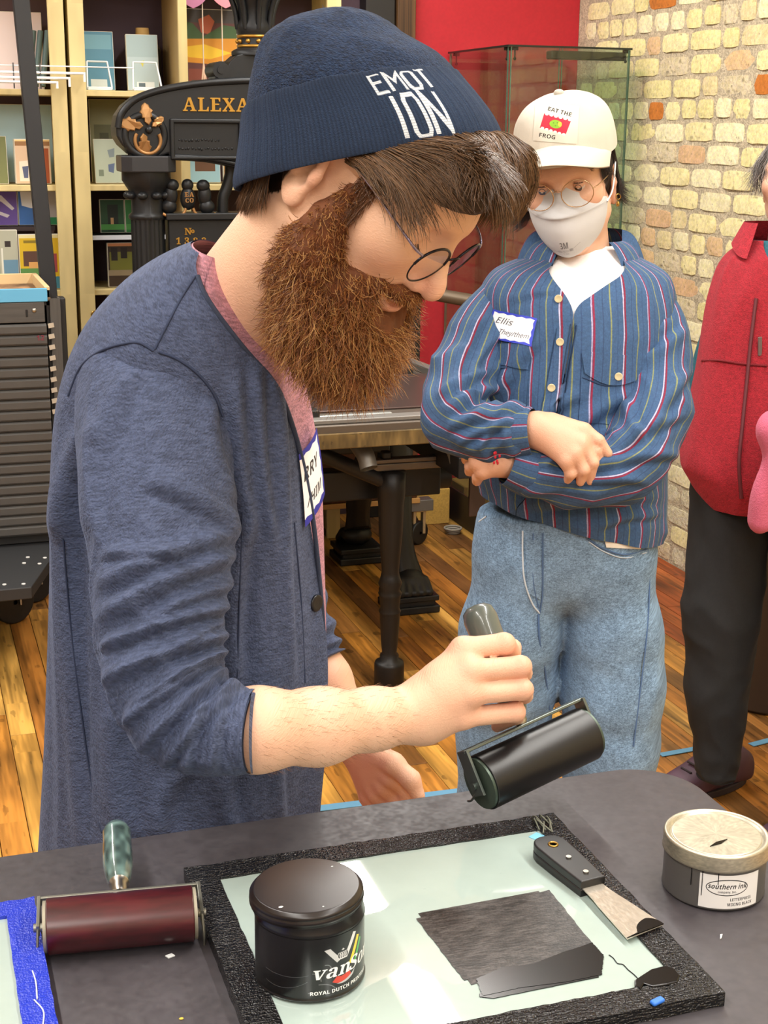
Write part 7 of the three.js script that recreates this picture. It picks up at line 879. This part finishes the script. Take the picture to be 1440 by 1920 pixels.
    for (let i = 0; i < 140; i++) { const s = i % 2 ? 1 : -1, t = R(), a = lerp(-0.8, 0.8, t), p = V(0.0795 + 0.0125 * Math.cos(a) , 0.0205, s * (0.032 + 0.0115 * Math.sin(a))); hs.add([p, p.clone().add(V(0.0025, 0.0012, 0)), p.clone().add(V(0.004, 0.003, s * 0.0006))], 0.0004, hc[3]); }
    const under = nets((x, y, z) => smax(ell(-0.022, 0.02, 0, 0.085, 0.085, 0.078)(x, y, z), x - 0.004 - 0.02 * noise(y * 40, z * 40), 0.01), [-0.12, -0.08, -0.09], [0.03, 0.12, 0.09], 0.006, () => linCol(0x1a120e)).applyMatrix4(HM);
    const h = part('hair', under, mat(0xffffff, 0.6, { vertexColors: true }), P); h.userData.label = 'dark brown chin-length hair'; part('hair_strands', hs.geo().applyMatrix4(HM), phys(0xffffff, 0.38, { vertexColors: true }), h).userData.kind = 'stuff'; }
  { const p = L(0.002, -0.034, -0.082); part('earring', [new THREE.TorusGeometry(0.0045, 0.0009, 6, 18).translate(p.x, p.y, p.z), ball(0.003, p.x, p.y - 0.012, p.z, 1, 1.6, 1, 10), bar([p.x, p.y - 0.006, p.z], [p.x, p.y - 0.011, p.z], 0.0006, 5)], brass, P); }

  // --- shirt
  const stripes = tex(512, 128, (uu, v) => { const base = hex(0x3f5f88), n = 0.92 + 0.16 * (n128(uu, v) - 0.5) + 0.10 * (n64(uu * 0.5, v) - 0.5); let c = base; const P2 = [[0.06, 0.030, 0x8a2340], [0.092, 0.020, 0xc9c0dc], [0.20, 0.012, 0x35507a], [0.31, 0.022, 0x8d9468], [0.43, 0.012, 0x32496e], [0.56, 0.026, 0x93284a], [0.586, 0.016, 0xb9aed0], [0.70, 0.012, 0x35507a], [0.81, 0.022, 0x868c60], [0.92, 0.012, 0x32496e]]; for (const [a, w, h] of P2) { const d = Math.abs(uu - a); if (d < w / 2 + 0.004) c = mix(c, hex(h), smooth(w / 2 + 0.004, w / 2 - 0.003, d)); } return c.map(q => q * n); });
  const shirtM = phys(0xffffff, 0.88, { map: rep(stripes, 10.5, 8), bumpMap: rep(woven, 20, 20), bumpScale: 0.0005, sheen: 0.15, ...dbl });
  const rows = [[966, 905, 1240, 2.53, 0.128, -0.040], [930, 898, 1246, 2.525, 0.13, -0.03], [870, 893, 1248, 2.52, 0.132, -0.015], [780, 896, 1250, 2.51, 0.132, 0], [680, 900, 1256, 2.50, 0.13, 0], [600, 900, 1262, 2.495, 0.125, 0], [548, 902, 1260, 2.495, 0.118, 0], [508, 930, 1244, 2.50, 0.102, 0], [478, 1000, 1190, 2.505, 0.075, 0], [458, 1030, 1162, 2.51, 0.062, 0]];
  const keys = k => rows.map(([y, l, r, d, b, tl]) => { const c = at((l + r) / 2, y, d), hw = (r - l) / 2 / FOC * d; return { c, a: Rh.clone().multiplyScalar(hw * k).addScaledVector(UP, tl), b: Fh.clone().multiplyScalar(-b * k), e: 2.3 }; });
  const gap = t => 0.004 + 0.72 * smooth(0.60, 0.98, t), mid = t => crv([128, 122, 112, 104, 99, 96, 94, 92, 90, 90].map(x => x * Math.PI / 180), t);
  const foldC = creases([[1000, 640, 930, 760, 14, 0.008], [960, 700, 905, 790, 14, 0.008], [1085, 740, 1010, 790, 12, 0.007], [1180, 740, 1085, 800, 14, 0.009], [1195, 800, 1100, 830, 12, 0.008], [1040, 540, 960, 560, 12, 0.005], [1225, 930, 1000, 945, 14, 0.008], [1230, 960, 1120, 985, 12, 0.006], [960, 905, 1000, 985, 10, 0.006]]), foldA = creases([[900, 600, 850, 720, 12, 0.008], [940, 620, 880, 700, 10, 0.007], [905, 700, 830, 745, 10, 0.010], [950, 720, 845, 770, 10, 0.010], [985, 765, 850, 800, 10, 0.009], [960, 790, 870, 825, 9, 0.008], [930, 800, 900, 840, 8, 0.006]]), foldB = creases([[1190, 640, 1250, 600, 12, 0.008], [1200, 680, 1280, 620, 12, 0.009], [1285, 700, 1215, 820, 13, 0.010], [1270, 780, 1150, 850, 12, 0.010], [1260, 850, 1100, 880, 11, 0.009], [1200, 900, 1050, 905, 10, 0.007], [1180, 760, 1200, 830, 12, 0.008], [1110, 860, 1010, 870, 9, 0.006]]);
  const torsoG = loft(keys(1), { nu: 140, nv: 90, uper: 1.04, th0: t => mid(t) + gap(t), th1: t => mid(t) + Math.PI * 2 - gap(t), disp: (th, t, p) => 0.005 * ridge(Math.cos(th) * 2.2, t * 4, Math.sin(th) * 2.2) + 0.004 * Math.sin(th * 9 + 4 * t) * smooth(0.5, 0, t) + foldC(p) * smooth(0, 0.3, Math.sin(th)) });
  const shirt = part('shirt', torsoG, shirtM, P); shirt.userData.label = 'blue button-up shirt with red, white and olive stripes';
  const fold = (th, t, k) => k * (0.010 * ridge(t * 7 + 0.5 * Math.sin(th), Math.cos(th) * 0.9, Math.sin(th) * 0.9) + 0.005 * Math.sin(t * 34 + 3 * Math.sin(th + 1)));
  const slA = [[A(938, 560, 2.50), 0.040], [A(906, 615, 2.475), 0.054], [A(876, 685, 2.44), 0.056], [A(856, 745, 2.39), 0.054], [A(862, 792, 2.345), 0.052], [A(905, 812, 2.322), 0.046], [A(950, 812, 2.312), 0.042], [A(992, 808, 2.303), 0.037]];
  const slB = [[A(1214, 560, 2.50), 0.042], [A(1228, 620, 2.475), 0.056], [A(1232, 710, 2.44), 0.058], [A(1222, 790, 2.395), 0.058], [A(1192, 850, 2.36), 0.056], [A(1150, 884, 2.345), 0.054], [A(1080, 892, 2.340), 0.048], [A(1010, 884, 2.335), 0.043], [A(965, 872, 2.328), 0.037]];
  const slAm = part('sleeve', loft(ringsAlong(slA), { nu: 90, nv: 150, uper: 0.42, disp: (th, t, p) => 0.6 * fold(th, t, smooth(0.1, 0.4, t) * smooth(1, 0.88, t)) + foldA(p) }), shirtM, shirt);
  const slBm = part('sleeve', loft(ringsAlong(slB), { nu: 90, nv: 180, uper: 0.42, disp: (th, t, p) => 0.6 * fold(th + 1, t, smooth(0.1, 0.35, t) * smooth(1, 0.9, t)) + foldB(p) }), shirtM, shirt);
  part('cuff', loft(ringsAlong([[A(962, 811, 2.311), 0.044], [A(975, 810, 2.308), 0.0435], [A(996, 808, 2.303), 0.0395], [A(999, 808, 2.302), 0.036]]), { nu: 48, nv: 12, uper: 0.3 }), shirtM, shirt);
  part('cuff', loft(ringsAlong([[A(1000, 881, 2.333), 0.045], [A(985, 878, 2.331), 0.0445], [A(955, 868, 2.327), 0.039], [A(951, 867, 2.326), 0.035]]), { nu: 48, nv: 12, uper: 0.3 }), shirtM, shirt);
  { const p = A(933, 858, 2.285), g = []; const R = rng(6); for (let i = 0; i < 7; i++) g.push(ball(0.0022, p.x + (R() - 0.5) * 0.012, p.y + (R() - 0.5) * 0.018, p.z + (R() - 0.5) * 0.002, 1, 1.3, 0.6, 6)); part('red_stitching', g, mat(0xc01f30, 0.8), shirt).userData.kind = 'stuff'; }
  // t-shirt underneath
  part('undershirt', loft(keys(0.93).slice(4), { nu: 48, nv: 50, th0: 0.5, th1: Math.PI - 0.4, disp: (th, t) => (t > 0.93 ? -0.006 : 0.0) }), phys(0xf1efee, 0.9, { bumpMap: rep(fuzzT(), 10, 10), bumpScale: 0.0006, ...dbl }), P).userData.label = 'white crew-neck t-shirt';
  // collar: folded band with two points
  { const nc = A(1090, 478, 2.505), pos = [], uv = [], idx = [], nu = 60, nv = 12; for (let j = 0; j <= nv; j++) for (let i = 0; i <= nu; i++) { const s = i / nu, th = Math.PI / 2 + 0.60 + s * (Math.PI * 2 - 1.20), t = j / nv, tipd = Math.exp(-Math.pow(Math.min(s, 1 - s) / 0.10, 2)); const r = lerp(0.064, 0.104 + 0.016 * tipd, Math.pow(t, 0.75)), y = lerp(0.026, -0.030 - 0.052 * tipd, t) + 0.012 * Math.sin(Math.PI * t) + (Math.sin(th) < 0 ? 0.018 : 0); const p = nc.clone().addScaledVector(Rh, r * 1.08 * Math.cos(th)).addScaledVector(Fh, -(r * 0.95 + 0.012 * tipd * t) * Math.sin(th)).addScaledVector(UP, y); pos.push(p.x, p.y, p.z); uv.push(s * 0.5, t * 0.06); } for (let j = 0; j < nv; j++) for (let i = 0; i < nu; i++) { const k = j * (nu + 1) + i; idx.push(k, k + 1, k + nu + 1, k + 1, k + nu + 2, k + nu + 1); } const g = new THREE.BufferGeometry(); g.setAttribute('position', new THREE.Float32BufferAttribute(pos, 3)); g.setAttribute('uv', new THREE.Float32BufferAttribute(uv, 2)); g.setIndex(idx); g.computeVertexNormals(); part('collar', g, shirtM, shirt); }
  // pockets, placket, buttons, name tag
  const onShirt = (name, quad, nu, nv, lift, edge) => part(name, drape(shirt, quad, nu, nv, lift, true, edge), shirtM, shirt);
  onShirt('pocket', [[908, 648], [995, 644], [985, 780], [905, 770]], 12, 12, 0.0015); onShirt('pocket_flap', [[907, 646], [996, 642], [992, 684], [912, 680]], 14, 8, 0.0045, (s, t) => [0, 10 * t * s]);
  onShirt('pocket', [[1092, 662], [1190, 672], [1185, 800], [1085, 790]], 12, 12, 0.0015); onShirt('pocket_flap', [[1090, 658], [1192, 668], [1190, 712], [1096, 700]], 14, 8, 0.0045, (s, t) => [0, 16 * t * Math.sin(s * 3)]);
  onShirt('placket', [[1046, 612], [1078, 606], [1050, 790], [1014, 786]], 8, 24, 0.005);
  const seam2 = mat(0x24395a, 0.9); const line = (pts, r, m, mesh, name = 'seam') => { const Q = stick(mesh, pts, 0.0012); if (Q.length > 1) part(name, new THREE.TubeGeometry(new THREE.CatmullRomCurve3(Q), Math.max(12, Q.length * 6), r, 5), m, mesh); };
  for (const l of [[[908, 690], [950, 690], [990, 688]], [[1092, 708], [1140, 724], [1188, 716]], [[1050, 614], [1034, 700], [1019, 784]], [[1081, 610], [1066, 700], [1052, 786]]]) line(l, 0.0012, seam2, shirt);
  const ivory = mat(0xd9cba0, 0.35); for (const [a, b] of [[1047, 560], [1050, 641], [1034, 727], [916, 664], [1160, 706], [964, 966]]) { const p = hit(shirt, a, b, 0.006); if (p) { const m = part('button', lathe([[0, 0.0012], [0.0035, 0.001], [0.006, 0.0022], [0.0066, 0.001], [0.0066, 0], [0, 0]], 18).rotateX(Math.PI / 2), ivory, shirt); m.position.copy(p); m.rotation.y = -YAW - 0.2; } }
  const tagT = canvasPatch(0.08, 0.058, (g, w, h) => { g.fillStyle = '#2f3fc0'; g.fillRect(0, 0, w, h); g.fillStyle = '#f5f4f8'; g.beginPath(); g.moveTo(22, 30); for (let i = 0; i <= 9; i++) g.lineTo(22 + i * (w - 44) / 9, 20 + (i % 2) * 14); for (let i = 0; i <= 6; i++) g.lineTo(w - 22 - (i % 2) * 12, 24 + i * (h - 48) / 6); for (let i = 0; i <= 9; i++) g.lineTo(w - 22 - i * (w - 44) / 9, h - 20 - (i % 2) * 14); g.closePath(); g.fill(); g.fillStyle = '#2a2830'; g.font = 'italic 110px sans-serif'; g.fillText('Ellis', 60, 160); g.font = 'italic 88px sans-serif'; g.fillText('They/them', 130, 290, 340); });
  part('name_tag', drape(shirt, [[928, 580], [1008, 598], [996, 650], [910, 632]], 12, 10, 0.006), tagT, P).userData.label = 'white name sticker with blue wavy border';

  // --- jeans
  const denimC = tex(512, 512, (uu, v) => { const s = n128(uu * 1.7, v * 1.7), w2 = n128(uu * 0.5, v * 2.2), m2 = tn(uu, v); const q = 0.84 + 0.30 * (s - 0.5) + 0.18 * (w2 - 0.5) + 0.30 * (m2 - 0.5); return [q * 0.985, q, q * 1.01]; });
  const jeans = phys(0x8fb0d2, 0.88, { map: rep(denimC, 4, 4), bumpMap: rep(woven, 16, 16), bumpScale: 0.0006, ...dbl });
  const hc = A(1058, 1040, 2.53); const at2 = (dx, y, dz = 0) => V(hc.x, y, hc.z).addScaledVector(Rh, dx).addScaledVector(Fh, dz);
  const yb = hc.y; const lx = p => [p.clone().sub(hc).dot(Rh), p.y - yb, p.clone().sub(hc).dot(Fh)];
  const legC = s => [[V(s * 0.074, -0.02, 0), 0.084], [V(s * 0.088, -0.14, 0), 0.086], [V(s * 0.094, -0.24, s * -0.012), 0.085], [V(s * 0.095, -0.36, s * -0.02), 0.080], [V(s * 0.094, -0.50, s * -0.02), 0.076], [V(s * 0.094, Math.max(-0.8, -yb + 0.07), 0), 0.075]];
  const legsS = chainSDF([legC(-1)], 0.03), legsT = chainSDF([legC(1)], 0.03), hipS = ell(0, 0.03, 0, 0.162, 0.17, 0.112);
  const jeanS = (x, y, z) => { const q = V(x, y, z), [a, b, c] = lx(q); const c2 = c * 0.86; let d = smin(legsS(a, b, c2), legsT(a, b, c2), 0.006); d = smin(d, smax(hipS(a, b, c), -b - 0.085, 0.04), 0.03); d = smax(d, b - 0.088, 0.008); d = smax(d, -(y - 0.05), 0.008); const w = smooth(-0.02, -0.15, b); return d - 0.004 * w * ridge(a * 9 + 0.4, b * 4, c * 9) - 0.003 * ridge(a * 6 + b * 4, b * 10, c * 5) * smooth(-0.10, -0.22, b) + 0.0025; };
  const jb = bounds([at2(-0.22, 0.03, -0.16), at2(0.22, yb + 0.10, 0.16), at2(-0.22, 0.03, 0.16), at2(0.22, 0.03, -0.16)], 0.02); const hips = nets(jeanS, jb[0], jb[1], 0.0085);
  const jm = part('jeans', hips, jeans, P); jm.userData.label = 'light blue denim jeans';
  const jseam = mat(0x54719a, 0.9), jpale = mat(0xc9d6e2, 0.9); const jl = (pts, r = 0.0013, m = jseam) => line(pts, r, m, jm);
  jl([[980, 995], [980, 1040], [984, 1090], [1000, 1135], [1012, 1150]], 0.0016, jpale); jl([[1018, 1000], [1018, 1060], [1017, 1120], [1012, 1152]], 0.0014); jl([[1000, 1000], [1000, 1090], [1010, 1140]], 0.0012); jl([[1010, 1152], [1012, 1200], [1022, 1260], [1030, 1330], [1036, 1400]], 0.002); jl([[1102, 1010], [1130, 1028], [1170, 1040], [1212, 1030]], 0.0016); jl([[1104, 1016], [1132, 1034], [1170, 1046], [1212, 1036]], 0.0010, jpale); jl([[888, 985], [898, 978], [912, 968]], 0.0016, jpale); jl([[1214, 1020], [1218, 1100], [1212, 1200], [1200, 1300], [1188, 1400]], 0.0014); 
  part('fly_flap', drape(jm, [[984, 1012], [1014, 1012], [1014, 1125], [990, 1112]], 6, 14, 0.0016, true), jeans, jm);
  part('phone', drape(jm, [[1132, 1010], [1200, 1010], [1200, 1030], [1136, 1026]], 6, 4, 0.004), mat(0xe9e4da, 0.4, dbl), P).userData.label = 'white phone corner showing at the jeans pocket';
  for (const s of [-1, 1]) { const q = at2(s * 0.097, 0, 0); part('shoe', loft([[0.09, 0.036, 0.045], [0.04, 0.05, 0.05], [-0.05, 0.042, 0.05], [-0.13, 0.03, 0.05], [-0.175, 0.022, 0.036], [-0.19, 0.014, 0.014]].map(([z, h, w]) => ({ c: q.clone().addScaledVector(Fh, z).setY(h + 0.002), a: UP.clone().multiplyScalar(h), b: Rh.clone().multiplyScalar(w), e: 2.6 })), { nu: 28, nv: 24, cap0: true, cap1: true }), mat(0x3a3633, 0.6), P); }
}
let _fz; function fuzzT() { return _fz ??= tex(256, 256, (u, v) => 0.5 * n128(u, v) + 0.5 * n64(u, v), false); }
person2();

// ---------------------------------------------------------------- the woman in the red vest at the right edge
{
  const P = thing('person', 'grey-haired woman in red fleece vest and black trousers beside the brick wall', 'person'); const A = (a, b, d) => at(a, b, d);
  const D = 3.5, base = onY(1400, 1515, 0); const at3 = (px, y, d = D) => { const k = A(px, 960, d); return V(k.x, y, k.z); };
  const fleeceT = tex(256, 256, (u, v) => { const q = 0.9 + 0.25 * (n128(u, v) - 0.5) + 0.12 * (n32(u, v) - 0.5); return [q, q, q]; });
  const red = phys(0xa81f2e, 0.95, { map: rep(fleeceT, 6, 6), bumpMap: rep(fuzzT(), 10, 10), bumpScale: 0.0015, sheen: 0.5, sheenColor: new THREE.Color(0xd06070), ...dbl }), blk = phys(0x141416, 0.85, { map: rep(fleeceT, 6, 6), ...dbl }), teal = phys(0x1f5f6f, 0.85, { map: rep(fleeceT, 8, 8), ...dbl });
  const rows = [[945, 1318, 1560, 0.13], [900, 1292, 1580, 0.15], [865, 1281, 1585, 0.155], [800, 1288, 1580, 0.15], [700, 1308, 1565, 0.145], [600, 1326, 1555, 0.14], [530, 1342, 1545, 0.13], [485, 1362, 1530, 0.11], [462, 1388, 1502, 0.085], [448, 1402, 1488, 0.07]];
  const keys = k => rows.map(([y, l, r, b]) => { const c = A((l + r) / 2, y, D), hw = (r - l) / 2 / FOC * D; return { c, a: Rh.clone().multiplyScalar(hw * k), b: Fh.clone().multiplyScalar(-b * k), e: 2.3 }; });
  const vest = part('vest', loft(keys(1), { nu: 90, nv: 70, th0: t => Math.PI / 2 + 0.03 + 0.5 * smooth(0.62, 1, t), th1: t => Math.PI * 2.5 - 0.03 - 0.5 * smooth(0.62, 1, t), disp: (th, t) => 0.006 * ridge(Math.cos(th) * 1.6, t * 3, Math.sin(th) * 1.6) }), red, P); vest.userData.label = 'crimson fleece zip vest';
  part('sweater', loft(keys(0.96), { nu: 60, nv: 40, th0: 0.3, th1: Math.PI - 0.3 }), teal, P).userData.label = 'teal pullover under the vest';
  part('sleeve', loft(ringsAlong([[A(1362, 580, 3.58), 0.035], [A(1336, 660, 3.60), 0.042], [A(1322, 740, 3.60), 0.044], [A(1332, 850, 3.58), 0.045]]), { nu: 32, nv: 30 }), teal, P);
  { const nc = A(1446, 452, D), pos = [], uv = [], idx = [], nu = 50, nv = 10; for (let j = 0; j <= nv; j++) for (let i = 0; i <= nu; i++) { const s = i / nu, th = Math.PI / 2 + 0.75 + s * (Math.PI * 2 - 1.5), t = j / nv, tipd = Math.exp(-Math.pow(Math.min(s, 1 - s) / 0.12, 2)); const r = lerp(0.062, 0.085 + 0.022 * tipd, t), y = lerp(0.045, -0.005 - 0.030 * tipd, t); const p = nc.clone().addScaledVector(Rh, r * 1.1 * Math.cos(th)).addScaledVector(Fh, -r * Math.sin(th) - 0.02 * tipd * t).addScaledVector(UP, y); pos.push(p.x, p.y, p.z); uv.push(s * 0.4, t * 0.05); } for (let j = 0; j < nv; j++) for (let i = 0; i < nu; i++) { const k = j * (nu + 1) + i; idx.push(k, k + 1, k + nu + 1, k + 1, k + nu + 2, k + nu + 1); } const g = new THREE.BufferGeometry(); g.setAttribute('position', new THREE.Float32BufferAttribute(pos, 3)); g.setAttribute('uv', new THREE.Float32BufferAttribute(uv, 2)); g.setIndex(idx); g.computeVertexNormals(); part('collar', g, red, vest); }
  const zp = stick(vest, [[1418, 560], [1408, 640], [1400, 720], [1392, 800], [1386, 870], [1390, 935]], 0.003); const dz = mat(0x5a1420, 0.6); if (zp.length > 2) part('zip', new THREE.TubeGeometry(new THREE.CatmullRomCurve3(zp), 60, 0.005, 6), dz, vest);
  const zs = hit(vest, 1425, 640, 0.01); if (zs) part('zip_pull', rot(rbox(0.010, 0.045, 0.005, 0, -0.012, 0, 0.002), 0, 0, 0.08).translate(zs.x, zs.y, zs.z), mat(0x6a5a58, 0.4), vest);
  const ys = stick(vest, [[1316, 676], [1350, 676], [1390, 682], [1438, 686]], 0.002); if (ys.length > 2) part('seam', new THREE.TubeGeometry(new THREE.CatmullRomCurve3(ys), 40, 0.003, 6), red, vest);
  // trousers: legs follow the picture outline
  const legG = loft([[900, 1298, 1438, 3.52], [960, 1296, 1440, 3.52], [1060, 1290, 1434, 3.51], [1150, 1280, 1424, 3.50], [1230, 1290, 1410, 3.49], [1300, 1286, 1400, 3.485], [1380, 1300, 1392, 3.48], [1440, 1306, 1380, 3.475], [1456, 1310, 1376, 3.475]].map(([y, l, r, d]) => { const hw = (r - l) / 2 / FOC * d; return { c: A((l + r) / 2, y, d), a: Rh.clone().multiplyScalar(hw), b: Fh.clone().multiplyScalar(-hw * 1.05), e: 2.1 }; }), { nu: 48, nv: 90, disp: (th, t) => 0.005 * ridge(t * 9, Math.cos(th), Math.sin(th)) });
  const legG2 = loft([[900, 1440, 1585, 3.52], [1060, 1446, 1590, 3.45], [1230, 1450, 1580, 3.36], [1400, 1450, 1560, 3.27], [1530, 1452, 1545, 3.22]].map(([y, l, r, d]) => { const hw = (r - l) / 2 / FOC * d; return { c: A((l + r) / 2, y, d), a: Rh.clone().multiplyScalar(hw), b: Fh.clone().multiplyScalar(-hw), e: 2.1 }; }), { nu: 40, nv: 50 });
  part('trousers', [legG, legG2], blk, P).userData.label = 'loose black trousers';
  const shoeM = mat(0x4a3040, 0.6), sole = mat(0x2c2226, 0.7); const shoe = (c, dir, side) => { const s = part('shoe', loft([[-0.11, 0.040, 0.036], [-0.07, 0.052, 0.045], [0.0, 0.050, 0.047], [0.06, 0.036, 0.05], [0.12, 0.026, 0.046], [0.145, 0.018, 0.03], [0.155, 0.010, 0.01]].map(([x, h, w]) => ({ c: c.clone().addScaledVector(dir, x).setY(h + 0.004), a: UP.clone().multiplyScalar(h), b: side.clone().multiplyScalar(w), e: 2.5 })), { nu: 36, nv: 30, cap0: true, cap1: true }), shoeM, P); s.userData.label = 'plum-brown lace-up shoe'; part('sole', extrude(Array.from({ length: 24 }, (_, i) => { const a = i / 24 * Math.PI * 2; return [0.022 + 0.135 * Math.cos(a), 0.046 * Math.sin(a)]; }), 0.014, 0.002).rotateX(-Math.PI / 2).rotateY(-Math.atan2(dir.z, dir.x)).translate(c.x, 0.0025, c.z), sole, s); for (let i = 0; i < 3; i++) { const q = c.clone().addScaledVector(dir, 0.045 + i * 0.02).setY(0.092 - i * 0.012); part('lace', bar(q.clone().addScaledVector(side, -0.018), q.clone().addScaledVector(side, 0.018), 0.003, 6), mat(0x2c2226, 0.8), s); } };
  const c1 = onY(1332, 1478, 0), dir1 = Rh.clone().multiplyScalar(-0.86).addScaledVector(Fh, -0.5).normalize(); shoe(c1, dir1, V(dir1.z, 0, -dir1.x)); const c2 = onY(1500, 1590, 0); shoe(c2, dir1, V(dir1.z, 0, -dir1.x));
  // head, mostly outside the frame
  const HB = A(1492, 345, 3.50); const hd2 = Rh.clone().multiplyScalar(-0.45).addScaledVector(Fh, -0.89).normalize(); const HM = new THREE.Matrix4().makeBasis(hd2, UP, hd2.clone().cross(UP)).setPosition(HB); const skin = linCol(0xe0b498), flush = linCol(0xcf907c); const hsd = headSDF({ neckTo: V(-0.02, -0.2, 0) });
  part('sleeve', loft(ringsAlong([[A(1520, 540, 3.52), 0.05], [A(1562, 640, 3.50), 0.056], [A(1576, 740, 3.46), 0.054], [A(1560, 800, 3.38), 0.05], [A(1545, 814, 3.27), 0.043], [A(1516, 808, 3.21), 0.038]]), { nu: 32, nv: 50, disp: (th, t) => 0.004 * Math.sin(t * 30 + 2 * Math.sin(th)) }), teal, P);
  const hw3 = A(1512, 808, 3.205), hk = [0, 1, 2, 3].map(i => A(1490 - i * 1, 806 + i * 9 - 10, 3.175 + 0.004 * i)); const hnd = chainSDF([[[A(1530, 808, 3.23), 0.026], [hw3, 0.023]], ...hk.map(k => [[hw3, 0.018], [k, 0.011]]), ...hk.map(k => [[k, 0.0105], [k.clone().addScaledVector(Rh, -0.026).addScaledVector(UP, -0.016), 0.009], [k.clone().addScaledVector(Rh, -0.036).addScaledVector(UP, -0.038), 0.0078]]), [[hw3, 0.016], [A(1500, 788, 3.17), 0.011], [A(1486, 784, 3.15), 0.009]]], 0.008); const hbb = bounds([A(1530, 808, 3.23), hw3, ...hk, A(1455, 840, 3.18), A(1486, 784, 3.15)], 0.04);
  part('body', [nets(hnd, hbb[0], hbb[1], 0.0045, () => linCol(0xe0b498)), nets(hsd, [-0.15, -0.22, -0.1], [0.14, 0.13, 0.1], 0.005, headColour(skin, flush, linCol(0xb87068))).applyMatrix4(HM)], skinMat(), P);
  const hs = new Strands(), R = rng(91), gc = [0x6a6460, 0x8a837e, 0xb0a9a4, 0x504a48].map(linCol); const cap0 = ell(-0.008, 0.035, 0, 0.108, 0.100, 0.092); for (let i = 0; i < 3200; i++) { const th = R() * Math.PI * 2, ph = lerp(0.0, 1.5, R()); const p = V(-0.008 + 0.106 * Math.sin(ph) * Math.cos(th), 0.035 + 0.098 * Math.cos(ph), 0.090 * Math.sin(ph) * Math.sin(th)); if (p.x > 0.06 && p.y < 0.07) continue; const d = V(p.x * 0.3, -1, p.z * 2).normalize(), pts = [p]; let q = p.clone(); for (let j = 0; j < 6; j++) { d.add(V(noise(q.x * 30, q.y * 30, i * 0.01), 0, noise(q.z * 30, q.y * 30, i * 0.013)).multiplyScalar(0.4)).normalize(); q = q.clone().addScaledVector(d, 0.012 + 0.004 * R()); const sd = cap0(q.x, q.y, q.z); if (sd < 0.003) { q.x *= 1.02; q.z *= 1.06; } pts.push(q.clone()); } hs.add(pts, 0.0006, gc[Math.floor(R() * 4)]); }
  const hm = part('hair', nets((x, y, z) => smax(cap0(x, y, z) + 0.004, -(y + 0.02 + 0.06 * smooth(0.0, 0.06, x)), 0.02), [-0.13, -0.06, -0.11], [0.12, 0.15, 0.11], 0.007, () => linCol(0x5a5450)).applyMatrix4(HM), mat(0xffffff, 0.7, { vertexColors: true }), P); hm.userData.label = 'bobbed grey hair'; part('hair_strands', hs.geo().applyMatrix4(HM), phys(0xffffff, 0.45, { vertexColors: true }), hm).userData.kind = 'stuff';
  // bundled pink garment held in front of the vest
  const jk = A(1494, 868, 3.215); solo('pink_jacket', 'pink fleece jacket draped over the forearm of the woman in the red vest', 'jacket', nets((x, y, z) => { const fl = 0.010 * Math.sin(x * 70 + 2 * Math.sin(y * 9)) * smooth(0.06, -0.04, y) + 0.004 * noise(x * 30, y * 14, z * 30); const top = cap(V(-0.05, 0.075, 0), V(0.06, 0.078, 0.0), 0.046, 0.048)(x, y, z); const px2 = Math.max(Math.abs(x - 0.004) - 0.062 - 0.02 * smooth(0.05, -0.14, y), 0), pz2 = Math.max(Math.abs(z - 0.018) - 0.006, 0), py2 = Math.max(Math.abs(y + 0.03) - 0.10, 0); const sheet = Math.hypot(px2, py2, pz2) - 0.022; return smin(top, sheet, 0.03) + fl * 0.6; }, [-0.14, -0.18, -0.09], [0.14, 0.15, 0.09], 0.0065), phys(0xc9617c, 0.95, { bumpMap: rep(fuzzT(), 10, 10), bumpScale: 0.0015, sheen: 0.5, sheenColor: new THREE.Color(0xe8a0b4) }), jk, -YAW);
  // dark bin behind her
  const bp = onY(1462, 1318, 0); const bt = thing('waste_bin', 'tall dark brown round bin behind the woman in the red vest', 'bin', [bp.x, 0.0005, bp.z - 0.05]); part('bin_body', lathe([[0, 0], [0.15, 0], [0.158, 0.012], [0.165, 0.50], [0.17, 0.505], [0.17, 0.52], [0.155, 0.52], [0.15, 0.02], [0, 0.02]], 48), mat(0x33271f, 0.5), bt); part('bin_rim', new THREE.TorusGeometry(0.163, 0.009, 8, 48).rotateX(Math.PI / 2).translate(0, 0.52, 0), mat(0x251c18, 0.45), bt);
}

renderer.render(scene, camera);
